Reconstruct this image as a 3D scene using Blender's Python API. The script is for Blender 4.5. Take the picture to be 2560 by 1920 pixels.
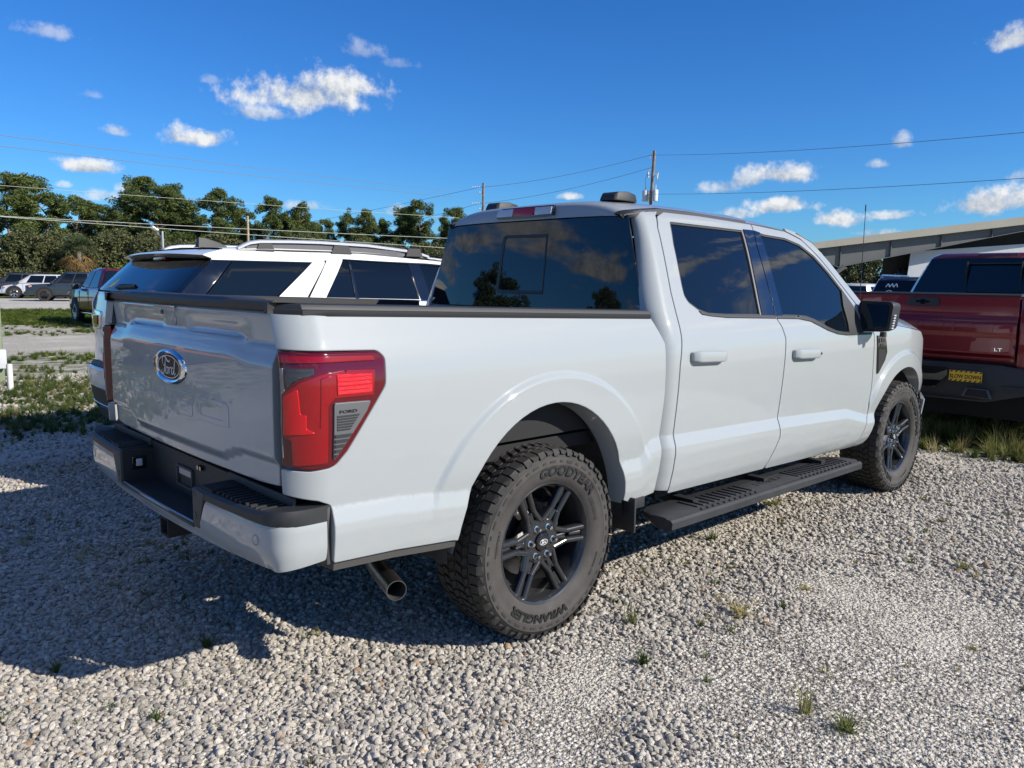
import bpy, bmesh, math, random
import numpy as np
from mathutils import Vector, Matrix
from mathutils.geometry import delaunay_2d_cdt

for o in list(bpy.data.objects):
    bpy.data.objects.remove(o)
S = bpy.context.scene
COL = S.collection
PI = math.pi
rad = math.radians
random.seed(7)
RNG = np.random.default_rng(11)

# ------------------------------------------------------------------ camera
CAMP = Vector((3.2482, -2.3502, 1.5061))
YAW, PITCH, ROLL = 46.808, -7.321, 0.807
cd = bpy.data.cameras.new('camera')
cam = bpy.data.objects.new('camera', cd)
COL.objects.link(cam)
cd.sensor_width = 36.0
cd.lens = 36.0 * 1990.96 / 2560.0
cd.clip_start = 0.05
cd.clip_end = 3000.0
_y, _p, _r = rad(YAW), rad(PITCH), rad(ROLL)
_f = Vector((-math.sin(_y) * math.cos(_p), math.cos(_y) * math.cos(_p), math.sin(_p)))
_rt = Vector((math.cos(_y), math.sin(_y), 0))
_up = _rt.cross(_f)
_r2 = math.cos(_r) * _rt + math.sin(_r) * _up
_u2 = -math.sin(_r) * _rt + math.cos(_r) * _up
cam.matrix_world = Matrix(((_r2.x, _u2.x, -_f.x, CAMP.x), (_r2.y, _u2.y, -_f.y, CAMP.y), (_r2.z, _u2.z, -_f.z, CAMP.z), (0, 0, 0, 1)))
S.camera = cam

# ------------------------------------------------------------------ sky, sun, exposure
SUN_AZ, SUN_EL = 64.5, 30.2
SKY_STRENGTH = 0.070
SUN_STRENGTH = 5.0
EXPOSURE = 0.42
S.render.engine = 'CYCLES'
S.view_settings.view_transform = 'Standard'
S.view_settings.look = 'None'
S.view_settings.exposure = EXPOSURE
S.view_settings.gamma = 1.0
S.view_settings.use_curve_mapping = False
S.cycles.max_bounces = 8
S.cycles.diffuse_bounces = 3
S.cycles.glossy_bounces = 4
S.cycles.transmission_bounces = 4
S.cycles.caustics_reflective = False
S.cycles.caustics_refractive = False

sun_dir = Vector((math.sin(rad(SUN_AZ)) * math.cos(rad(SUN_EL)), math.cos(rad(SUN_AZ)) * math.cos(rad(SUN_EL)), math.sin(rad(SUN_EL))))
sd = bpy.data.lights.new('sun', 'SUN')
sd.energy = SUN_STRENGTH
sd.angle = rad(0.53)
sd.color = (1.0, 0.93, 0.82)
so = bpy.data.objects.new('sun', sd)
COL.objects.link(so)
so.rotation_euler = sun_dir.to_track_quat('Z', 'Y').to_euler()

W = bpy.data.worlds.new('World')
S.world = W
W.use_nodes = True


class NT:
    """small helper for building node trees"""
    def __init__(s, tree):
        s.t = tree
        tree.nodes.clear()

    def n(s, kind, **kw):
        nd = s.t.nodes.new(kind)
        for k, v in kw.items():
            setattr(nd, k, v)
        return nd

    def link(s, a, b):
        s.t.links.new(a, b)

    def put(s, sock, v):
        if isinstance(v, bpy.types.NodeSocket):
            s.t.links.new(v, sock)
        elif v is not None:
            sock.default_value = v

    def m(s, op, a, b=None, c=None, clamp=False):
        nd = s.n('ShaderNodeMath', operation=op, use_clamp=clamp)
        s.put(nd.inputs[0], a)
        s.put(nd.inputs[1], b)
        if c is not None:
            s.put(nd.inputs[2], c)
        return nd.outputs[0]

    def vm(s, op, a, b=None):
        nd = s.n('ShaderNodeVectorMath', operation=op)
        s.put(nd.inputs[0], a)
        if b is not None:
            if op == 'SCALE':
                s.put(nd.inputs[3], b)
            else:
                s.put(nd.inputs[1], b)
        return nd.outputs['Value'] if op in ('DOT_PRODUCT', 'LENGTH', 'DISTANCE') else nd.outputs[0]

    def step(s, x, a, b):
        nd = s.n('ShaderNodeMapRange', interpolation_type='SMOOTHSTEP')
        s.put(nd.inputs[0], x)
        nd.inputs[1].default_value = a
        nd.inputs[2].default_value = b
        nd.inputs[3].default_value = 0.0
        nd.inputs[4].default_value = 1.0
        return nd.outputs[0]

    def mix(s, f, a, b, blend='MIX'):
        nd = s.n('ShaderNodeMix', data_type='RGBA', blend_type=blend)
        s.put(nd.inputs[0], f)
        s.put(nd.inputs[6], tuple(a) + (1,) if isinstance(a, (tuple, list)) and len(a) == 3 else a)
        s.put(nd.inputs[7], tuple(b) + (1,) if isinstance(b, (tuple, list)) and len(b) == 3 else b)
        return nd.outputs[2]

    def noise(s, vec, scale, detail=4.0, rough=0.55, dist=0.0, color=False):
        nd = s.n('ShaderNodeTexNoise')
        s.put(nd.inputs['Vector'], vec)
        nd.inputs['Scale'].default_value = scale
        nd.inputs['Detail'].default_value = detail
        nd.inputs['Roughness'].default_value = rough
        nd.inputs['Distortion'].default_value = dist
        return nd.outputs['Color' if color else 'Fac']

    def ramp(s, f, stops):
        nd = s.n('ShaderNodeValToRGB')
        s.put(nd.inputs[0], f)
        el = nd.color_ramp.elements
        while len(el) < len(stops):
            el.new(0.5)
        for e, (p, c) in zip(el, stops):
            e.position = p
            e.color = tuple(c) + (1,) if len(c) == 3 else c
        return nd.outputs[0]


def azel(az, el):
    a, e = rad(az), rad(el)
    return Vector((math.sin(a) * math.cos(e), math.cos(a) * math.cos(e), math.sin(e)))


# clouds of the photograph: azimuth, elevation, half width, half height (degrees), density
CLOUDS = [
    (-76.2, 14.1, 1.5, 0.7, 0.45), (-73.9, 10.9, 0.9, 0.45, 0.3), (-72.8, 8.9, 1.0, 0.5, 0.6), (-68.2, 8.8, 2.2, 1.0, 1.0),
    (-74.5, 6.6, 2.1, 0.62, 1.0), (-75.8, 5.5, 0.5, 0.3, 0.6), (-73.8, 4.9, 1.3, 0.6, 0.6), (-72.4, 5.5, 0.8, 0.5, 0.7),
    (-61.6, 11.9, 5.0, 1.9, 1.1), (-58.4, 12.7, 2.6, 1.8, 1.1), (-63.8, 10.7, 2.2, 0.8, 0.7), (-57.2, 14.9, 1.8, 0.9, 0.35), (-54.8, 14.3, 1.6, 0.5, 0.22), (-67.0, 12.5, 0.9, 0.5, 0.3),
    (-61.3, 4.9, 2.2, 0.5, 0.55), (-55.0, 4.7, 1.0, 0.5, 0.45), (-42.8, 5.9, 1.1, 0.35, 0.9),
    (-28.9, 7.2, 2.5, 1.0, 1.0), (-30.6, 6.9, 1.6, 0.8, 0.8), (-32.8, 6.5, 1.5, 0.7, 0.7), (-28.5, 5.2, 2.6, 0.8, 1.0), (-31.5, 4.7, 1.4, 0.5, 0.7),
    (-25.0, 4.3, 1.7, 0.8, 1.0), (-21.9, 4.5, 1.6, 0.4, 0.8), (-21.7, 8.9, 0.7, 0.7, 0.6), (-22.8, 7.7, 0.7, 0.4, 0.6),
    (-16.0, 14.2, 1.6, 0.9, 0.9), (-16.8, 5.0, 2.6, 1.1, 1.1), (-14.0, 5.2, 2.6, 1.2, 1.1), (-15.1, 6.6, 0.9, 0.5, 0.4), (-22.4, 3.4, 1.8, 0.35, 0.7), (12, 17.5, 4.5, 1.2, .9), (20, 21, 5.0, 1.3, 1.0), (27, 18.5, 3.6, 1.1, .9), (24, 24.5, 4.4, 1.1, .9), (33, 22, 4.2, 1.3, 1.0), (38, 26, 4.5, 1.2, .9), (17, 26.5, 3.6, .9, .7), (44, 20, 4.0, 1.2, .9), (30, 29, 4.5, 1.1, .8), (7, 22, 3.5, 1.0, .8),
]


def build_world():
    T = NT(W.node_tree)
    sky = T.n('ShaderNodeTexSky')
    sky.sky_type = 'NISHITA'
    sky.sun_disc = False
    sky.sun_elevation = rad(SUN_EL)
    sky.sun_rotation = rad(SUN_AZ)
    sky.altitude = 0
    sky.air_density = 1.0
    sky.dust_density = 0.1
    sky.ozone_density = 2.2
    hs = T.n('ShaderNodeHueSaturation')
    hs.inputs['Saturation'].default_value = 1.22
    T.link(sky.outputs[0], hs.inputs['Color'])
    skyc = T.mix(1.0, hs.outputs[0], (0.42, 0.90, 1.50), 'MULTIPLY')
    co = T.n('ShaderNodeTexCoord')
    d = T.vm('NORMALIZE', co.outputs['Generated'])
    sep = T.n('ShaderNodeSeparateXYZ')
    T.link(d, sep.inputs[0])
    dz = sep.outputs[2]
    # stretched coordinates make cumulus wider than high
    n1 = T.noise(d, 34.0, 7.0, 0.62)
    off = T.vm('ADD', d, tuple(sun_dir * 0.010 + Vector((0, 0, 0.006))))
    n2 = T.noise(off, 34.0, 5.0, 0.62)
    shade = T.m('MULTIPLY', T.m('SUBTRACT', n1, n2), 3.2)
    nz = T.m('SUBTRACT', n1, 0.5)
    total = None
    low = None
    for az, el, a, b, dens in CLOUDS:
        if dens <= 0:
            continue
        c = azel(az, el)
        r = Vector((math.cos(rad(az)), -math.sin(rad(az)), 0))
        u = r.cross(c)
        if u.z < 0:
            u = -u
        fx = T.m('MULTIPLY', T.vm('DOT_PRODUCT', d, tuple(r)), 1 / rad(a))
        fy = T.m('MULTIPLY', T.m('SUBTRACT', T.vm('DOT_PRODUCT', d, tuple(u)), 0.0), 1 / rad(b))
        fyl = T.m('MULTIPLY', T.m('MINIMUM', fy, 0.0), 1.9)
        fyu = T.m('MAXIMUM', fy, 0.0)
        q = T.m('MULTIPLY_ADD', fx, fx, T.m('MULTIPLY_ADD', fyl, fyl, T.m('MULTIPLY', fyu, fyu)))
        v = T.m('SUBTRACT', 1.0, T.m('SQRT', q))
        v = T.m('MULTIPLY_ADD', nz, 2.7, v)
        v = T.m('MULTIPLY', T.step(v, -0.06, 0.80), min(dens, 1.0))
        total = v if total is None else T.m('MAXIMUM', total, v)
        lv = T.m('MULTIPLY', v, T.m('MULTIPLY_ADD', fy, 0.36, 0.52, clamp=True))
        low = lv if low is None else T.m('MAXIMUM', low, lv)
    # fair-weather cumulus over the rest of the sky
    zz = T.m('ADD', T.m('MAXIMUM', dz, 0.0), 0.10)
    cx = T.m('DIVIDE', sep.outputs[0], zz)
    cy = T.m('DIVIDE', sep.outputs[1], zz)
    cmb = T.n('ShaderNodeCombineXYZ')
    T.link(cx, cmb.inputs[0])
    T.link(cy, cmb.inputs[1])
    g1 = T.noise(cmb.outputs[0], 1.15, 8.0, 0.58)
    view = azel(-46.8, 4)
    away = T.step(T.vm('DOT_PRODUCT', d, tuple(view)), 0.72, 0.55)
    g = T.m('MULTIPLY', T.m('MULTIPLY', T.step(g1, 0.535, 0.64), away), T.step(dz, 0.0, 0.05))
    total = T.m('MAXIMUM', total, g)
    low = T.m('MAXIMUM', low, T.m('MULTIPLY', g, T.m('SUBTRACT', 1.35, g1)))
    bright = T.m('ADD', T.m('DIVIDE', low, T.m('MAXIMUM', total, 0.02)), shade, clamp=True)
    cc = T.mix(bright, (4.3, 5.0, 6.1), (9.4, 9.6, 9.8))
    out = T.mix(total, skyc, cc)
    bg = T.n('ShaderNodeBackground')
    T.link(out, bg.inputs[0])
    bg.inputs[1].default_value = SKY_STRENGTH
    o = T.n('ShaderNodeOutputWorld')
    T.link(bg.outputs[0], o.inputs[0])
    W.cycles.sampling_method = 'MANUAL'
    W.cycles.sample_map_resolution = 512


build_world()

# ------------------------------------------------------------------ materials
MATS = {}


def mat(name, col=(0.5, 0.5, 0.5), rough=0.5, metal=0.0, coat=0.0, ior=1.5, spec=0.5, coat_rough=0.03, bump=None, vary=None, alpha=None, emit=None, trans=0.0, sheen=0.0):
    """principled material; bump=(scale, strength, detail), vary=(scale, amount) mottles the base colour"""
    if name in MATS:
        return MATS[name]
    m = bpy.data.materials.new(name)
    m.use_nodes = True
    T = NT(m.node_tree)
    b = T.n('ShaderNodeBsdfPrincipled')
    o = T.n('ShaderNodeOutputMaterial')
    T.link(b.outputs[0], o.inputs[0])
    b.inputs['Base Color'].default_value = tuple(col) + (1,)
    b.inputs['Roughness'].default_value = rough
    b.inputs['Metallic'].default_value = metal
    b.inputs['IOR'].default_value = ior
    b.inputs['Specular IOR Level'].default_value = spec
    b.inputs['Coat Weight'].default_value = coat
    b.inputs['Coat Roughness'].default_value = coat_rough
    b.inputs['Transmission Weight'].default_value = trans
    if emit:
        b.inputs['Emission Color'].default_value = tuple(emit[:3]) + (1,)
        b.inputs['Emission Strength'].default_value = emit[3]
    co = None
    if bump or vary:
        co = T.n('ShaderNodeTexCoord').outputs['Object']
    if bump:
        bp = T.n('ShaderNodeBump')
        bp.inputs['Strength'].default_value = bump[1]
        bp.inputs['Distance'].default_value = 0.01
        T.link(T.noise(co, bump[0], bump[2] if len(bump) > 2 else 3.0), bp.inputs['Height'])
        T.link(bp.outputs[0], b.inputs['Normal'])
    if vary:
        f = T.noise(co, vary[0], 5.0, 0.6)
        lo = tuple(c * (1 - vary[1]) for c in col)
        hi = tuple(min(1, c * (1 + vary[1])) for c in col)
        T.link(T.ramp(f, [(0.3, lo), (0.7, hi)]), b.inputs['Base Color'])
    MATS[name] = m
    return m


def paint(name, col, rough=0.38, dusty=0.0, flake=False):
    """clear-coated car paint, very slight orange peel, optional road dust low on the body"""
    if name in MATS:
        return MATS[name]
    m = bpy.data.materials.new(name)
    m.use_nodes = True
    T = NT(m.node_tree)
    b = T.n('ShaderNodeBsdfPrincipled')
    o = T.n('ShaderNodeOutputMaterial')
    T.link(b.outputs[0], o.inputs[0])
    b.inputs['Roughness'].default_value = rough
    b.inputs['Metallic'].default_value = 0.35 if flake else 0.0
    b.inputs['Coat Weight'].default_value = 1.0
    b.inputs['Coat Roughness'].default_value = 0.012
    b.inputs['Coat IOR'].default_value = 1.5
    b.inputs['Specular IOR Level'].default_value = 0.5 if flake else 0.08
    g = T.n('ShaderNodeNewGeometry')
    P = g.outputs['Position']
    base = T.n('ShaderNodeRGB')
    base.outputs[0].default_value = tuple(col) + (1,)
    c = base.outputs[0]
    if dusty:
        sp = T.n('ShaderNodeSeparateXYZ')
        T.link(P, sp.inputs[0])
        h = T.m('SUBTRACT', 1.0, T.step(sp.outputs[2], 0.42, 0.85))
        sc = T.vm('MULTIPLY', P, (6.0, 6.0, 14.0))
        f = T.m('MULTIPLY', T.m('MULTIPLY', h, T.step(T.noise(sc, 2.2, 7.0, 0.68), 0.42, 0.72)), dusty)
        sp2 = T.step(T.noise(P, 160.0, 3.0, 0.7), 0.62, 0.74)
        f = T.m('MULTIPLY_ADD', T.m('MULTIPLY', sp2, h), dusty * 0.7, f, clamp=True)
        c = T.mix(f, c, (0.42, 0.38, 0.31))
        T.put(b.inputs['Coat Weight'], T.m('SUBTRACT', 1.0, T.m('MULTIPLY', f, 0.8)))
    T.link(c, b.inputs['Base Color'])
    bp = T.n('ShaderNodeBump')
    bp.inputs['Strength'].default_value = 0.016
    bp.inputs['Distance'].default_value = 0.004
    T.link(T.noise(P, 9.0, 2.0, 0.5), bp.inputs['Height'])
    T.link(bp.outputs[0], b.inputs['Coat Normal'])
    MATS[name] = m
    return m


# ------------------------------------------------------------------ objects
def tag(o, label=None, cat=None, group=None, kind=None):
    if label:
        o['label'] = label
    if cat:
        o['category'] = cat
    if group:
        o['group'] = group
    if kind:
        o['kind'] = kind
    return o


def empty(name, loc=(0, 0, 0), rz=0.0, parent=None):
    o = bpy.data.objects.new(name, None)
    COL.objects.link(o)
    o.location = loc
    o.rotation_euler = (0, 0, rz)
    o.empty_display_size = 0.2
    if parent:
        o.parent = parent
    return o


def mesh_obj(name, V, F, m, parent=None, smooth=None, normals=None, link=True):
    me = bpy.data.meshes.new(name)
    me.from_pydata([tuple(map(float, v)) for v in V], [], [tuple(map(int, f)) for f in F])
    me.update()
    if m:
        me.materials.append(m)
    if normals is not None:
        me.polygons.foreach_set('use_smooth', [True] * len(me.polygons))
        me.normals_split_custom_set_from_vertices([tuple(map(float, n)) for n in normals])
    elif smooth is not None:
        me.polygons.foreach_set('use_smooth', [True] * len(me.polygons))
        if smooth < 180:
            me.set_sharp_from_angle(angle=rad(smooth))
    o = bpy.data.objects.new(name, me)
    if link:
        COL.objects.link(o)
    if parent:
        o.parent = parent
    return o


class MB:
    """collects simple shapes into one mesh"""
    def __init__(s):
        s.v, s.f = [], []

    def add(s, V, F):
        k = len(s.v)
        s.v += [tuple(map(float, p)) for p in V]
        s.f += [tuple(int(i) + k for i in f) for f in F]
        return s

    def box(s, c, d, R=None):
        h = [x / 2 for x in d]
        V = [Vector((x * h[0], y * h[1], z * h[2])) for z in (-1, 1) for y in (-1, 1) for x in (-1, 1)]
        if R is not None:
            V = [R @ v for v in V]
        V = [v + Vector(c) for v in V]
        return s.add(V, [(0, 2, 3, 1), (4, 5, 7, 6), (0, 1, 5, 4), (2, 6, 7, 3), (0, 4, 6, 2), (1, 3, 7, 5)])

    def hexa(s, b, t):
        """eight corners: four of the bottom face, four of the top face"""
        return s.add(list(b) + list(t), [(3, 2, 1, 0), (4, 5, 6, 7), (0, 1, 5, 4), (1, 2, 6, 5), (2, 3, 7, 6), (3, 0, 4, 7)])

    def prism(s, poly, fn, a, b):
        """closed polygon (u,v) swept from w=a to w=b, fn(u,v,w)->xyz"""
        n = len(poly)
        V = [fn(u, v, a) for u, v in poly] + [fn(u, v, b) for u, v in poly]
        F = [tuple(range(n))[::-1], tuple(range(n, 2 * n))] + [(i, (i + 1) % n, n + (i + 1) % n, n + i) for i in range(n)]
        return s.add(V, F)

    def tube(s, path, r, n=8, caps=True):
        P = [Vector(p) for p in path]
        R = r if isinstance(r, (list, tuple)) else [r] * len(P)
        V = []
        ref = Vector((0, 0, 1))
        t0 = (P[1] - P[0]).normalized()
        if abs(t0.z) > 0.9:
            ref = Vector((1, 0, 0))
        for i, p in enumerate(P):
            t = (P[min(i + 1, len(P) - 1)] - P[max(i - 1, 0)]).normalized()
            a = t.cross(ref).normalized()
            b = a.cross(t)
            for k in range(n):
                q = 2 * PI * k / n
                V.append(p + (a * math.cos(q) + b * math.sin(q)) * R[i])
        F = []
        for i in range(len(P) - 1):
            for k in range(n):
                F.append((i * n + k, i * n + (k + 1) % n, (i + 1) * n + (k + 1) % n, (i + 1) * n + k))
        if caps:
            F.append(tuple(range(n))[::-1])
            F.append(tuple(range((len(P) - 1) * n, len(P) * n)))
        return s.add(V, F)

    def lathe(s, prof, n, c=(0, 0, 0), axis='x', closed=False):
        """profile (along, radius) turned round an axis"""
        V, F = [], []
        m = len(prof)
        for k in range(n):
            q = 2 * PI * k / n
            for (h, r) in prof:
                a, b = r * math.cos(q), r * math.sin(q)
                p = (h, a, b) if axis == 'x' else ((a, h, b) if axis == 'y' else (a, b, h))
                V.append((p[0] + c[0], p[1] + c[1], p[2] + c[2]))
        for k in range(n):
            k2 = (k + 1) % n
            for i in range(m if closed else m - 1):
                j = (i + 1) % m
                F.append((k * m + i, k * m + j, k2 * m + j, k2 * m + i))
        return s.add(V, F)

    def loft(s, rings, closed=True, caps=False):
        n = len(rings[0])
        V = [p for r in rings for p in r]
        F = []
        for i in range(len(rings) - 1):
            for k in range(n if closed else n - 1):
                k2 = (k + 1) % n
                F.append((i * n + k, i * n + k2, (i + 1) * n + k2, (i + 1) * n + k))
        if caps:
            F.append(tuple(range(n))[::-1])
            F.append(tuple(range((len(rings) - 1) * n, len(rings) * n)))
        return s.add(V, F)

    def ball(s, c, r, n=10, m=6):
        V, F = [], []
        r = r if isinstance(r, (tuple, list)) else (r, r, r)
        for i in range(m + 1):
            th = PI * i / m
            for k in range(n):
                q = 2 * PI * k / n
                V.append((c[0] + r[0] * math.sin(th) * math.cos(q), c[1] + r[1] * math.sin(th) * math.sin(q), c[2] + r[2] * math.cos(th)))
        for i in range(m):
            for k in range(n):
                F.append((i * n + k, (i + 1) * n + k, (i + 1) * n + (k + 1) % n, i * n + (k + 1) % n))
        return s.add(V, F)

    def build(s, name, m, parent=None, smooth=35, bevel=0.0, seg=2, fix=True, mirror=False):
        V = s.v
        F = s.f
        if mirror:
            V = [(-x, y, z) for x, y, z in V]
            F = [f[::-1] for f in F]
        me = bpy.data.meshes.new(name)
        me.from_pydata(V, [], F)
        if bevel or fix:
            bm = bmesh.new()
            bm.from_mesh(me)
            bmesh.ops.remove_doubles(bm, verts=bm.verts, dist=1e-5)
            bmesh.ops.recalc_face_normals(bm, faces=bm.faces)
            if bevel:
                es = [e for e in bm.edges if len(e.link_faces) == 2 and e.calc_face_angle(0) > rad(28)]
                bmesh.ops.bevel(bm, geom=es, offset=bevel, segments=seg, affect='EDGES', profile=0.6, clamp_overlap=True)
            bm.to_mesh(me)
            bm.free()
        me.update()
        if m:
            me.materials.append(m)
        if smooth is not None:
            me.polygons.foreach_set('use_smooth', [True] * len(me.polygons))
            me.set_sharp_from_angle(angle=rad(smooth))
        o = bpy.data.objects.new(name, me)
        COL.objects.link(o)
        if parent:
            o.parent = parent
        return o


def boxes(name, m, parent, items, mirror=False, bevel=0.0):
    """alike small blocks, each an object of its own; equal blocks share one mesh"""
    cache = {}
    for c, d in items:
        key = tuple(round(x, 4) for x in d)
        if key not in cache:
            o = MB().box((0, 0, 0), d).build(name, m, parent, smooth=None, bevel=bevel, seg=1)
            cache[key] = o.data
        else:
            o = bpy.data.objects.new(name, cache[key])
            COL.objects.link(o)
            o.parent = parent
        o.location = (-c[0] if mirror else c[0], c[1], c[2])


def copy_tree(o, parent=None):
    c = o.copy()
    COL.objects.link(c)
    c.parent = parent
    for ch in list(o.children):
        copy_tree(ch, c)
    return c


# ------------------------------------------------------------------ body panels: outlines on a curved surface
def area2(P):
    return 0.5 * sum(P[i][0] * P[(i + 1) % len(P)][1] - P[(i + 1) % len(P)][0] * P[i][1] for i in range(len(P)))


def fillet(pts, r=0.02, res=0.02):
    """round the corners of a polygon and resample it; a point may carry its own radius"""
    n = len(pts)
    out = []
    P = [Vector(p[:2]) for p in pts]
    for i in range(n):
        a, b, c = P[i - 1], P[i], P[(i + 1) % n]
        ri = pts[i][2] if len(pts[i]) > 2 else r
        u, w = (a - b), (c - b)
        lu, lw = u.length, w.length
        u /= lu
        w /= lw
        ang = u.angle(w)
        t = min(ri / max(math.tan(ang / 2), 0.05), 0.46 * lu, 0.46 * lw)
        k = 1 if ri < 1e-4 or ang > 3.05 else 6
        if k == 1:
            out.append(b)
        else:
            p0, p1 = b + u * t, b + w * t
            for j in range(k + 1):
                s = j / k
                out.append(p0 * (1 - s) ** 2 + b * 2 * s * (1 - s) + p1 * s * s)
    res_pts = []
    for i in range(len(out)):
        a, b = out[i], out[(i + 1) % len(out)]
        L = (b - a).length
        if L < 1e-6:
            continue
        k = max(1, int(L / res))
        for j in range(k):
            res_pts.append(a.lerp(b, j / k))
    Q = [tuple(p) for p in res_pts]
    return Q


def offset_poly(Q, d):
    """move every vertex to the left (inside for ccw) by d"""
    A = np.array(Q)
    e = np.roll(A, -1, 0) - A
    e /= np.maximum(np.linalg.norm(e, axis=1, keepdims=True), 1e-9)
    nl = np.stack([-e[:, 1], e[:, 0]], 1)
    nv = nl + np.roll(nl, 1, 0)
    l2 = np.maximum((nv ** 2).sum(1, keepdims=True), 0.3)
    nv = nv * 2 / l2
    return A + nv * d, -nv / np.maximum(np.linalg.norm(nv, axis=1, keepdims=True), 1e-9)


def in_poly(P, Q):
    x, y = P[:, 0], P[:, 1]
    A = np.asarray(Q)
    B = np.roll(A, -1, 0)
    ins = np.zeros(len(P), bool)
    for (x1, y1), (x2, y2) in zip(A, B):
        if y1 == y2:
            continue
        c = (y1 > y) != (y2 > y)
        ins ^= c & (x < (x2 - x1) * (y - y1) / (y2 - y1) + x1)
    return ins


def dist_poly(P, Q):
    A = np.asarray(Q)
    B = np.roll(A, -1, 0)
    best = np.full(len(P), 9.0)
    for a, b in zip(A, B):
        ab = b - a
        t = np.clip(((P - a) @ ab) / max(ab @ ab, 1e-12), 0, 1)
        dd = np.hypot(*(P - a - t[:, None] * ab).T)
        best = np.minimum(best, dd)
    return best


def surf(M, uv, w=0.0, sgn=1.0):
    """points and normals of surface M, lifted by w along the normal"""
    u, v = uv[:, 0], uv[:, 1]
    h = 1e-3
    p = M(u, v)
    du = (M(u + h, v) - M(u - h, v))
    dv = (M(u, v + h) - M(u, v - h))
    n = np.cross(du, dv)
    n = n / np.maximum(np.linalg.norm(n, axis=1, keepdims=True), 1e-12) * sgn
    w = np.asarray(w, float)
    if w.ndim == 1:
        w = w[:, None]
    return p + n * w, n, du, dv


def panel(name, m, M, outer, holes=(), parent=None, g=0.03, roll=0.004, depth=0.016, lift=0.0, ref=(0, 1.5, 0.9), mirror=False, relief=None, extra=None):
    outer = list(outer)
    if area2(outer) < 0:
        outer = outer[::-1]
    loops = [outer]
    for h in holes:
        h = list(h)
        loops.append(h[::-1] if area2(h) > 0 else h)
    uv, w, kind, out2 = [], [], [], []
    F = []
    inner = []
    cons = []
    for Q in loops:
        n = len(Q)
        k0 = len(uv)
        spec = [(0.0, -depth, 0), (0.0, -roll, 0), (0.29 * roll, -0.29 * roll, 1), (roll, 0.0, 2)]
        rings = []
        for d, ww, kd in spec:
            q, o2 = offset_poly(Q, d)
            rings.append(len(uv))
            uv += q.tolist()
            out2 += o2.tolist()
            w += [ww] * n
            kind += [kd] * n
        for a, b in zip(rings[:-1], rings[1:]):
            for i in range(n):
                j = (i + 1) % n
                F.append((a + i, a + j, b + j, b + i))
        inner.append((rings[-1], n))
    allr2 = [np.array(uv[a:a + n]) for a, n in inner]
    lo = allr2[0].min(0)
    hi = allr2[0].max(0)
    gx = np.arange(lo[0] + g / 2, hi[0], g)
    gy = np.arange(lo[1] + g / 2, hi[1], g)
    G = np.array([(a + (g / 2 if i % 2 else 0), b) for i, b in enumerate(gy) for a in gx]) if len(gx) and len(gy) else np.zeros((0, 2))
    if len(G):
        ok = in_poly(G, allr2[0]) & (dist_poly(G, allr2[0]) > g * 0.45)
        for q in allr2[1:]:
            ok &= ~in_poly(G, q) & (dist_poly(G, q) > g * 0.45)
        G = G[ok]
    if extra is not None:
        E_ = np.array(extra)
        ok = in_poly(E_, allr2[0]) & (dist_poly(E_, allr2[0]) > .006)
        E_ = E_[ok]
        # drop grid points too close to the extra rows
        if len(E_):
            keep = np.array([np.min(((E_ - p) ** 2).sum(1)) > (g * .45) ** 2 for p in G], bool)
            G = np.concatenate([G[keep], E_])
    vin = []
    idx = []
    edges = []
    for a, n in inner:
        k = len(vin)
        vin += [Vector(p) for p in uv[a:a + n]]
        idx += list(range(a, a + n))
        edges += [(k + i, k + (i + 1) % n) for i in range(n)]
    base = len(uv)
    for p in G:
        idx.append(len(uv))
        uv.append(tuple(p))
        out2.append((0, 0))
        w.append(0.0)
        kind.append(2)
        vin.append(Vector(p))
    r = delaunay_2d_cdt(vin, edges, [], 0, 1e-7)
    vo, fo, ov = r[0], r[2], r[3]
    mp = []
    for i, p in enumerate(vo):
        src = ov[i]
        if len(src):
            mp.append(idx[src[0]])
        else:
            mp.append(len(uv))
            uv.append(tuple(p))
            out2.append((0, 0))
            w.append(0.0)
            kind.append(2)
    vo2 = np.array([tuple(p) for p in vo])
    cen = np.array([vo2[list(f)].mean(0) for f in fo])
    ok = in_poly(cen, allr2[0])
    for q in allr2[1:]:
        ok &= ~in_poly(cen, q)
    for f, k in zip(fo, ok):
        if k:
            F.append(tuple(mp[i] for i in f))
    uv = np.array(uv)
    w = np.array(w) + lift
    if relief is not None:
        w = w + relief(uv[:, 0], uv[:, 1])
    kind = np.array(kind)
    out2 = np.array(out2)
    p0, n0, du, dv = surf(M, uv)
    if ((p0 - np.array(ref)) * n0).sum() < 0:
        n0 = -n0
    P = p0 + n0 * w[:, None]
    nn = n0
    if relief is not None:
        hh = 1e-3
        fu = (relief(uv[:, 0] + hh, uv[:, 1]) - relief(uv[:, 0] - hh, uv[:, 1])) / (2 * hh)
        fv = (relief(uv[:, 0], uv[:, 1] + hh) - relief(uv[:, 0], uv[:, 1] - hh)) / (2 * hh)
        tu = du / np.maximum((du ** 2).sum(1, keepdims=True), 1e-12) * (2 * hh)
        tv = dv / np.maximum((dv ** 2).sum(1, keepdims=True), 1e-12) * (2 * hh)
        nn = n0 - tu * fu[:, None] - tv * fv[:, None]
        nn /= np.linalg.norm(nn, axis=1, keepdims=True)
    o3 = du * out2[:, :1] + dv * out2[:, 1:]
    o3 = o3 / np.maximum(np.linalg.norm(o3, axis=1, keepdims=True), 1e-9)
    N = nn.copy()
    N[kind == 0] = o3[kind == 0]
    q = kind == 1
    N[q] = nn[q] * 0.7 + o3[q] * 0.7
    N /= np.maximum(np.linalg.norm(N, axis=1, keepdims=True), 1e-9)
    if mirror:
        P = P * np.array([-1, 1, 1])
        N = N * np.array([-1, 1, 1])
    # winding follows the normals
    F2 = []
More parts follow.
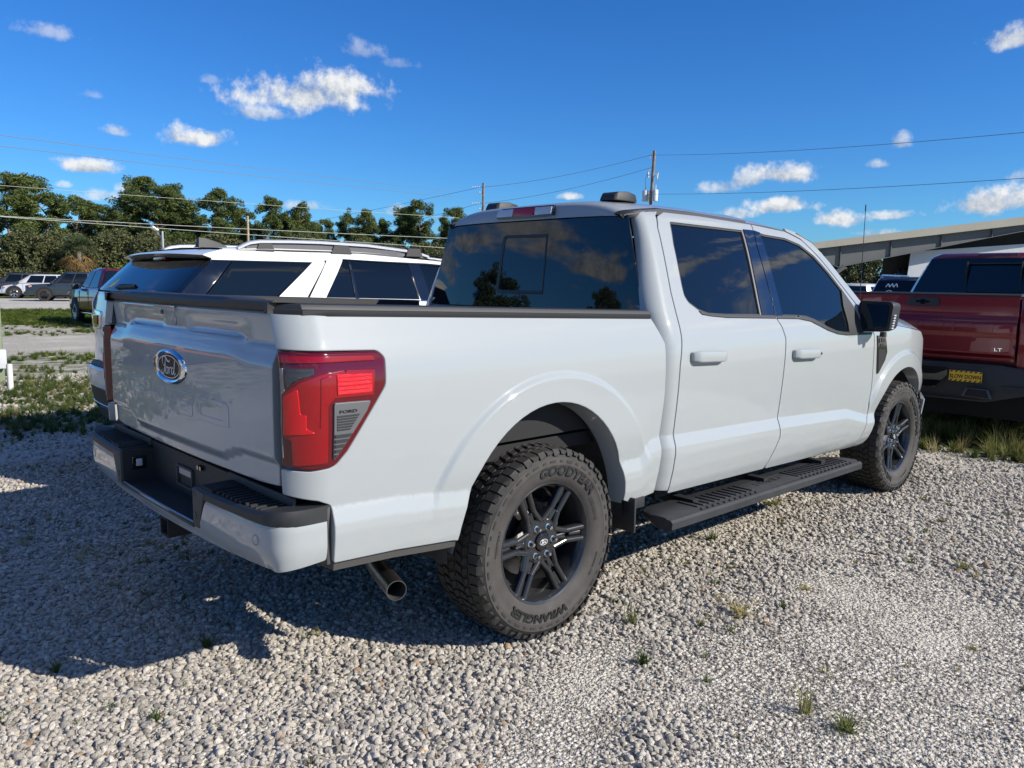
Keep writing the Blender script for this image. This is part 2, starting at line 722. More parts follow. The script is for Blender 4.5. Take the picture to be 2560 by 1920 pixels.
    for f in F:
        a, b, c = P[f[0]], P[f[1]], P[f[2]]
        fn = np.cross(b - a, c - a)
        if len(f) == 4:
            fn = np.cross(P[f[2]] - P[f[0]], P[f[3]] - P[f[1]])
        s = sum(fn @ N[i] for i in f)
        F2.append(f if s >= 0 else f[::-1])
    return mesh_obj(name, P, F2, m, parent, normals=N)


# ------------------------------------------------------------------ lettering
def text_mesh(txt, size=1.0, shear=0.0, res=3, bold=0.0):
    """flat outline text as (verts2d, faces); baseline at y=0, centred in x"""
    cu = bpy.data.curves.new('lettering_source', 'FONT')
    cu.body = txt
    cu.size = size
    cu.align_x = 'CENTER'
    cu.resolution_u = res
    cu.shear = shear
    cu.offset = bold
    ob = bpy.data.objects.new('lettering_source', cu)
    COL.objects.link(ob)
    dg = bpy.context.evaluated_depsgraph_get()
    me = bpy.data.meshes.new_from_object(ob.evaluated_get(dg))
    V = [(v.co.x, v.co.y) for v in me.vertices]
    F = [tuple(p.vertices) for p in me.polygons]
    bpy.data.objects.remove(ob)
    bpy.data.curves.remove(cu)
    bpy.data.meshes.remove(me)
    return V, F


def solid_text(name, m, txt, size, fn, parent=None, t=0.003, shear=0.0, bold=0.0, sx=1.0):
    """text mapped by fn(u,v,w) with thickness t"""
    V, F = text_mesh(txt, size, shear, 3, bold)
    V = [(u * sx, v) for u, v in V]
    n = len(V)
    P = [fn(u, v, 0.0) for u, v in V] + [fn(u, v, t) for u, v in V]
    cnt = {}
    for f in F:
        for i in range(len(f)):
            a, b = f[i], f[(i + 1) % len(f)]
            k = (min(a, b), max(a, b))
            cnt[k] = cnt.get(k, 0) + 1
    FF = [tuple(n + i for i in f) for f in F]
    FF += [(a, b, n + b, n + a) for (a, b), c in cnt.items() if c == 1]
    mb = MB()
    mb.add(P, FF)
    return mb.build(name, m, parent, smooth=None)


def ribbon(mb, pts, wd, fn, t=0.002):
    """stroke of varying width drawn as a thin raised ribbon"""
    P = [Vector(p) for p in pts]
    # catmull-rom smoothing
    Q, Wd = [], []
    for i in range(len(P) - 1):
        p0, p1, p2, p3 = P[max(i - 1, 0)], P[i], P[i + 1], P[min(i + 2, len(P) - 1)]
        for j in range(5):
            s = j / 5
            Q.append(0.5 * ((2 * p1) + (p2 - p0) * s + (2 * p0 - 5 * p1 + 4 * p2 - p3) * s * s + (3 * p1 - p0 - 3 * p2 + p3) * s ** 3))
            Wd.append(wd[i] * (1 - s) + wd[i + 1] * s)
    Q.append(P[-1])
    Wd.append(wd[-1])
    V = []
    for i, q in enumerate(Q):
        d = (Q[min(i + 1, len(Q) - 1)] - Q[max(i - 1, 0)]).normalized()
        nrm = Vector((-d.y, d.x)) * Wd[i] / 2
        a, b = q + nrm, q - nrm
        V += [fn(a.x, a.y, 0), fn(a.x, a.y, t), fn(b.x, b.y, t), fn(b.x, b.y, 0)]
    F = []
    for i in range(len(Q) - 1):
        k = i * 4
        for j in range(3):
            F.append((k + j, k + j + 1, k + 5 + j, k + 4 + j))
    F += [(0, 3, 2, 1), tuple(len(V) - 4 + j for j in (0, 1, 2, 3))]
    mb.add(V, F)


SCRIPT_STROKES = [   # cursive four-letter word inside an oval, unit = half width of the oval
    ([(-.60, .10), (-.66, .28), (-.52, .46), (-.30, .44), (-.10, .30), (.06, .26), (.16, .36)], [.03, .07, .07, .10, .12, .10, .04]),
    ([(-.30, .38), (-.38, .10), (-.46, -.16), (-.60, -.34), (-.76, -.26), (-.72, -.14)], [.05, .10, .10, .08, .07, .04]),
    ([(-.56, .04), (-.42, .08), (-.26, .06)], [.04, .06, .04]),
    ([(-.12, .02), (-.26, -.02), (-.32, -.20), (-.22, -.30), (-.10, -.22), (-.06, -.06), (-.14, .02), (.04, -.02)], [.05, .08, .09, .06, .08, .08, .05, .04]),
    ([(.08, .02), (.06, -.14), (.02, -.30)], [.06, .09, .07]),
    ([(.06, -.12), (.14, .00), (.24, .03), (.28, -.03)], [.04, .05, .08, .05]),
    ([(.50, .00), (.38, .02), (.30, -.14), (.36, -.28), (.48, -.20), (.56, -.02)], [.05, .07, .09, .06, .06, .05]),
    ([(.68, .36), (.62, .12), (.56, -.12), (.60, -.28), (.74, -.18)], [.06, .09, .09, .07, .03]),
]

# ------------------------------------------------------------------ truck surface functions
PT=np.array([(.36,.90),(.40,.925),(.44,.955),(.50,.978),(.58,.995),(.66,1.004),(.695,1.003),(.748,.985),(.753,.982),(.80,.986),(.90,.993),(1.0,.998),(1.1,1.000),(1.17,.998),(1.22,.992),(1.27,.980),(1.31,.966),(1.34,.953),(1.38,.937),(1.5,.890),(1.65,.829),(1.75,.785),(1.82,.750),(1.86,.722),(1.90,.675),(1.93,.58),(1.96,.40)])
_z=np.linspace(.3,2.0,1701);_x=np.interp(_z,PT[:,0],PT[:,1])
def _sm(x,s):
    k=np.exp(-.5*(np.arange(-4*s,4*s+1)/s)**2);k/=k.sum()
    return np.convolve(np.pad(x,4*int(s),mode='edge'),k,'valid')
_xs=np.where(_z<.9,_sm(_x,3),_sm(_x,16))
ZC=np.array([(-1.3,.765),(-.77,.746),(-.45,.718),(.5,.694),(.6,.692),(.672,.759),(.744,.773),(.864,.765),(1.866,.742),(2.783,.705),(3.09,.636),(3.3,.63),(4.2,.63)])
def sstep(a,b,t):
    t=np.clip((t-a)/(b-a),0,1);return t*t*(3-2*t)
def side_x(y,z):
    y=np.asarray(y,float);z=np.asarray(z,float)
    sh=np.interp(y,ZC[:,0],ZC[:,1])-.75
    w=1-sstep(.8,1.1,z); w=w*sstep(.40,.62,z)
    zz=z-sh*w
    x=np.interp(zz,_z,_xs)
    def flare(cy,cz,ro,ri,amp,zlo):
        r=np.hypot((y-cy)*1.0,(z-cz)); 
        a=sstep(ro+.012,ro-.022,r)*amp
        return a*sstep(zlo-.05,zlo+.16,z)
    x=x+np.where(y<1.6,flare(.02,.45,.685,.56,.020,.66),flare(3.69,.41,.637,.51,.020,.64))
    # plan taper
    x=x-.18*np.clip((y-3.55)/1.0,0,1)**2.2
    x=x-.012*np.clip((-y-.3)/.9,0,1)**2
    return x
RC=.14; YC=-1.03
def bedM(s,z):
    s=np.asarray(s,float);z=np.asarray(z,float)
    y=-np.minimum(s,-YC); x=side_x(y,z)
    a=np.clip((s+YC)/RC,0,np.pi/2)
    e=np.maximum(s+YC-RC*np.pi/2,0)
    return np.stack([x-RC*(1-np.cos(a))-e, y-RC*np.sin(a)-.0*e, z+0*s],-1)
def sideM(y,z):
    return np.stack([side_x(y,z),np.asarray(y,float)+0*z,np.asarray(z,float)+0*y],-1)

# ------------------------------------------------------------------ ground
def gz(x, y):
    r = np.hypot(x, y)
    left = sstep(0.0, 0.45, (-x * 0.9 + y * 0.2) / np.maximum(r, .1) - .25)
    return (-0.45 * sstep(9, 26, r) + .26 * sstep(38, 54, r)) * left - 0.10 * sstep(12, 30, r) * (1 - left)


def vnoise(x, y, s, seed=0):
    """smooth pseudo-random field in 0..1"""
    rr = np.random.default_rng(seed)
    v = np.zeros_like(np.asarray(x, float))
    tot = 0
    for k in range(9):
        a = rr.uniform(0, 2 * PI)
        f = s * rr.uniform(.6, 2.4)
        p = rr.uniform(0, 2 * PI)
        w_ = 1 / (1 + k * .25)
        v += w_ * np.sin((x * math.cos(a) + y * math.sin(a)) * f + p + 1.3 * np.sin((x * math.sin(a) - y * math.cos(a)) * f * .7 + p))
        tot += w_
    return .5 + .5 * v / tot * 1.6


def build_ground():
    rs = np.r_[0.01, np.linspace(1, 40, 40), np.geomspace(42, 1800, 26)]
    n = 96
    V, F = [], []
    for r in rs:
        for k in range(n):
            q = 2 * PI * k / n
            x, y = r * math.cos(q), r * math.sin(q)
            V.append((x, y, float(gz(np.array(x), np.array(y)))))
    for i in range(len(rs) - 1):
        for k in range(n):
            k2 = (k + 1) % n
            F.append((i * n + k, (i + 1) * n + k, (i + 1) * n + k2, i * n + k2))
    m = bpy.data.materials.new('gravel_lot')
    m.use_nodes = True
    T = NT(m.node_tree)
    b = T.n('ShaderNodeBsdfPrincipled')
    o = T.n('ShaderNodeOutputMaterial')
    T.link(b.outputs[0], o.inputs[0])
    b.inputs['Roughness'].default_value = .95
    b.inputs['Specular IOR Level'].default_value = .15
    P = T.n('ShaderNodeNewGeometry').outputs['Position']
    sp = T.n('ShaderNodeSeparateXYZ')
    T.link(P, sp.inputs[0])
    X, Y = sp.outputs[0], sp.outputs[1]
    # fine stones
    vo = T.n('ShaderNodeTexVoronoi', feature='F1')
    vo.inputs['Scale'].default_value = 58
    T.link(P, vo.inputs['Vector'])
    vo2 = T.n('ShaderNodeTexVoronoi', feature='F1')
    vo2.inputs['Scale'].default_value = 150
    T.link(P, vo2.inputs['Vector'])
    sc = T.n('ShaderNodeSeparateColor')
    T.link(vo.outputs['Color'], sc.inputs[0])
    stone = T.ramp(sc.outputs[0], [(0, (.36, .33, .275)), (.35, (.54, .50, .425)), (.7, (.64, .60, .515)), (1, (.72, .68, .595))])
    stone = T.mix(T.step(vo.outputs['Distance'], .45, .75), stone, (.20, .18, .15))
    dust = T.ramp(T.noise(P, 90, 5, .7), [(.3, (.46, .42, .35)), (.7, (.66, .615, .53))])
    big = T.noise(P, .55, 5, .6)
    c = T.mix(T.step(big, .45, .68), stone, dust)
    # organic litter in patches
    lit = T.step(T.noise(P, 1.7, 6, .7), .60, .72)
    c = T.mix(T.m('MULTIPLY', lit, .55), c, (.16, .13, .085))
    # strips: coordinate u runs to the left across the lot
    u = T.m('MULTIPLY_ADD', X, -.97, T.m('MULTIPLY', Y, .24))
    un = T.m('MULTIPLY_ADD', T.noise(P, .35, 6, .65), 5.0, T.m('SUBTRACT', u, 2.5))
    un2 = T.m('MULTIPLY_ADD', T.noise(P, 1.1, 6, .7), 3.0, T.m('SUBTRACT', u, 1.5))
    grass = T.ramp(T.noise(P, 3.5, 7, .7), [(.28, (.055, .075, .016)), (.5, (.10, .135, .030)), (.72, (.19, .19, .06))])
    strip = T.m('MULTIPLY', T.step(un, 32.6, 33.8), T.m('SUBTRACT', 1.0, T.step(u, 45.0, 45.6)))
    road = T.m('MULTIPLY', T.step(u, 45.0, 45.6), T.m('SUBTRACT', 1.0, T.step(u, 64, 65)))
    weeds1 = T.m('MULTIPLY', T.m('MULTIPLY', T.step(un2, 4.6, 5.6), T.m('SUBTRACT', 1.0, T.step(un2, 14.0, 17.5))), T.step(T.noise(P, 2.3, 6, .7), .44, .58))
    weeds2 = T.m('MULTIPLY', T.m('MULTIPLY', T.step(un2, 25.4, 27.0), T.m('SUBTRACT', 1.0, T.step(un2, 32.5, 34.0))), T.step(T.noise(P, 1.6, 6, .7), .47, .60))
    beyond = T.step(un, 64, 66)
    front = T.m('MULTIPLY', T.step(T.m('MULTIPLY_ADD', T.noise(P, 1.3, 5, .6), 1.6, Y), 6.0, 6.7), T.step(X, 9.5, 7.0))
    gm_ = T.m('MAXIMUM', T.m('MAXIMUM', strip, beyond), T.m('MAXIMUM', T.m('MULTIPLY', weeds1, .9), T.m('MULTIPLY', weeds2, .8)))
    gm_ = T.m('MAXIMUM', gm_, T.m('MULTIPLY', front, T.m('SUBTRACT', 1.0, T.step(u, 3.0, 5.0))))
    c = T.mix(road, c, T.ramp(T.noise(P, 4, 5, .6), [(.3, (.46, .43, .37)), (.7, (.56, .525, .46))]))
    c = T.mix(gm_, c, grass)
    T.link(c, b.inputs['Base Color'])
    h = T.m('MULTIPLY_ADD', vo.outputs['Distance'], -1.0, T.m('MULTIPLY', vo2.outputs['Distance'], -.4))
    bp = T.n('ShaderNodeBump')
    bp.inputs['Strength'].default_value = .8
    bp.inputs['Distance'].default_value = .016
    T.link(h, bp.inputs['Height'])
    T.link(bp.outputs[0], b.inputs['Normal'])
    o_ = mesh_obj('ground', V, F, m, smooth=180)
    tag(o_, kind='structure')


build_ground()


# ------------------------------------------------------------------ scatter: points -> instances of unlinked prototypes
def scatter(name, protos, pts, scl, rot, label, cat):
    col = bpy.data.collections.new(name + '_source')
    for p in protos:
        col.objects.link(p)
    me = bpy.data.meshes.new(name)
    me.from_pydata([tuple(map(float, p)) for p in pts], [], [])
    a = me.attributes.new('scl', 'FLOAT_VECTOR', 'POINT')
    a.data.foreach_set('vector', np.asarray(scl, np.float32).ravel())
    a = me.attributes.new('rot', 'FLOAT_VECTOR', 'POINT')
    a.data.foreach_set('vector', np.asarray(rot, np.float32).ravel())
    a = me.attributes.new('pick', 'INT', 'POINT')
    a.data.foreach_set('value', RNG.integers(0, len(protos), len(pts)).astype(np.int32))
    o = bpy.data.objects.new(name, me)
    COL.objects.link(o)
    ng = bpy.data.node_groups.new(name + '_scatter', 'GeometryNodeTree')
    ng.interface.new_socket('Geometry', in_out='INPUT', socket_type='NodeSocketGeometry')
    ng.interface.new_socket('Geometry', in_out='OUTPUT', socket_type='NodeSocketGeometry')
    N = ng.nodes
    gi, go = N.new('NodeGroupInput'), N.new('NodeGroupOutput')
    m2p = N.new('GeometryNodeMeshToPoints')
    ci = N.new('GeometryNodeCollectionInfo')
    ci.inputs['Collection'].default_value = col
    ci.inputs['Separate Children'].default_value = True
    ci.inputs['Reset Children'].default_value = True
    iop = N.new('GeometryNodeInstanceOnPoints')
    iop.inputs['Pick Instance'].default_value = True

    def attr(nm, ty):
        nd = N.new('GeometryNodeInputNamedAttribute')
        nd.data_type = ty
        nd.inputs['Name'].default_value = nm
        return nd.outputs['Attribute']
    L = ng.links
    L.new(gi.outputs[0], m2p.inputs['Mesh'])
    L.new(m2p.outputs[0], iop.inputs['Points'])
    L.new(ci.outputs[0], iop.inputs['Instance'])
    L.new(attr('pick', 'INT'), iop.inputs['Instance Index'])
    L.new(attr('rot', 'FLOAT_VECTOR'), iop.inputs['Rotation'])
    L.new(attr('scl', 'FLOAT_VECTOR'), iop.inputs['Scale'])
    L.new(iop.outputs[0], go.inputs[0])
    md = o.modifiers.new('scatter', 'NODES')
    md.node_group = ng
    tag(o, label, cat, kind='stuff')
    return o


def rand_mat(name, stops, rough=.9, bump=None, trans=0.0):
    """colour picked per instance"""
    m = bpy.data.materials.new(name)
    m.use_nodes = True
    T = NT(m.node_tree)
    b = T.n('ShaderNodeBsdfPrincipled')
    o = T.n('ShaderNodeOutputMaterial')
    b.inputs['Roughness'].default_value = rough
    b.inputs['Specular IOR Level'].default_value = .2
    oi = T.n('ShaderNodeObjectInfo')
    c = T.ramp(oi.outputs['Random'], stops)
    co = T.n('ShaderNodeTexCoord').outputs['Object']
    if bump:
        c = T.mix(T.m('MULTIPLY', T.step(T.noise(co, bump[0], 4, .7), .45, .75), .35), c, (.20, .185, .16))
        bp = T.n('ShaderNodeBump')
        bp.inputs['Strength'].default_value = bump[1]
        bp.inputs['Distance'].default_value = .05
        T.link(T.noise(co, bump[0] * 2, 4, .65), bp.inputs['Height'])
        T.link(bp.outputs[0], b.inputs['Normal'])
    T.link(c, b.inputs['Base Color'])
    sh = b.outputs[0]
    if trans:
        tr = T.n('ShaderNodeBsdfTranslucent')
        T.link(c, tr.inputs[0])
        mx = T.n('ShaderNodeMixShader')
        mx.inputs[0].default_value = trans
        T.link(b.outputs[0], mx.inputs[1])
        T.link(tr.outputs[0], mx.inputs[2])
        sh = mx.outputs[0]
    T.link(sh, o.inputs[0])
    return m


def stone_protos(m):
    out = []
    for k in range(9):
        r = random.Random(40 + k)
        bm = bmesh.new()
        bmesh.ops.create_icosphere(bm, subdivisions=2, radius=1.0)
        ax = [Vector((r.uniform(-1, 1), r.uniform(-1, 1), r.uniform(-1, 1))).normalized() for _ in range(9)]
        cut = [r.uniform(.55, .92) for _ in ax]
        for v in bm.verts:
            d = v.co.normalized()
            s = 1.0
            for a, c in zip(ax, cut):
                t = d.dot(a)
                if t > 0:
                    s = min(s, c / max(t, .05))
            s *= 1 + r.uniform(-.05, .05)
            v.co = d * s
            v.co.x *= 1.15
            v.co.z *= .78
        me = bpy.data.meshes.new('stone')
        bm.to_mesh(me)
        bm.free()
        me.materials.append(m)
        me.polygons.foreach_set('use_smooth', [True] * len(me.polygons))
        me.set_sharp_from_angle(angle=rad(38))
        out.append(bpy.data.objects.new('stone', me))
    return out


TRACK = (1.30, 0.05, 1.75, -.95)


def build_gravel():
    m = rand_mat('limestone_gravel', [(0, (.20, .185, .165)), (.10, (.33, .305, .265)), (.30, (.43, .395, .34)), (.60, (.51, .47, .405)), (.80, (.57, .525, .455)), (.984, (.63, .59, .52)), (.987, (.40, .28, .18)), (1, (.36, .24, .15))], .92, (1.6, .5))
    pr = stone_protos(m)
    P, S_ = [], []

    def sector(r0, r1, n, s0, s1, spread=46):
        a = RNG.uniform(-spread, spread, n) + YAW
        r = np.sqrt(RNG.uniform(r0 * r0, r1 * r1, n))
        x = CAMP.x - r * np.sin(np.radians(a))
        y = CAMP.y + r * np.cos(np.radians(a))
        f = vnoise(x, y, 1.6, 3)
        f2 = vnoise(x, y, 5.0, 5)
        size = s0 + (s1 - s0) * RNG.beta(1.6, 3.2, n)
        bare = sstep(.60, .80, f * .75 + f2 * .25)
        # worn track of fines running from the rear tyre towards the viewer
        ax_, ay_, bx_, by_ = TRACK
        tt = np.clip(((x - ax_) * (bx_ - ax_) + (y - ay_) * (by_ - ay_)) / ((bx_ - ax_) ** 2 + (by_ - ay_) ** 2), 0, 1)
        dd = np.hypot(x - ax_ - tt * (bx_ - ax_), y - ay_ - tt * (by_ - ay_)) + .16 * (f2 - .5)
        bare = np.maximum(bare, 1 - sstep(.08, .26, dd))
        # packed fines at the right-hand side
        bare = np.maximum(bare, .75 * sstep(2.35, 3.1, x + .25 * y * .3 + .5 * (f - .5)))
        litter = sstep(.60, .74, vnoise(x, y, 2.4, 31) * .6 + vnoise(x, y, 7.0, 32) * .4)
        size = size * (1 - .58 * bare)
        keep = RNG.uniform(0, 1, n) > .45 * bare + .55 * litter
        # packed fines along the right-hand edge of the lot and on the far road
        u = -x * .97 + y * .24
        keep &= (u < 13)
        keep &= ~((y > 5.7) & (x > -6))
        z = gz(x, y)
        P.append(np.stack([x, y, z], 1)[keep])
        S_.append(size[keep])
    sector(1.3, 4.3, 56000, .0065, .0195)
    sector(4.3, 7.5, 56000, .0080, .0205)
    sector(7.5, 14.0, 42000, .010, .0240)
    P = np.concatenate(P)
    s = np.concatenate(S_)
    n = len(P)
    P[:, 2] += s * RNG.uniform(-.10, .55, n)
    sc = s[:, None] * RNG.uniform(.75, 1.25, (n, 3))
    rot = np.stack([RNG.normal(0, .35, n), RNG.normal(0, .35, n), RNG.uniform(0, 6.28, n)], 1)
    scatter('gravel', pr, P, sc, rot, 'loose pale limestone gravel covering the parking lot', 'gravel')


build_gravel()


def tuft_mesh(name, m, seed, n, h, spread, wd, droop=.5, upright=.5):
    r = random.Random(seed)
    V, F = [], []
    for i in range(n):
        a = r.uniform(0, 2 * PI)
        L = h * r.uniform(.45, 1.0)
        lean = r.uniform(.1, 1) * spread
        bx, by = r.gauss(0, spread * .12), r.gauss(0, spread * .12)
        w_ = wd * r.uniform(.7, 1.2)
        dx, dy = math.cos(a), math.sin(a)
        px_, py_ = -dy, dx
        k = len(V)
        segs = 3
        for j in range(segs + 1):
            t = j / segs
            out = lean * t * (.35 + .65 * t)
            z = L * (t - droop * t * t * (lean / max(spread, .01)) * (1 - upright))
            ww = w_ * (1 - t) ** .7
            cx, cy = bx + dx * out, by + dy * out
            V += [(cx - px_ * ww, cy - py_ * ww, z), (cx + px_ * ww, cy + py_ * ww, z)]
        for j in range(segs):
            F.append((k + 2 * j, k + 2 * j + 1, k + 2 * j + 3, k + 2 * j + 2))
    me = bpy.data.meshes.new(name)
    me.from_pydata(V, [], F)
    me.materials.append(m)
    return me


G_GREEN = rand_mat('weed_green', [(0, (.045, .075, .018)), (.5, (.085, .125, .028)), (.8, (.13, .155, .04)), (1, (.22, .19, .07))], .6, None, .3)
G_DRY = rand_mat('dry_grass', [(0, (.14, .16, .045)), (.5, (.30, .27, .10)), (1, (.46, .38, .19))], .7, None, .3)
G_LAWN = rand_mat('lawn_green', [(0, (.06, .10, .015)), (.6, (.11, .16, .025)), (1, (.19, .20, .05))], .7, None, .3)


def inst_pts(x, y, s0, s1):
    n = len(x)
    s = RNG.uniform(s0, s1, n)
    P = np.stack([x, y, gz(x, y) - .002], 1)
    rot = np.stack([RNG.normal(0, .12, n), RNG.normal(0, .12, n), RNG.uniform(0, 6.28, n)], 1)
    return P, np.repeat(s[:, None], 3, 1), rot


def build_grass():
    ob = lambda me: bpy.data.objects.new(me.name, me)
    weeds = [ob(tuft_mesh('weed', G_GREEN, 60 + k, 22, .085, .075, .0030, .6, .3)) for k in range(4)] + [ob(tuft_mesh('weed', G_DRY, 70 + k, 20, .10, .09, .0022, .5, .4)) for k in range(3)]
    tall = [ob(tuft_mesh('weed', G_DRY, 80 + k, 34, .27, .15, .0032, .5, .5)) for k in range(3)] + [ob(tuft_mesh('weed', G_GREEN, 84 + k, 40, .17, .14, .0055, .5, .4)) for k in range(4)]
    lawn = [ob(tuft_mesh('lawn', G_LAWN, 90 + k, 40, .13, .22, .010, .3, .7)) for k in range(4)]
    # sparse seedlings in the gravel, patchy, away from the bare wheel track
    n = 9000
    a = RNG.uniform(-45, 45, n) + YAW
    r = np.sqrt(RNG.uniform(2.2 ** 2, 11 ** 2, n))
    x = CAMP.x - r * np.sin(np.radians(a))
    y = CAMP.y + r * np.cos(np.radians(a))
    f = vnoise(x, y, 1.3, 8) * .6 + vnoise(x, y, 4.5, 9) * .4
    keep = RNG.uniform(0, 1, n) < .30 * sstep(.50, .76, f) + .016
    u = -x * .97 + y * .24
    keep |= (RNG.uniform(0, 1, n) < .75 * sstep(.42, .66, f)) & (x < -.6) & (y < -.5)
    keep &= (y < 5.2) | (x < -1)
    P, s, ro = inst_pts(x[keep], y[keep], .25, .80)
    scatter('seedling_grass', weeds, P, s, ro, 'small scattered grass seedlings growing through the gravel', 'grass')
    # weed bank left of the white car and ahead of the truck, taller
    n = 42000
    x = RNG.uniform(-13, -3.0, n)
    y = RNG.uniform(-4.5, 4.5, n)
    u = -x * .97 + y * .24
    f = vnoise(x, y, 1.2, 12) * .6 + vnoise(x, y, 4.0, 13) * .4
    dens = sstep(4.3, 4.9, u) * (1 - sstep(8.0, 9.8, u)) * 1.0 + .45 * sstep(8.0, 9.5, u) * (1 - sstep(12.0, 13.0, u)) * sstep(.42, .58, f)
    keep = RNG.uniform(0, 1, n) < dens * (.35 + .65 * sstep(.30, .62, f)) * .34
    keep &= ~((x > -4.0) & (y > -.6))
    P1 = inst_pts(x[keep], y[keep], .35, .80)
    n = 2600
    x = RNG.uniform(-.3, 5.5, n)
    y = RNG.uniform(4.75, 9.5, n)
    f = vnoise(x, y, 1.5, 15)
    edge = 5.25 + .25 * np.sin(x * 2.1) + .35 * (f - .5)
    keep = (y > edge) & (RNG.uniform(0, 1, n) < .30 + .55 * sstep(.3, .6, f)) & (y < 8.6)
    P2 = inst_pts(x[keep], y[keep], .60, 1.20)
    scatter('leafy_weeds', [tall[3], tall[4], tall[5], weeds[0], weeds[4]], P1[0], P1[1], P1[2], 'short green weeds spreading over the gravel left of the white car', 'weeds')
    scatter('tall_weeds', tall, P2[0], P2[1], P2[2], 'rough knee-high weeds and dry grass along the lot edges', 'grass')
    # low weeds by the gravel road, lawn strip beyond it
    n = 14000
    x = RNG.uniform(-38, -9, n)
    y = RNG.uniform(-7, 14, n)
    u = -x * .97 + y * .24
    f = vnoise(x, y, .8, 18) * .5 + vnoise(x, y, 2.6, 19) * .5
    keep = (RNG.uniform(0, 1, n) < sstep(25.2, 27, u) * (1 - sstep(33, 34, u)) * sstep(.45, .62, f) * .6 + .45 * sstep(10.5, 12, u) * (1 - sstep(14.5, 17, u)) * sstep(.42, .6, f))
    P1 = inst_pts(x[keep], y[keep], .5, 1.1)
    P2x = RNG.uniform(-46, -30, 5600)
    P2y = RNG.uniform(-4, 17, 5600)
    u = -P2x * .97 + P2y * .24
    k2 = (u > 33.2 + .5 * np.sin(P2y)) & (u < 45.2)
    P2 = inst_pts(P2x[k2], P2y[k2], .8, 1.5)
    scatter('lawn_grass', lawn, np.concatenate([P1[0], P2[0]]), np.concatenate([P1[1], P2[1]]), np.concatenate([P1[2], P2[2]]), 'short green grass on the strip beyond the gravel road', 'grass')
    # flat mats of dry weed
    n = 420
    x = RNG.uniform(.35, 3.2, n)
    y = RNG.uniform(.2, 5.0, n)
    f = vnoise(x, y, 2.4, 31) * .6 + vnoise(x, y, 7.0, 32) * .4
    keep = (RNG.uniform(0, 1, n) < sstep(.56, .74, f)) & (x < 3.0)
    mats = [ob(tuft_mesh('weed', G_DRY, 110 + k, 60, .035, .11, .0020, .9, .1)) for k in range(3)] + [ob(tuft_mesh('weed', G_GREEN, 114, 50, .035, .09, .0030, .9, .1))]
    P, s, ro = inst_pts(x[keep], y[keep], .5, 1.2)
    scatter('weed_mats', mats, P, s, ro, 'flat mats of dry weed among the gravel right of the truck', 'weeds')
    # bigger tufts that stand alone
    singles = [
        ((1.42, .10), .95, 0, 'dense dark green grass tuft right of the rear tyre on bare gravel'),
        ((1.43, .82), 1.25, 1, 'wide flat yellowish weed mat on the gravel below the running board'),
        ((1.16, .36), 1.15, 2, 'thin upright pale grass tuft close behind the rear wheel'),
        ((.73, 1.66), .95, 0, 'low green tuft in the gravel under the running board'),
        ((.60, 2.62), 1.10, 1, 'dry brown grass tuft beside the middle of the running board'),
        ((2.03, .24), 1.1, 2, 'tallest of the wispy tufts on the right foreground gravel'),
        ((2.18, .25), 1.0, 1, 'straggly dry tuft at the lower right of the gravel lot'),
        ((.14, -1.13), .85, 0, 'green tuft at the pointed edge of the truck shadow'),
        ((-.04, -1.64), .80, 0, 'green tuft on the left edge of the truck shadow'),
        ((.57, -1.48), .70, 0, 'small bright green tuft in sunlit gravel at lower left'),
        ((1.91, 2.28), .9, 1, 'small dry tuft on the far right gravel'),
    ]
    me = [tuft_mesh('grass_tuft', G_GREEN, 101, 46, .085, .085, .0030, .6, .3), tuft_mesh('grass_tuft', G_DRY, 102, 60, .075, .13, .0030, .8, .15), tuft_mesh('grass_tuft', G_DRY, 103, 34, .15, .10, .0018, .5, .6)]
    for (x, y), s, k, lab in singles:
        o = bpy.data.objects.new('grass_tuft', me[k])
        COL.objects.link(o)
        o.location = (x, y, .0)
        o.scale = (s, s, s)
        o.rotation_euler = (0, 0, random.uniform(0, 6))
        tag(o, lab, 'grass tuft', 'weed tufts in the gravel')


build_grass()

# ------------------------------------------------------------------ shared materials
M_PAINT = paint('pale_grey_paint', (0.325, 0.350, 0.358), dusty=0.24)
M_BLACK = mat('black_moulded_plastic', (0.020, 0.021, 0.023), 0.55, bump=(900, 0.12, 2))
M_BLACKG = mat('gloss_black_trim', (0.006, 0.006, 0.007), 0.06, coat=1.0)
M_STEP = mat('step_rubber', (0.022, 0.023, 0.026), 0.62, bump=(420, 0.25, 3), vary=(6, 0.35))
M_GREYPL = mat('grey_textured_plastic', (0.055, 0.054, 0.052), 0.6, bump=(1100, 0.15, 2))
M_GLASS = mat('privacy_glass', (0.004, 0.006, 0.008), 0.0, ior=1.54, spec=0.5)
M_RUBBER = mat('window_rubber', (0.03, 0.031, 0.033), 0.5)
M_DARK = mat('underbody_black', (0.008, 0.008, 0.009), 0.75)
M_LINER = mat('wheel_liner', (0.035, 0.036, 0.038), 0.65, bump=(60, 0.25, 4), vary=(9, 0.4))
M_CHROME = mat('chrome', (0.78, 0.79, 0.80), 0.06, metal=1.0)
M_STEEL = mat('exhaust_steel', (0.36, 0.34, 0.32), 0.34, metal=1.0, vary=(20, 0.25))
M_RED = mat('red_lens', (0.22, 0.0, 0.003), 0.16, coat=1.0, spec=.2)
M_REDB = mat('bright_red_lens', (0.46, 0.0, 0.004), 0.18, coat=1.0, spec=.2)
M_REDD = mat('dark_red_lens', (0.085, 0.0, 0.004), 0.12, coat=1.0, spec=.2)
M_REFL = mat('red_reflector', (0.62, 0.002, 0.006), 0.2, coat=1.0, bump=(420, 0.5, 2))
M_CLEARD = mat('smoked_clear_lens', (0.035, 0.038, 0.042), 0.08, coat=1.0)
M_CLEAR = mat('clear_lens', (0.55, 0.56, 0.58), 0.12, coat=1.0, bump=(300, 0.3, 2))
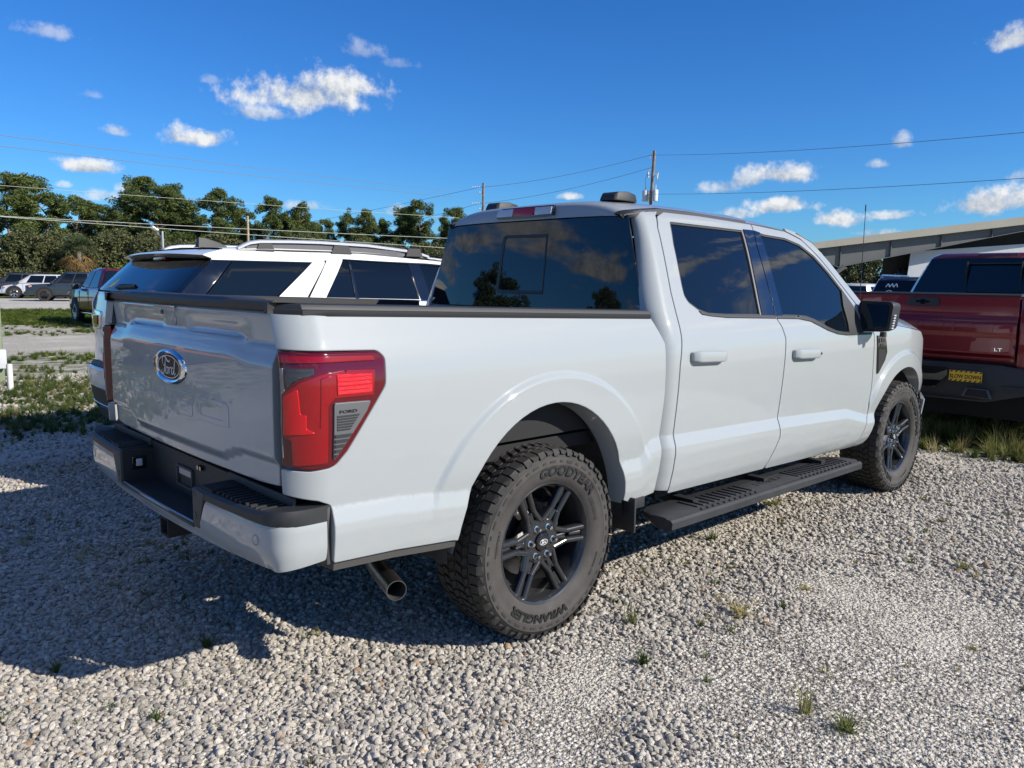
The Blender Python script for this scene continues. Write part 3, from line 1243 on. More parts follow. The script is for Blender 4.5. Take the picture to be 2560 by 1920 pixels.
M_STRIP = mat('clear_strip_lens', (0.16, 0.14, 0.14), 0.10, coat=1.0)
M_INSERT = mat('grey_lamp_insert', (0.10, 0.105, 0.11), 0.38)
M_TYRE = mat('tyre_rubber', (0.024, 0.0225, 0.021), 0.72, bump=(700, 0.15, 2), vary=(14, 0.3))
M_WALL = mat('dusty_sidewall', (0.046, 0.042, 0.039), 0.75, bump=(260, 0.18, 3), vary=(7, 0.35))
M_LETTER = mat('black_tyre_lettering', (0.012, 0.012, 0.013), 0.5)
M_RIM = mat('dark_alloy', (0.026, 0.027, 0.029), 0.28, metal=0.2, coat=0.6, coat_rough=.08)
M_WHITEP = mat('white_print', (0.75, 0.76, 0.77), 0.4)
M_MIRROR = mat('mirror_glass', (0.35, 0.37, 0.40), 0.02, metal=1.0)
M_AMBER = mat('amber_lens', (0.75, 0.18, 0.02), 0.1, coat=1.0)


def arc_pts(cy, cz, ry, rz, a0, a1, n=22):
    return [(cy + ry * math.cos(rad(a0 + (a1 - a0) * i / n)), cz + rz * math.sin(rad(a0 + (a1 - a0) * i / n)), 0.0) for i in range(n + 1)]


def crest(cy, cz, ro, s):
    out = []
    for d in (.016, .012, .005, -.003, -.011, -.018, -.022, -.028):
        for a in np.radians(np.arange(20, 165, 1.1)):
            out.append((s * (cy + (ro + d) * math.cos(a)), cz + (ro + d) * math.sin(a)))
    return out


def crease(y0, y1, s):
    out = []
    ys = np.arange(y0, y1, .022)
    zc = np.interp(ys, ZC[:, 0], ZC[:, 1])
    for d in (.016, .009, .005, .002, -.001, -.004, -.008, -.018, -.034, -.050, -.057, -.064):
        out += [(s * y, z + d) for y, z in zip(ys, zc)]
    return out


def zrail(y):
    return 1.366 - 0.0255 * y


def flipM(M):
    return lambda u, v: M(u, v) * np.array([-1.0, 1, 1])


def cabM(s, z):
    s = np.asarray(s, float)
    z = np.asarray(z, float)
    R = 0.10 - 0.045 * sstep(1.38, 1.83, z)
    ys = 0.86 + 0.12 * np.clip(z - 1.38, 0, 0.6)
    y = -np.minimum(s, -ys)
    a = np.clip((s + ys) / R, 0, PI / 2)
    e = np.maximum(s + ys - R * PI / 2, 0)
    return np.stack([side_x(y, z) - R * (1 - np.cos(a)) - e, y - R * np.sin(a), z + 0 * s], -1)


def gate_prof(x, z):
    ax = np.abs(x)
    zl = 1.303 - 0.020 * sstep(0.50, 0.70, ax)
    p = 0.026 * sstep(zl + 0.004, zl - 0.075, z) + 0.006 * sstep(zl + 0.006, zl - 0.006, z)
    # upper bay beside the camera block is pressed in a little
    p = p - 0.010 * sstep(0.10, 0.17, ax) * sstep(1.365, 1.345, z) * sstep(zl - 0.01, zl + 0.02, z) * sstep(0.66, 0.52, ax)
    zc = 0.872 + 0.042 * sstep(0.42, 0.60, ax)
    p = p - 0.020 * sstep(zc + 0.004, zc - 0.030, z)
    p = p - 0.030 * (x / 0.83) ** 2 * 0.8
    p = p + 0.13 * np.clip(z - zl - .008, 0, 1) * sstep(1.402, 1.39, z)
    return p


def gateM(x, z):
    x = np.asarray(x, float)
    z = np.asarray(z, float)
    return np.stack([x + 0 * z, -1.147 - gate_prof(x, z) + 0 * z, z + 0 * x], -1)


def make_wheel(name, parent, loc, side=1, spin=0.0, letters=True):
    """all-terrain tyre on a six-twin-spoke dark alloy; built on +x, axle at the origin"""
    R, Wd = 0.412, 0.275
    hub = empty(name, loc, 0, parent)
    hub.rotation_euler = (spin, 0, 0 if side > 0 else PI)
    # carcass: x is measured from the wheel centre plane; outer wall near x=+0.135
    o = 0.0
    prof = [(-.105, .262), (-.125, .285), (-.138, .33), (-.136, .365), (-.125, .392), (-.105, R - .010), (-.06, R - .008), (0, R - .007), (.06, R - .008), (.105, R - .010),
            (.126, .392), (.1365, .372)]
    MB().lathe(prof, 96).build('tyre', M_TYRE, hub, smooth=40)
    wall = [(.1365, .372), (.1385, .371), (.1395, .355), (.1395, .340), (.1375, .337), (.136, .315), (.132, .292), (.124, .277), (.118, .268), (.112, .262)]
    MB().lathe(wall, 96).build('sidewall', M_WALL, hub, smooth=30)
    # tread: interlocking angular blocks in five ribs plus shoulder lugs that run down the wall
    mb = MB()
    N = 60

    def P(x, r, q):
        return (x, r * math.cos(q), r * math.sin(q))
    rnd = random.Random(3)
    for k in range(N):
        q0 = 2 * PI * k / N
        dq = 2 * PI / N
        for row, (xa, xb) in enumerate(((-.078, -.045), (-.040, -.003), (.003, .040), (.045, .078))):
            off = (0.0, .5, .15, .62)[row]
            sk = (.30, -.34, .34, -.30)[row]
            g = .13
            a, b = q0 + dq * (off + g), q0 + dq * (off + 1 - g)
            s = sk * dq
            zig = dq * .16
            base = [P(xa, R - .012, a), P(xb, R - .012, a + s), P(xb, R - .012, b + s - zig), P(xa, R - .012, b + zig * .4)]
            top = [P(xa + .0015, R + .001, a + .004), P(xb - .0015, R + .001, a + s + .004), P(xb - .0015, R + .001, b + s - zig - .004), P(xa + .0015, R + .001, b + zig * .4 - .004)]
            mb.hexa(base, top)
        for sg in (-1, 1):
            long = (k % 2 == 0)
            xa, xb = .083, (.128 if long else .122)
            a, b = q0 + dq * .07, q0 + dq * .90
            if sg < 0:
                a += dq * .4
                b += dq * .4
            r1 = R - .0035 if long else R - .006
            top = [P(sg * xa, R, a), P(sg * xb, r1, a), P(sg * xb, r1, b), P(sg * xa, R, b)]
            base = [P(sg * xa, R - .014, a), P(sg * (xb - .004), R - .022, a), P(sg * (xb - .004), R - .022, b), P(sg * xa, R - .014, b)]
            mb.hexa(base, top)
            # lug face running down onto the wall
            r2 = .380 if long else .388
            top = [P(sg * (xb + .001), r1, a), P(sg * .1405, r2 + .012, a), P(sg * .1405, r2, a + dq * .1), P(sg * .1405, r2, b - dq * .1), P(sg * .1405, r2 + .012, b), P(sg * (xb + .001), r1, b)]
            ctr = [(p[0] - sg * .010, p[1], p[2]) for p in top]
            n = 6
            mb.add(top + ctr, [tuple(range(6))] + [(i, (i + 1) % 6, 6 + (i + 1) % 6, 6 + i) for i in range(6)])
    tag(mb.build('tread', M_TYRE, hub, smooth=None), kind='stuff')
    # raised ring and bars on the wall
    mb = MB()
    for k in range(44):
        q = 2 * PI * k / 44
        w_ = .045 if k % 2 else .024
        r0, r1 = (.352, .361)
        mb.hexa([P(.1385, r0, q - w_), P(.1385, r1, q - w_), P(.1385, r1, q + w_), P(.1385, r0, q + w_)],
                [P(.1415, r0, q - w_), P(.1415, r1, q - w_), P(.1415, r1, q + w_), P(.1415, r0, q + w_)])
    tag(mb.build('sidewall_bars', M_TYRE, hub, smooth=None), kind='stuff')
    if letters:
        def bend(ang0, r0, flip=False):
            def fn(u, v, w):
                # angle measured clockwise from the top seen from outside (+x): y to the right is forward
                th = ang0 + u / r0
                r = r0 + v
                # side=+1: viewer at +x sees +y on the right
                return (.1365 + .0015 + w, r * math.sin(th), r * math.cos(th))
            return fn
        for txt, a0, sz in (('GOODYEAR', 20, .052), ('WRANGLER', 192, .050)):
            V, F = text_mesh(txt, sz, .12, 2, .0012)
            fn = bend(rad(a0 * 1.0), .300)
            solid_text('tyre_lettering', M_LETTER, txt, sz, fn, hub, .0022, .12, .0020, sx=1.24)
        for txt, a0, sz, r0 in (('TERRITORY', -78, .017, .306), ('275/60R20 115S', 118, .013, .310), ('OUTSIDE  MADE IN USA', 68, .009, .292)):
            solid_text('tyre_lettering', M_TYRE, txt, sz, bend(rad(a0), r0), hub, .0012, 0, 0, sx=1.25)
    # rim
    rim = [(-.10, .262), (-.10, .245), (-.02, .232), (.06, .240), (.092, .250), (.104, .2655), (.112, .2665), (.1155, .262), (.112, .254), (.098, .2465), (.088, .243)]
    r_ = MB().lathe(rim, 72).build('rim', M_RIM, hub, smooth=35)
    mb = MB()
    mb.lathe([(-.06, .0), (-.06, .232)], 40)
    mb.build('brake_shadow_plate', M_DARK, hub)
    mb = MB()
    mb.lathe([(-.03, .06), (-.03, .165), (-.012, .168), (-.012, .06)], 48)
    mb.build('brake_disc', mat('brake_disc_steel', (.30, .29, .28), .35, metal=1.0, bump=(90, .2, 2)), hub, smooth=30)
    MB().box((-.0, .10, .09), (.07, .10, .12)).build('brake_caliper', mat('caliper_metal', (.16, .155, .15), .5, metal=.6), hub, bevel=.008)
    sp = MB()

    def bar(p, q, w0, w1, x0, x1, dep=.034):
        p, q = Vector(p), Vector(q)
        d = (q - p).normalized()
        nrm = Vector((-d.y, d.x))
        a = [p + nrm * w0, q + nrm * w1, q - nrm * w1, p - nrm * w0]
        c = [p + nrm * w0 * .55, q + nrm * w1 * .55, q - nrm * w1 * .55, p - nrm * w0 * .55]
        xs = [x0, x1, x1, x0]
        base = [(xs[i] - dep, a[i].x, a[i].y) for i in range(4)]
        mid = [(xs[i] - .010, a[i].x, a[i].y) for i in range(4)]
        top = [(xs[i], c[i].x, c[i].y) for i in range(4)]
        sp.hexa(base, mid)
        sp.hexa(mid, top)
    for k in range(6):
        th = rad(60 * k + 2)

        def pol(r, dth):
            return (r * math.sin(th + rad(dth)), r * math.cos(th + rad(dth)))
        for s in (-1, 1):
            bar(pol(.088, s * 2), pol(.152, s * 21.5), .0125, .0125, .084, .090)
            bar(pol(.149, s * 21.2), pol(.256, s * 24.0), .0125, .0135, .090, .102)
            # web joining neighbouring pairs near the hub
            if s > 0:
                bar(pol(.178, 30), pol(.256, 30), .012, .014, .076, .088)
        bar(pol(.075, 30), pol(.150, 27), .013, .008, .074, .080)
        bar(pol(.075, -30), pol(.150, -27), .013, .008, .074, .080)
    sp.build('spoke_set', M_RIM, hub, smooth=30, bevel=.0025, seg=1)
    MB().lathe([(.02, .105), (.070, .103), (.080, .094), (.082, .045), (.078, .040)], 48).build('hub_face', M_RIM, hub, smooth=30)
    cap = MB().lathe([(.070, .041), (.090, .039), (.094, .033), (.094, .0)], 36).build('centre_cap', M_BLACKG, hub, smooth=30)
    mb = MB()
    for pts, wd in SCRIPT_STROKES:
        ribbon(mb, pts, wd, lambda u, v, w: (.0945 + w, u * .020, v * .020), .0008)
    ring = []
    for k in range(33):
        q = 2 * PI * k / 32
        ring.append((1.12 * math.cos(q), .60 * math.sin(q)))
    ribbon(mb, ring, [.07] * 33, lambda u, v, w: (.0945 + w, u * .020, v * .020), .0008)
    mb.build('cap_logo', M_WHITEP, hub, smooth=None)
    for k in range(6):
        q = 2 * PI * k / 6 + rad(32)
        cy, cz = .0675 * math.sin(q), .0675 * math.cos(q)
        mb = MB().lathe([(.076, .0105), (.100, .0105), (.106, .0075), (.108, 0)], 6, (0, cy, cz))
        mb.lathe([(.076, .015), (.082, .0145), (.083, .010)], 14, (0, cy, cz))
        mb.build('lug_nut', M_CHROME, hub, smooth=25)
    return hub


def make_pickup():
    T = empty('pickup_truck', (0, 0, 0))
    tag(T, 'pale grey crew cab pickup with black wheels, nearest vehicle on the gravel', 'pickup truck')
    # ---------------- bed sides
    low = [(-0.697, 1.3475), (-0.765, 1.225), (-0.770, 0.969), (-0.757, 0.777), (-0.741, 0.497), (-0.56, 0.480), (-0.470, 0.505)]
    arch = [(-(y), z, 0) for y, z, _ in arc_pts(0.0, 0.45, 0.505, 0.565, 8, 172, 30)]
    # arch runs from the front (s negative) over the wheel to the rear
    arch = [(-a[0] * -1 if False else a[0], a[1], 0) for a in arch]
    out = low[:]
    out[-1] = (-0.495, 0.505)
    for y, z, _ in arc_pts(0.0, 0.45, 0.500, 0.565, 10, 172, 30):
        out.append((-y, z, 0))
    out += [(0.525, 0.535), (0.780, 0.556), (1.028, 0.565), (1.028, 0.762, .02), (1.075, 0.783, .02), (1.197, 0.806), (1.2055, 0.899), (1.2055, 1.30), (1.2055, 1.394), (0.9, zrail(-0.9) - .001)]
    out = out[::-1]
    lamp = [(1.2055, 1.276, .010), (0.846, 1.270, .035), (0.819, 1.245, .03), (0.824, 1.150, .05), (0.973, 0.940, .06), (1.020, 0.893, .06), (1.10, 0.886, .05), (1.2055, 0.900, .01)]
    # lamp notch is cut out of the rear edge: outer polygon detours round it
    body = [p for p in out]
    i = [k for k, p in enumerate(body) if p[:2] == (1.2055, 1.30)][0]
    j = [k for k, p in enumerate(body) if p[:2] == (1.2055, 0.899)][0]
    if i < j:
        body = body[:i] + [(1.2055, 1.281)] + [(a, b, r) for a, b, r in lamp[1:-1]] + [(1.2055, 0.893)] + body[j + 1:]
    Q = fillet(body, .010, .018)
    for mir in (False, True):
        panel('bed_side', M_PAINT, bedM, Q, (), T, g=.015, roll=.005, depth=.03, mirror=mir, extra=crest(.02, .45, .685, -1) + crease(-1.02, -.52, -1) + crease(.50, .75, -1))
        # rolled lip inside the wheel opening
        mb = MB()
        rr = arc_pts(0.0, 0.45, 0.500, 0.565, 4, 178, 40)
        ring0 = [(float(side_x(y, z)) - .012, y, z) for y, z, _ in rr]
        ring1 = [(.90, y * .985, .45 + (z - .45) * .985) for y, z, _ in rr]
        mb.loft([ring0, ring1], closed=False)
        mb.build('arch_lip', M_PAINT, T, smooth=60, mirror=mir)
    # ---------------- tail lamps
    LQ = fillet(lamp, .02, .015)

    def lens(name, m, pts, lift, par, mir, r=.008, roll=.003, depth=.008, relief=None, g=.02):
        return panel(name, m, bedM, fillet(pts, r, .012), (), par, g=g, roll=roll, depth=depth, lift=lift, mirror=mir, relief=relief)
    for mir in (False, True):
        lam = lens('tail_lamp', M_REDD, [(a - (.004 if a > 1.2 else 0), b, r) for a, b, r in [(p[0], p[1], p[2]) for p in lamp]], .004, T, mir, roll=.010, depth=.03)
        lens('lamp_bar', M_RED, [(1.190, 1.262), (0.872, 1.254, .02), (0.860, 1.236, .01), (1.190, 1.238)], .010, lam, mir, .004)
        lens('brake_lens', M_RED, [(1.187, 1.142, .02), (1.128, 1.180, .03), (1.064, 1.203, .03), (0.985, 1.212, .02), (0.866, 1.208), (0.876, 1.122, .01), (1.024, 1.122, .01), (1.046, 1.100, .02), (1.046, .912, .01), (1.155, .905, .01), (1.160, .990, .01), (1.187, 1.000, .01)], .009, lam, mir, .006)
        lens('bright_lens', M_REDB, [(1.186, 1.132, .012), (1.136, 1.163, .012), (1.130, 1.076, .01), (1.112, 1.074, .006), (1.112, 1.030, .006), (1.080, 1.012), (1.186, 1.006, .008)], .0125, lam, mir, .006)
        lens('bulb_cover', M_RED, [(1.068, 1.190, .01), (1.026, 1.198, .01), (1.024, 1.128), (1.060, 1.10, .01), (1.066, 1.03, .01), (1.074, 1.03, .01)], .0115, lam, mir, .004)
        lens('reflector', M_REFL, [(1.014, 1.200), (0.880, 1.196), (0.884, 1.130), (1.016, 1.130)], .0125, lam, mir, .006,
             relief=lambda u, v: .0018 * np.sin(v * 2 * PI / .0135), g=.004)
        lens('reverse_lens', M_CLEARD, [(1.176, 1.222), (1.084, 1.222), (1.086, 1.200), (1.136, 1.186), (1.176, 1.158)], .0075, lam, mir, .005,
             relief=lambda u, v: .0014 * np.sin(v * 2 * PI / .010), g=.004)
        lens('clear_strip', M_STRIP, [(1.196, 1.222), (1.181, 1.222), (1.181, 1.150), (1.191, 1.140), (1.192, 1.02), (1.186, .93), (1.193, .93), (1.198, 1.05)], .007, lam, mir, .003)
        ins = lens('lamp_insert', M_INSERT, [(1.028, 1.108, .012), (0.888, 1.106), (0.905, 1.072), (0.966, 0.992), (1.024, 0.920), (1.030, 0.924)], .0115, lam, mir, .006)
        mb = MB()
        for k in range(6):
            z0 = 1.066 - k * .0088
            a, b = 1.018, 0.935 + k * .0066
            mb.prism([(a, z0), (b, z0), (b + .002, z0 - .005), (a, z0 - .005)], lambda u, v, w: tuple((surf(bedM, np.array([[u, v]]), w, -1.0)[0])[0]), .011, .0145)
        for k in range(5):
            z0 = 1.004 - k * .0165
            a, b = 1.026, 0.958 + k * .0125 + .004
            mb.prism([(a, z0), (b, z0), (b + .006, z0 - .010), (a, z0 - .010)], lambda u, v, w: tuple((surf(bedM, np.array([[u, v]]), w, -1.0)[0])[0]), .011, .0150)
        mb.build('insert_ridges', mat('dark_insert_ridge', (.03, .032, .034), .4), lam, smooth=None, mirror=mir)
        sg = -1 if not mir else 1

        def fordfn(u, v, w, mir=mir):
            # reads left to right seen from outside
            s_ = 0.977 - u if not mir else 0.977 + u
            p = surf(bedM, np.array([[s_, 1.0735 + v]]), .0115 + w, -1.0)[0][0]
            return tuple(p)
        o_ = solid_text('lamp_lettering', M_BLACKG, 'FORD', .0135, fordfn, lam, .0022, 0, .0003, sx=1.9)
        if mir:
            for v in o_.data.vertices:
                v.co.x = -v.co.x
    # ---------------- rails on the bed sides
    for mir in (False, True):
        rings = []
        ys = np.linspace(-1.168, 0.690, 24)
        for y in ys:
            x0 = float(side_x(y, zrail(y) - .004))
            c = max(0, (-1.03 - y)) / .14
            x0 = min(x0, 0.998) - .14 * (1 - math.sqrt(max(0, 1 - min(c, 1) ** 2)))
            z = zrail(y)
            rings.append([(x0 + .004, y, z - .004), (x0 + .005, y, z + .012), (x0 - .001, y, z + .0145), (x0 - .002, y, z + .019), (x0 - .010, y, z + .030), (x0 - .030, y, z + .034), (max(x0 - .085, .838 if y < -1.04 else 0), y, z + .034), (max(x0 - .092, .835 if y < -1.04 else 0), y, z + .026), (max(x0 - .092, .835 if y < -1.04 else 0), y, z - (.05 if y > -1.04 else .004)), (x0 - .03, y, z - (.05 if y > -1.04 else .004))])
        MB().loft(rings, closed=True, caps=True).build('bed_rail', M_BLACK, T, smooth=35, mirror=mir)
    mb = MB()
    for sg in (-1, 1):
        mb.box((sg * .87, -.19, 1.10), (.02, 1.72, .50))
    mb.box((0, -.19, .87), (1.74, 1.70, .02)).box((0, .68, 1.10), (1.76, .03, .50))
    mb.build('bed_liner', M_DARK, T)
    # ---------------- tailgate
    tg = fillet([(-.826, .815, .012), (-.700, .808), (.700, .808), (.826, .815, .012), (.829, .93), (.826, 1.402, .008), (-.826, 1.402, .008), (-.829, .93)], .01, .018)
    gate = panel('tailgate', M_PAINT, gateM, tg, (), T, g=.016, roll=.004, depth=.05, ref=(0, 0, 1.1))
    rings = []
    for x in np.linspace(-.832, .832, 40):
        y0 = -1.150 - float(gate_prof(np.array(x), np.array(1.40)))
        e = .012 * sstep(.5, .56, abs(x))
        rings.append([(x, y0 + .004, 1.399), (x, y0 - .020, 1.401), (x, y0 - .026, 1.410), (x, y0 - .024, 1.430), (x, y0 - .014, 1.440 - e * .4), (x, y0 + .05, 1.441 - e * .8), (x, y0 + .13, 1.432 - e), (x, y0 + .13, 1.402)])
    MB().loft(rings, closed=True, caps=True).build('tailgate_cap', M_BLACK, gate, smooth=40)

    def gfn(lift=0.0):
        def fn(u, v, w):
            return (u, float(gateM(np.array(u), np.array(v))[1]) - w - lift, v)
        return fn
    # camera block, keyhole
    mb = MB()
    mb.prism(fillet([(-.215, 1.392), (-.225, 1.372), (.01, 1.372), (.02, 1.392)], .004, .05), gfn(), 0, .004)
    mb.build('handle_block', M_PAINT, gate, bevel=.0015, smooth=40)
    mb = MB().lathe([(0, .012), (-.006, .011), (-.007, .006), (-.003, 0)], 20, (-.135, float(gateM(np.array(-.135), np.array(1.366))[1]), 1.366), axis='y')
    mb.build('rear_camera', M_BLACKG, gate)
    mb = MB().lathe([(0, .024), (-.004, .0235), (-.005, .011), (-.003, .009), (-.003, 0)], 24, (-.012, float(gateM(np.array(-.01), np.array(1.338))[1]), 1.338), axis='y')
    mb.build('lock', M_PAINT, gate, smooth=30)
    # pressed model letters
    LET = [
        [(-.505, .972), (-.505, 1.062), (-.295, 1.062), (-.295, 1.042), (-.455, 1.042), (-.455, 1.026), (-.330, 1.026), (-.330, 1.006), (-.455, 1.006), (-.455, .972)],
        [(-.270, 1.006), (-.270, 1.024), (-.170, 1.024), (-.170, 1.006)],
        [(-.145, 1.036), (-.145, 1.062), (-.062, 1.062), (-.062, .972), (-.112, .972), (-.112, 1.036)],
        [(-.035, .972), (-.035, .992), (.160, .992), (.160, 1.008), (-.035, 1.008), (-.035, 1.062), (.212, 1.062), (.212, 1.042), (.012, 1.042), (.012, 1.027), (.200, 1.027, .012), (.212, 1.015), (.212, .984, .012), (.200, .972)],
    ]
    zero_o = [(.238, .984), (.238, 1.062), (.500, 1.062, .02), (.520, 1.046), (.520, .972), (.250, .972)]
    zero_i = [(.288, .994), (.288, 1.040), (.470, 1.040), (.470, .994)]
    for L in LET:
        q = fillet(L, .004, .02)
        panel('tailgate_letter', M_PAINT, gateM, q, (), gate, g=.02, roll=.0022, depth=.004, lift=.0022, ref=(0, 0, 1.1))
    panel('tailgate_letter', M_PAINT, gateM, fillet(zero_o, .006, .02), (fillet(zero_i, .004, .02),), gate, g=.02, roll=.0022, depth=.004, lift=.0022, ref=(0, 0, 1.1))
    # oval badge
    cz = 1.150

    def oval(a, b, n=64):
        return [(a * math.cos(2 * PI * k / n), cz + b * math.sin(2 * PI * k / n)) for k in range(n)]
    y0 = float(gateM(np.array(0.0), np.array(cz))[1])
    rings = []
    for a, b, yy in ((.170, .072, .002), (.168, .070, -.006), (.150, .0615, -.013), (.125, .052, -.008), (.123, .0505, -.004)):
        rings.append([(p[0], y0 + yy, p[1]) for p in oval(a, b)])
    badge = MB().loft(rings).build('badge', M_CHROME, gate, smooth=50)
    MB().add([(p[0], y0 - .006, p[1]) for p in oval(.124, .051)], [tuple(range(64))]).build('badge_face', mat('badge_black', (.006, .006, .007), .25, spec=.3), badge, smooth=None)
    mb = MB()
    q = oval(.113, .0445)
    ribbon(mb, q + [q[0]], [.0032] * 65, lambda u, v, w: (u, y0 - .0065 - w, v), .001)
    for pts, wd in SCRIPT_STROKES:
        ribbon(mb, [(a * .100, b * .090) for a, b in pts], [w_ * .050 for w_ in wd], lambda u, v, w: (u, y0 - .0065 - w, cz - .003 + v), .0012)
    mb.build('badge_script', M_WHITEP, badge, smooth=None)

    # ---------------- rear bumper
    px = [(.985, -1.045), (.985, -1.10), (.984, -1.15), (.975, -1.195), (.945, -1.225), (.90, -1.238)] + [(x, -1.238 - .034 * (1 - (x / .9) ** 2)) for x in np.linspace(.85, 0, 14)]
    px = px + [(-a, b) for a, b in px[::-1][1:]]
    px = np.array(px)
    L = np.r_[0, np.cumsum(np.hypot(*np.diff(px, axis=0).T))]
    L = L - L[-1] / 2
    uu = np.linspace(L[0], L[-1], 600)
    sx_ = np.convolve(np.pad(np.interp(uu, L, px[:, 0]), 12, mode='reflect', reflect_type='odd'), np.ones(25) / 25, 'valid')
    sy_ = np.convolve(np.pad(np.interp(uu, L, px[:, 1]), 12, mode='reflect', reflect_type='odd'), np.ones(25) / 25, 'valid')

    def bumpM(u, z):
        u = np.asarray(u, float)
        z = np.asarray(z, float)
        x, y = np.interp(-u, uu, sx_), np.interp(-u, uu, sy_)
        # u>0 is the right end
        tuck = .035 * np.clip((.632 - z) / .08, 0, 1) ** 1.5 + .010 * np.clip((z - .70) / .03, 0, 1) ** 2
        ax = np.abs(x)
        return np.stack([x * (1 - .6 * tuck * (ax > .8)), y + tuck * sstep(.975, .90, ax), z], -1)
    ue = float(L[-1]) - .004
    bq = [(ue, .578, .012), (ue, .722, .010), (.93, .722), (.60, .722), (.505, .722, .02), (.455, .628, .02), (.42, .612, .02), (-.42, .612, .02), (-.455, .628, .02), (-.505, .722, .02), (-.60, .722), (-.93, .722), (-ue, .722, .010), (-ue, .578, .012), (-.95, .562), (-.6, .548), (0, .545), (.6, .548), (.95, .562)]
    bump = panel('rear_bumper', M_PAINT, bumpM, fillet(bq, .01, .02), (), T, g=.022, roll=.004, depth=.010, ref=(0, 0, .6))
    if bump.data.polygons and (bump.data.polygons[0].normal.length == 0):
        pass
    # black step pads
    for sg in (-1, 1):
        pad = []
        us = [u for u in np.linspace(.41, ue, 26)]
        rings = []
        for u in us:
            x, y, _ = bumpM(np.array([u]), np.array([.69]))[0]
            rise = .014 * float(sstep(.80, .96, u))
            inn = max(-1.128, y + .10) if u < .93 else min(y + .10, -1.06)
            xi = x if u < .88 else x - .075 * float(sstep(.88, 1.0, u))
            rings.append([(x, y + .006, .716), (x, y - .001, .722), (x, y + .000, .744 + rise), (x, y + .010, .754 + rise), (xi, inn, .757 + rise * .5), (xi, inn + .004, .70)])
        p_ = MB().loft(rings, closed=True, caps=True).build('step_pad', M_BLACK, bump, smooth=40, mirror=sg < 0)
        it = []
        for k in range(15):
            x = .445 + k * .032
            if x < .92:
                yb = -1.238 - .034 * (1 - (x / .9) ** 2)
                it.append(((x, (yb + .018 - 1.135) / 2, .759), (.010, round(abs(yb + .018 + 1.135), 2), .009)))
        boxes('pad_ridge', M_BLACK, bump, it, sg < 0)
        mb = MB()
        # lip behind the pad against the tailgate
        mb.box((.66, -1.126, .772), (.50, .012, .034))
        # plastic pillar beside the recess
        yb = float(bumpM(np.array([.45]), np.array([.66]))[0][1])
        mb.hexa([(.400, yb + .10, .600), (.448, yb + .10, .600), (.448, yb - .001, .606), (.400, yb - .001, .606)], [(.400, yb + .10, .752), (.510, yb + .10, .752), (.503, yb - .001, .745), (.400, yb - .001, .750)])
        mb.build('bumper_pillar', M_GREYPL, bump, smooth=30, bevel=.004, mirror=sg < 0)
        mb = MB().box((.400, -1.19, .676), (.008, .13, .15))
        mb.build('recess_cheek', M_BLACK, bump, mirror=sg < 0)
        lamp_ = MB().box((.394, -1.188, .690), (.010, .062, .058)).build('number_plate_lamp', M_BLACKG, bump, bevel=.006, mirror=sg < 0)
        MB().box((.388, -1.190, .692), (.004, .026, .032)).build('lamp_lens', M_CLEAR, bump, bevel=.0015, mirror=sg < 0)
        # parking sensors
        for u in (.86,):
            c, n, _, _ = surf(bumpM, np.array([[u, .662]]))
            c, n = c[0], n[0]
            if n[1] > 0:
                n = -n
            R_ = Vector(n).to_track_quat('Z', 'Y').to_matrix()
            mb = MB()
            prof = [(.0, .021), (.0016, .020), (.0016, .0165), (-.001, .016), (-.001, .0145), (.0018, .014), (.0020, .0)]
            tmp = MB().lathe(prof, 28, axis='z')
            mb.add([tuple(R_ @ Vector(v) + Vector(c)) for v in tmp.v], tmp.f)
            mb.build('parking_sensor', M_PAINT, bump, smooth=30, mirror=sg < 0)
            mb = MB()
            tmp = MB().lathe([(.0006, .0166), (.0010, .0150)], 28, axis='z')
            mb.add([tuple(R_ @ Vector(v) + Vector(c)) for v in tmp.v], tmp.f)
            mb.build('sensor_ring', M_BLACK, bump, mirror=sg < 0)
    mb = MB()
    mb.box((0, -1.19, .606), (.80, .15, .012))
    mb.box((0, -1.118, .69), (1.50, .014, .18)).box((0, -1.075, .74), (1.60, .012, .26))
    mb.box((0, -1.06, .79), (1.50, .02, .05))
    mb.build('bumper_recess', M_BLACK, bump, smooth=None)
    mb = MB()
    for x, z, w_, h_ in ((-.02, .725, .155, .010), (-.02, .645, .155, .010), (-.098, .685, .010, .08), (.058, .685, .010, .08)):
        mb.box((x, -1.130, z), (w_, .012, h_))
    mb.build('plate_bracket', M_GREYPL, bump, bevel=.002)
    MB().box((-.02, -1.127, .705), (.135, .004, .028)).build('bracket_bar', mat('grey_metal', (.42, .43, .45), .4, metal=.5), bump)
    for x in (.135, .16):
        MB().lathe([(0, .010), (-.012, .009), (-.012, 0)], 12, (x, -1.127, .755), axis='y').build('bumper_plug', M_BLACKG, bump)
    for sg in (-1, 1):
        yb = float(bumpM(np.array([.45]), np.array([.66]))[0][1])
        MB().lathe([(0, .014), (-.003, .013), (-.003, 0)], 18, (sg * .425, yb - .001, .650), axis='y').build('bumper_button', M_GREYPL, bump, smooth=30)
    # gap filler beside the bumper and dark valance below the bed side
    for mir in (False, True):
        mb = MB()
        mb.box((.945, -1.036, .66), (.05, .018, .20))
        mb.build('bumper_gap_filler', M_GREYPL, T, bevel=.004, mirror=mir)
        rings = []
        for y in np.linspace(-1.02, -.50, 10):
            z = np.interp(-y, [.525, .78, 1.028], [.535, .556, .565])
            x = float(side_x(y, z)) - .012
            rings.append([(x, y, z + .004), (x - .004, y, z - .030), (x - .10, y, z - .036), (x - .10, y, z + .004)])
        MB().loft(rings, caps=True).build('valance', M_GREYPL, T, smooth=40, mirror=mir)
    # hitch, exhaust, underbody
    mb = MB()
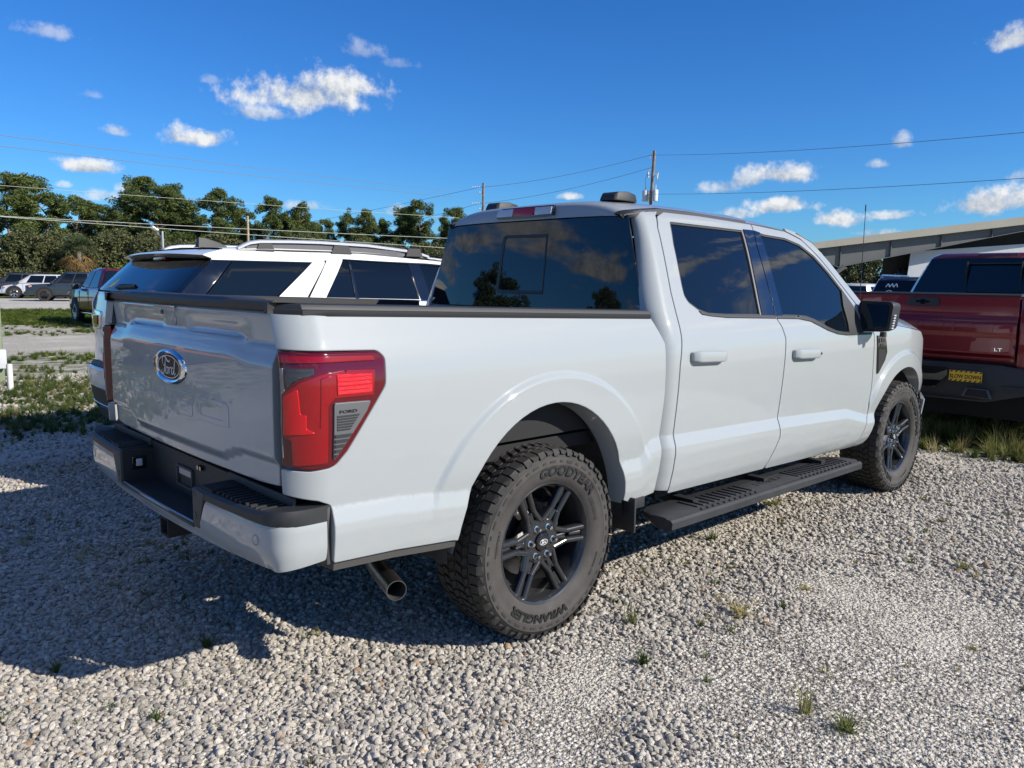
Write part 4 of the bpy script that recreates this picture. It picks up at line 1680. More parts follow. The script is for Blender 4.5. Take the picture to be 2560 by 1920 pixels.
    for a, b in (((.0, -1.13, .535), (.085, .20, .012)), ((.0, -1.13, .465), (.085, .20, .012)), ((-.038, -1.13, .50), (.012, .20, .08)), ((.038, -1.13, .50), (.012, .20, .08)), ((0, -1.16, .55), (1.0, .07, .06)), ((0, -1.292, .50), (.10, .012, .094))):
        if b[0] == .10:
            continue
        mb.box(a, b)
    mb.build('tow_hitch', M_DARK, T, bevel=.003)
    path = [(.40, .30, .50), (.42, -.20, .56), (.44, -.48, .50), (.53, -.605, .402), (.70, -.668, .386), (.935, -.742, .382)]
    ex = MB()
    P2 = []
    for i in range(len(path) - 1):
        a, b = Vector(path[i]), Vector(path[i + 1])
        for j in range(6):
            P2.append(a.lerp(b, j / 6))
    P2.append(Vector(path[-1]))
    for _ in range(6):
        P2 = [P2[0]] + [(P2[i - 1] + P2[i] * 2 + P2[i + 1]) / 4 for i in range(1, len(P2) - 1)] + [P2[-1]]
    ex.tube(P2, .0385, 28, caps=False)
    e_ = ex.build('exhaust_pipe', M_STEEL, T, smooth=60)
    mb = MB()
    d = (P2[-1] - P2[-2]).normalized()
    mb.tube([P2[-1] - d * .25, P2[-1] - d * .001], .0350, 28, caps=False)
    mb.build('pipe_bore', mat('sooty_steel', (.10, .095, .09), .6, metal=.6), e_, smooth=60)
    R_ = d.to_track_quat('X', 'Z').to_matrix()
    tmp = MB().lathe([(-.002, .0350), (.0015, .0355), (.0015, .0380), (-.002, .0388)], 28)
    mb = MB()
    mb.add([tuple(R_ @ Vector(v) + P2[-1]) for v in tmp.v], tmp.f)
    mb.build('pipe_lip', M_STEEL, e_, smooth=60)
    mb = MB()
    for sg in (-1, 1):
        mb.box((sg * .50, 2.4, .52), (.09, 3.4, .14)).box((sg * .50, -.25, .70), (.09, 2.0, .13))
    mb.box((0, 2.05, .50), (1.70, 2.4, .08)).box((0, -.2, .80), (1.70, 1.75, .06)).box((0, 3.8, .55), (1.0, 1.2, .35))
    mb.tube([(-.72, 0, .41), (.72, 0, .41)], .05, 14)
    mb.ball((0, 0, .41), (.14, .19, .17), 14, 10)
    mb.box((0, -.92, .58), (1.2, .10, .12))
    mb.box((-.55, .9, .50), (.4, .8, .16))
    for sg in (-1, 1):
        mb.box((sg * .46, .1, .46), (.07, 1.4, .03))
        mb.tube([(sg * .40, .15, .45), (sg * .44, .30, .78)], .03, 10)
    mb.build('underbody', M_DARK, T, smooth=40)
    sw = MB().lathe([(-.11, .20), (-.12, .34), (0, .37), (.12, .34), (.11, .20)], 32, (0.0, -.62, .64), axis='z')
    sw.build('spare_tyre', M_TYRE, T, smooth=40)
    # wheel wells
    for mir in (False, True):
        for cy, cz, r in ((.0, .45, .535), (3.69, .41, .525)):
            mb = MB()
            r0 = [(.955, cy + (r - .012) * math.cos(rad(a)), cz + r * 1.06 * math.sin(rad(a))) for a in range(-4, 186, 6)]
            r1 = [(.60, q[1], q[2]) for q in r0]
            mb.loft([r0, r1], closed=False)
            mb.build('wheel_liner', M_LINER, T, smooth=50, mirror=mir)
        MB().box((.95, .545, .43), (.135, .014, .165)).build('mud_flap', M_BLACK, T, bevel=.004, mirror=mir)
        mb = MB()
        mb.box((.975, .60, .475), (.03, .10, .05))
        mb.build('bed_corner_trim', M_BLACK, T, bevel=.004, mirror=mir)

    # ---------------- cab
    seam = [(-.857, .488), (-.867, .776), (-.879, 1.116), (-.900, 1.24), (-.913, 1.47), (-.969, 1.786), (-1.004, 1.852)]
    qp = seam + [(-1.04, 1.872), (-1.06, 1.890), (-.90, 1.876), (-.826, 1.858), (-.819, 1.832), (-.703, 1.385), (-.694, 1.36), (-.694, .50)]
    for mir in (False, True):
        panel('cab_corner', M_PAINT, cabM, fillet(qp, .006, .02), (), T, g=.022, roll=.0035, depth=.02, mirror=mir, extra=[(-a_, b_) for a_, b_ in crease(.70, .86, 1)])
        o = .006
        rd = [(-a + o, b) for a, b in seam]
        rear = [(.863, .470, .012)] + rd[1:-1] + [(1.012, 1.848, .03), (1.10, 1.877, .05), (1.43, 1.877), (1.937, 1.861, .004), (1.882, 1.746), (1.847, 1.327), (1.889, 1.269, .03), (1.911, 1.205, .03), (1.908, 1.15), (1.886, .742), (1.893, .63), (1.80, .452, .02)]
        hole_r = [(1.098, 1.826, .025), (1.906, 1.818, .01), (1.870, 1.73), (1.838, 1.336, .006), (1.352, 1.346), (1.193, 1.354, .05), (1.112, 1.374, .05), (1.038, 1.415, .05), (1.018, 1.45, .04), (1.022, 1.50, .05), (1.059, 1.711)]
        front = [(1.943, 1.861, .004), (1.889, 1.746), (1.854, 1.327), (1.896, 1.269, .03), (1.918, 1.205, .03), (1.915, 1.15), (1.893, .742), (1.900, .63), (1.807, .450, .02), (2.4, .436), (3.015, .416, .03), (3.062, .565), (3.112, .633), (3.132, .82), (3.112, 1.181), (3.085, 1.222), (3.03, 1.30), (2.935, 1.395), (2.815, 1.507), (2.630, 1.682, .1), (2.475, 1.792, .12), (2.31, 1.838, .2)]
        hole_f = [(1.938, 1.820, .01), (1.906, 1.746), (1.872, 1.334, .006), (2.105, 1.327), (2.208, 1.321, .1), (2.30, 1.302, .1), (2.452, 1.251, .1), (2.579, 1.219, .1), (2.70, 1.207), (2.955, 1.204, .02), (2.90, 1.375), (2.80, 1.488), (2.689, 1.597, .05), (2.563, 1.697, .1), (2.425, 1.765, .15), (2.266, 1.796, .2), (2.03, 1.806)]
        dr = panel('rear_door', M_PAINT, sideM, fillet(rear, .01, .02), (fillet(hole_r, .02, .02),), T, g=.026, roll=.0035, depth=.02, mirror=mir, extra=crease(.87, 1.90, 1))
        df = panel('front_door', M_PAINT, sideM, fillet(front, .01, .02), (fillet(hole_f, .02, .02),), T, g=.026, roll=.0035, depth=.02, mirror=mir, extra=crease(1.90, 3.11, 1))
        # rubber frame, glass, gloss black pillar covers
        for door, hole, glass, cover in (
                (dr, hole_r, [(1.098, 1.826, .03), (1.786, 1.819, .004), (1.688, 1.332, .004), (1.352, 1.342), (1.193, 1.350, .05), (1.112, 1.370, .05), (1.036, 1.412, .05), (1.014, 1.45, .04), (1.018, 1.50, .05), (1.056, 1.711)],
                 [(1.803, 1.824), (1.9195, 1.824), (1.8825, 1.746), (1.8475, 1.33), (1.703, 1.332)]),
                (df, hole_f, [(1.985, 1.812, .004), (1.935, 1.33, .004), (2.105, 1.322), (2.208, 1.316, .1), (2.30, 1.298, .1), (2.452, 1.246, .1), (2.579, 1.214, .1), (2.74, 1.20), (2.752, 1.38), (2.80, 1.492), (2.689, 1.601, .05), (2.563, 1.701, .1), (2.425, 1.769, .15), (2.266, 1.800, .2), (2.03, 1.810)],
                 [(1.925, 1.824), (1.982, 1.815), (1.931, 1.33), (1.8535, 1.33), (1.8885, 1.746)])):
            hq = fillet(hole, .02, .02)
            hi, _ = offset_poly(hq if area2(hq) > 0 else hq[::-1], .011)
            panel('window_rubber', M_RUBBER, sideM, hq, ([tuple(p) for p in hi],), door, g=.1, roll=.003, depth=.02, lift=-.004, mirror=mir)
            panel('window', M_GLASS, sideM, fillet(glass, .02, .03), (), door, g=.05, roll=.001, depth=.006, lift=-.010, mirror=mir)
            panel('pillar_cover', M_BLACKG, sideM, fillet(cover, .004, .03), (), door, g=.05, roll=.002, depth=.014, lift=.003, mirror=mir)
        panel('glass_divider', mat('grey_rubber', (.16, .16, .155), .45), sideM, fillet([(1.786, 1.820), (1.802, 1.820), (1.702, 1.334), (1.687, 1.334)], .002, .05), (), dr, g=.1, roll=.002, depth=.01, lift=-.001, mirror=mir)
        b1 = [(1.10, 1.372), (1.125, 1.352), (1.20, 1.343), (1.345, 1.332), (1.846, 1.318), (1.846, 1.338), (1.352, 1.350), (1.193, 1.358), (1.125, 1.372)]
        b2 = [(1.861, 1.317), (2.105, 1.310), (2.243, 1.292, .1), (2.444, 1.232, .1), (2.57, 1.206, .1), (2.70, 1.194), (3.075, 1.188), (3.07, 1.203), (2.70, 1.211), (2.579, 1.223, .1), (2.452, 1.255, .1), (2.30, 1.306, .1), (2.208, 1.325, .1), (2.105, 1.331), (1.861, 1.336)]
        panel('belt_moulding', M_BLACK, sideM, fillet(b1, .003, .03), (), dr, g=.1, roll=.004, depth=.01, lift=.005, mirror=mir)
        panel('belt_moulding', M_BLACK, sideM, fillet(b2, .003, .03), (), df, g=.1, roll=.004, depth=.01, lift=.005, mirror=mir)
        panel('mirror_sail', M_BLACK, sideM, fillet([(2.742, 1.206), (2.752, 1.38), (2.80, 1.492), (2.90, 1.378), (2.962, 1.206)], .004, .05), (), df, g=.05, roll=.003, depth=.01, lift=.000, mirror=mir)
        # A pillar
        ap = [(2.33, 1.842), (2.475, 1.800, .12), (2.632, 1.690, .1), (2.82, 1.513), (2.942, 1.400), (3.035, 1.305), (3.12, 1.24), (3.14, 1.30), (3.02, 1.415), (2.87, 1.55), (2.755, 1.660), (2.60, 1.785, .1), (2.47, 1.838, .1), (2.33, 1.862)]
        panel('windscreen_pillar', M_PAINT, sideM, fillet(ap, .004, .03), (), T, g=.03, roll=.003, depth=.03, mirror=mir)
        # door handles
        for door, ya, yb, za, zb in ((dr, .968, 1.262, 1.152, 1.142), (df, 1.992, 2.300, 1.114, 1.104)):
            ym = (ya + yb) / 2 - .02
            zm = (za + zb) / 2
            cup = [(ym + .062 * math.cos(2 * PI * k / 26), zm + .004 + .050 * math.sin(2 * PI * k / 26)) for k in range(26)]
            panel('handle_cup', M_PAINT, sideM, cup, (), door, g=.008, roll=.002, depth=.004, lift=.0012, mirror=mir,
                  relief=lambda u, v, a=ym, b=zm: -.0012 - .011 * np.clip(1 - ((u - a) / .062) ** 2 - ((v - b - .004) / .050) ** 2, 0, 1) ** .8)
            n = 14
            rings = []
            for i in range(n + 1):
                t = i / n
                y = ya + (yb - ya) * t
                z = za + (zb - za) * t
                e = min(1.0, min(t, 1 - t) * 9)
                h = .030 * (.72 + .28 * e)
                out_ = .020 + .022 * e ** .6
                x = float(side_x(y, z))
                rings.append([(x + out_ - .012, y, z - h), (x + out_ - .002, y, z - h * .8), (x + out_, y, z), (x + out_ - .002, y, z + h * .8), (x + out_ - .012, y, z + h), (x + out_ - .020, y, z + h * .7), (x + out_ - .020, y, z - h * .7)])
                if i in (0, n):
                    rings[-1] = [(x - .006, p[1], p[2]) if k in (5, 6) else p for k, p in enumerate(rings[-1])]
            mb = MB().loft(rings, caps=True)
            x = float(side_x(ya, za))
            for yy in (ya + .022, yb - .03):
                mb.box((x + .008, yy, np.interp(yy, [ya, yb], [za, zb])), (.03, .036, .044))
            h_ = mb.build('door_handle', M_PAINT, door, smooth=50, bevel=.003, mirror=mir)
            if door is df:
                x = float(side_x(yb, zb))
                MB().lathe([(0, .008), (.003, .007), (.003, 0)], 14, (x + .039, yb - .028, zb)).build('keyhole', M_BLACKG, door, mirror=mir)
        # mirror
        rings = []
        for i, (y, k) in enumerate(((2.945, .95), (2.935, .985), (2.945, 1.0), (3.00, 1.0), (3.07, .93), (3.12, .72), (3.14, .40))):
            pts = fillet([(1.062 - .118 * k, 1.315 - .104 * k, .04 * k), (1.062 + .100 * k, 1.318 - .100 * k, .05 * k), (1.062 + .120 * k, 1.318 + .094 * k, .035 * k), (1.062 - .105 * k, 1.315 + .100 * k, .03 * k)], .03, 9.0)
            rings.append([(a, y, b) for a, b in pts])
        mr = MB().loft(rings, caps=True).build('door_mirror', M_BLACK, T, smooth=45, mirror=mir)
        gl = fillet([(.968, 1.228, .03), (1.138, 1.234, .04), (1.152, 1.392, .025), (.975, 1.396, .025)], .03, .05)
        MB().prism(gl, lambda u, v, w: (u, 2.934 - w, v), 0, .003).build('mirror_glass', mat('dark_mirror_glass', (.10, .115, .14), .02, metal=1.0), mr, smooth=30, mirror=mir)
        mb = MB()
        for k in range(6):
            z = 1.242 + k * .0165
            mb.box((1.1635 + k * .0022, 2.962, z), (.020, .030, .009))
        mb.build('mirror_indicator', M_CLEAR, mr, mirror=mir)
        mb = MB().hexa([(.90, 2.86, 1.205), (.955, 2.95, 1.205), (.955, 3.02, 1.21), (.90, 3.02, 1.205)], [(.88, 2.88, 1.33), (.955, 2.96, 1.34), (.955, 3.02, 1.34), (.88, 3.00, 1.34)])
        mb.build('mirror_arm', M_BLACK, mr, bevel=.006, mirror=mir)
        MB().lathe([(-.03, .0), (-.03, .022), (0, .020), (0, 0)], 14, (1.10, 3.0, 1.212), axis='z').build('puddle_camera', M_BLACK, mr, smooth=40, mirror=mir)
        # fender
        fe = [(3.021, .414, .02), (3.069, .565), (3.119, .633), (3.139, .82), (3.119, 1.181), (3.095, 1.235), (3.44, 1.243), (3.70, 1.215), (4.05, 1.175, .1), (4.15, 1.115, .03), (4.165, 1.07), (4.21, .90), (4.215, .675, .01), (4.137, .668, .01)]
        fe += [(y, z, 0) for y, z, _ in arc_pts(3.69, .41, .51, .52, 29, 176, 28)] + [(3.165, .425, .01), (3.12, .414)]
        vent = [(3.150, 1.180), (3.290, 1.170, .01), (3.330, 1.058), (3.305, 1.0), (3.206, .912, .01), (3.186, .916, .01)]
        fen = panel('fender', M_PAINT, sideM, fillet(fe, .006, .02), (), T, g=.015, roll=.0035, depth=.02, mirror=mir, extra=crest(3.69, .41, .637, 1))
        fv = panel('fender_vent', M_BLACKG, sideM, fillet(vent, .008, .02), (), fen, g=.03, roll=.006, depth=.006, lift=.008, mirror=mir)
        panel('vent_recess', M_DARK, sideM, fillet([(3.172, 1.085), (3.285, 1.078), (3.300, 1.045), (3.285, 1.0), (3.205, .932), (3.196, .935)], .008, .02), (), fv, g=.05, roll=.001, depth=.003, lift=.0095, mirror=mir)

        def badge_fn(u, v, w):
            a = 3.222 + u
            return (float(side_x(a, 1.13 + v)) + .0095 + w, a, 1.13 + v)
        solid_text('vent_lettering', M_CHROME, 'F-150', .040, badge_fn, fv, .003, 0, .0008, sx=1.05)
        solid_text('vent_lettering', M_CHROME, 'XLT', .022, lambda u, v, w: badge_fn(u, v - .028, w), fv, .003, 0, .0004, sx=1.4)
        mb = MB()
        rr = arc_pts(3.69, .41, .51, .52, 25, 178, 36)
        mb.loft([[(float(side_x(y, z)) - .010, y, z) for y, z, _ in rr], [(.90, 3.69 + (y - 3.69) * .985, .41 + (z - .41) * .985) for y, z, _ in rr]], closed=False)
        mb.build('arch_lip', M_PAINT, T, smooth=60, mirror=mir)
        MB().box((.935, 4.165, .62), (.03, .02, .13)).build('fender_bracket', M_GREYPL, T, bevel=.003, mirror=mir)
        # front bumper corner
        mb = MB().hexa([(.60, 4.17, .43), (.955, 4.17, .43), (.80, 4.52, .43), (.60, 4.52, .43)], [(.60, 4.17, .655), (.985, 4.17, .655), (.82, 4.56, .655), (.60, 4.56, .655)])
        mb.build('front_bumper_corner', M_PAINT, T, bevel=.02, seg=3, mirror=mir)
        MB().hexa([(.58, 4.12, .86), (.925, 4.18, .86), (.80, 4.54, .86), (.58, 4.58, .86)], [(.58, 4.12, 1.10), (.90, 4.17, 1.10), (.80, 4.44, 1.10), (.58, 4.50, 1.10)]).build('headlamp', M_CLEAR, T, bevel=.015, mirror=mir)
        # running board: body, end caps, ribs
        rings = []
        for y, s in ((.70, .55), (.735, .85), (.80, 1.0), (1.7, 1.0), (2.70, 1.0), (2.745, .85), (2.775, .6)):
            z = .403 - .008 * (y - .7)
            xo = 1.118
            rings.append([(xo - .235 * s, y, z - .030), (xo - .235 * s, y, z - .006), (xo - .20 * s, y, z), (xo - .045, y, z + .001), (xo - .032, y, z - .006), (xo - .012, y, z - .007), (xo, y, z - .018), (xo - .002, y, z - .052), (xo - .03, y, z - .060), (xo - .15 * s, y, z - .060)])
        rb = MB().loft(rings, caps=True).build('running_board', M_STEP, T, smooth=30, mirror=mir)
        it, it2 = [], []
        for y0, y1, n in ((.985, 1.50, 11), (2.02, 2.66, 14)):
            for k in range(n):
                y = y0 + (y1 - y0) * k / (n - 1)
                z = .403 - .008 * (y - .7)
                it.append(((1.012, y, z + .003), (.118, .022, .010)))
                it2.append(((1.092, y, z - .001), (.010, .016, .008)))
        boxes('step_rib', M_STEP, rb, it, mir, .002)
        boxes('step_stud', M_STEP, rb, it2, mir, .001)
        mb = MB().box((1.085, 1.7, .393), (.006, 1.9, .006))
        for x in (.965, 1.062):
            mb.box((x, 1.76, .396), (.004, .42, .004))
        mb.build('step_line', M_STEP, rb, smooth=None, mirror=mir)
        sgx = 1

        def stepfn(u, v, w):
            return (1.035 - v, 1.76 + u, .3945 + w)
        o_ = solid_text('step_lettering', M_BLACK, 'FORD', .062, stepfn, rb, .0035, 0, .001, sx=1.75)
        if mir:
            for v in o_.data.vertices:
                v.co.x *= -1
        boxes('step_bracket', M_DARK, T, [((.86, y, .40), (.30, .05, .035)) for y in (1.05, 1.75, 2.45)], mir)
        # sill shadow closing panel
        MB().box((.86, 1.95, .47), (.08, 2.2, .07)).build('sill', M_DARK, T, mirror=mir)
    # roof
    rings = []
    for y, xs, zs, zt in ((.796, .688, 1.836, 1.846), (.800, .690, 1.846, 1.885), (.808, .698, 1.849, 1.912), (.835, .714, 1.853, 1.930), (.90, .727, 1.860, 1.941), (1.02, .708, 1.876, 1.949), (1.10, 0, 1.884, 1.952), (1.43, 0, 1.883, 1.957), (1.94, 0, 1.867, 1.950), (2.15, 0, 1.858, 1.935), (2.31, 0, 1.845, 1.908), (2.44, 0, 1.838, 1.875)):
        if xs == 0:
            xs = float(side_x(y, zs)) - .002
        if y == 1.02:
            xs = float(side_x(y, zs)) - .002
        if y == .90:
            xs = float(side_x(y, zs)) - .002
        r = []
        N = 15
        for k in range(-N, N + 1):
            t = k / N
            x = xs * math.copysign(1 - (1 - abs(t)) ** 1.7, t)
            z = zt - (zt - zs) * (abs(x) / xs) ** 5.5 - .012 * (x / xs) ** 2 * (zt > zs + .03)
            if abs(k) == N:
                z = zs
            r.append((x, y + (.10 * (1 - (x / xs) ** 2) if y > 2.2 else -.012 * (1 - (x / xs) ** 2) if y < .9 else 0), z))
        rings.append(r)
    roof = MB().loft(rings, closed=False).build('roof', M_PAINT, T, smooth=55)
    roof.data.update()
    for sg in (-1, 1):
        rg = []
        st = []
        for y, xs, zs, zt in ((.796, .688, 1.836, 1.846), (.800, .690, 1.846, 1.885), (.808, .698, 1.849, 1.912), (.835, .714, 1.853, 1.930), (.90, .727, 1.860, 1.941), (1.02, .712, 1.876, 1.949), (1.10, .703, 1.884, 1.952), (1.43, .704, 1.883, 1.957), (1.94, .716, 1.867, 1.950)):
            st.append((y, xs, zs, zt))
        st = np.array(st)
        for y in (.7945, .797, .80, .805, .815, .835, .87, .95, 1.1, 1.4, 1.9):
            xs, zs, zt = (np.interp(y, st[:, 0], st[:, i]) for i in (1, 2, 3))
            x = xs - .030
            z = zt - (zt - zs) * (x / xs) ** 5.5 - .012 * (x / xs) ** 2 * (zt > zs + .03)
            d_ = .006 * (1 - sstep(.80, .86, y)) + .002
            rg.append([(sg * (x - .020), y + .02, z - .006), (sg * (x - .018), y - d_ - .006, z + .012), (sg * (x + .020), y - d_ - .006, z + .004), (sg * (x + .026), y + .02, z - .022)])
        MB().loft(rg, caps=True).build('roof_drip_moulding', M_BLACK, T, smooth=50)
        rg = []
        for t, w_, h_ in ((0, .050, .028), (.02, .062, .044), (.10, .066, .050), (.17, .058, .040), (.215, .03, .010)):
            y = .93 + t
            rg.append([(sg * .46 - w_, y, 1.938), (sg * .46 - w_ * .86, y + .010, 1.938 + h_), (sg * .46 + w_ * .86, y + .010, 1.938 + h_), (sg * .46 + w_, y, 1.938)])
        MB().loft(rg, caps=True).build('roof_pod', M_BLACK, T, smooth=40, bevel=.006)
    # third brake lamp
    def backfn(x, z, w):
        yb = .792 + .0 * z - .012 * (1 - (x / .69) ** 2)
        return (x, yb - w + (z - 1.88) * .22, z)
    hs = MB().prism(fillet([(-.235, 1.862, .01), (.228, 1.862, .01), (.222, 1.918, .015), (-.190, 1.918, .03)], .01, .03), backfn, -.01, .010).build('high_brake_lamp', M_BLACKG, T, bevel=.003)
    for a, b, m_, nm in ((-.222, -.088, M_CLEAR, 'cargo_light_lens'), (-.086, .086, M_REDB, 'brake_light_lens'), (.088, .214, M_CLEAR, 'cargo_light_lens')):
        c = .02 if m_ is M_REDB else 0
        MB().prism(fillet([(a - c * (a < 0) * .0 + c * .5, 1.869), (b - c * .5, 1.869), (b + (c if m_ is M_REDB else 0) * .3, 1.911), (a - (c if m_ is M_REDB else -.03 * (a < -.2)) * .3, 1.911)], .006, .03), backfn, .008, .015).build(nm, m_, hs, bevel=.002)
    # rear window
    def rwM(x, z):
        x = np.asarray(x, float)
        z = np.asarray(z, float)
        return np.stack([x + 0 * z, .757 + .105 * (z - 1.38) + .015 * (x / .8) ** 4 - .004, z + 0 * x], -1)
    rw = panel('rear_window', M_GLASS, rwM, fillet([(-.850, 1.36, .02), (.850, 1.36, .02), (.700, 1.846, .012), (-.700, 1.846, .012)], .01, .03), (), T, g=.04, roll=.002, depth=.01, lift=.0, ref=(0, 2, 1.5))
    so_ = fillet([(-.215, 1.440, .03), (.170, 1.440, .004), (.170, 1.765, .004), (-.190, 1.770, .035)], .02, .02)
    si_ = fillet([(-.190, 1.458, .02), (.158, 1.458, .002), (.158, 1.748, .002), (-.168, 1.752, .025)], .02, .02)
    panel('slider_frame', mat('black_window_frit', (.003, .003, .003), .35), rwM, so_, (si_,), rw, g=.1, roll=.002, depth=.002, lift=.003, ref=(0, 2, 1.5))
    MB().lathe([(0, .010), (-.004, .009), (-.004, 0)], 14, (-.318, .760, 1.468), axis='y').build('window_grommet', M_DARK, rw)
    # lower cab back, windscreen, bonnet, grille
    mb = MB().box((0, .79, .95), (1.70, .04, .90))
    mb.build('cab_back', M_PAINT, T)
    rings = []
    for y, z, xs, yc, zc_ in ((2.44, 1.836, .745, 2.56, 1.872), (2.60, 1.782, .772, 2.76, 1.79), (2.755, 1.652, .825, 2.94, 1.66), (2.87, 1.542, .868, 3.07, 1.55), (3.02, 1.407, .918, 3.22, 1.41), (3.14, 1.29, .955, 3.34, 1.29)):
        r = []
        for k in range(-8, 9):
            t = k / 8
            r.append((xs * t, y + (yc - y) * (1 - t * t), z + (zc_ - z) * (1 - t * t)))
        rings.append(r)
    MB().loft(rings, closed=False).build('windscreen', M_GLASS, T, smooth=60)
    rings = []
    for y, zs, zt in ((3.12, 1.236, 1.30), (3.5, 1.238, 1.312), (3.9, 1.20, 1.29), (4.2, 1.165, 1.25), (4.38, 1.12, 1.19), (4.42, 1.02, 1.08)):
        xs = float(side_x(min(y, 4.1), 1.225)) - .004 - max(0, y - 4.1) * .4
        rings.append([(xs * math.sin(rad(t)), y + .12 * (1 - (t / 90) ** 2), zs + (zt - zs) * min(1, (1 - abs(math.sin(rad(t))) ** 4) * 1.6)) for t in range(-90, 91, 9)])
    MB().loft(rings, closed=False).build('bonnet', M_PAINT, T, smooth=50)
    MB().box((0, 4.48, .88), (1.25, .12, .46)).build('grille', M_BLACK, T, bevel=.02)
    MB().box((0, 4.56, .55), (1.30, .10, .24)).build('front_bumper', M_PAINT, T, bevel=.03)
    # aerial
    mb = MB()
    P_ = [Vector((.815, 3.27, 1.22)), Vector((.812, 3.275, 1.30)), Vector((.80, 3.295, 2.07))]
    mb.tube([P_[0], P_[1]], [.008, .005], 8)
    mb.tube([P_[1], P_[1].lerp(P_[2], .94), P_[1].lerp(P_[2], .945), P_[2]], [.0028, .0022, .0042, .0042], 8)
    mb.build('aerial', M_BLACK, T)
    # wheels
    for side, y, spin in ((1, 0.0, rad(0)), (1, 3.694, rad(-40)), (-1, 0.0, .4), (-1, 3.694, 1.3)):
        make_wheel('wheel', T, (side * .862, y, .408), side, spin, letters=side > 0)
    return T


pickup = make_pickup()

# ------------------------------------------------------------------ simpler vehicles
def wheel_simple(parent, loc, R, wd, side, mrim, spokes=6, rr=.66):
    h = empty('wheel', loc, 0, parent)
    if side < 0:
        h.rotation_euler = (0, 0, PI)
    w_ = wd / 2
    MB().lathe([(-w_ * .8, R * rr), (-w_, R * .8), (-w_ * .85, R * .97), (-w_ * .5, R), (w_ * .5, R), (w_ * .85, R * .97), (w_, R * .82), (w_ * .88, R * rr)], 36).build('tyre', M_TYRE, h, smooth=35)
    mb = MB().lathe([(-w_ * .6, R * rr), (w_ * .2, R * rr * .86), (w_ * .86, R * rr), (w_ * .90, R * rr * .96), (w_ * .7, R * rr * .9)], 36)
    mb.lathe([(w_ * .5, .11 * R), (w_ * .75, .2 * R), (w_ * .8, 0)], 14)
    for k in range(spokes):
        q = 2 * PI * k / spokes
        d = Vector((0, math.sin(q), math.cos(q)))
        t = Vector((0, math.cos(q), -math.sin(q)))
        a, b = d * R * .12, d * R * rr * .93
        s0, s1 = t * R * .055, t * R * .085
        X = Vector((1, 0, 0))
        mb.hexa([a - s0 + X * w_ * .35, a + s0 + X * w_ * .35, b + s1 + X * w_ * .35, b - s1 + X * w_ * .35], [a - s0 + X * w_ * .72, a + s0 + X * w_ * .72, b + s1 + X * w_ * .82, b - s1 + X * w_ * .82])
    mb.build('rim', mrim, h, smooth=35)
    MB().lathe([(0, 0), (0, R * rr * .9)], 20).build('wheel_back', M_DARK, h)
    return h


def lerp(a, b, t):
    return a + (b - a) * t


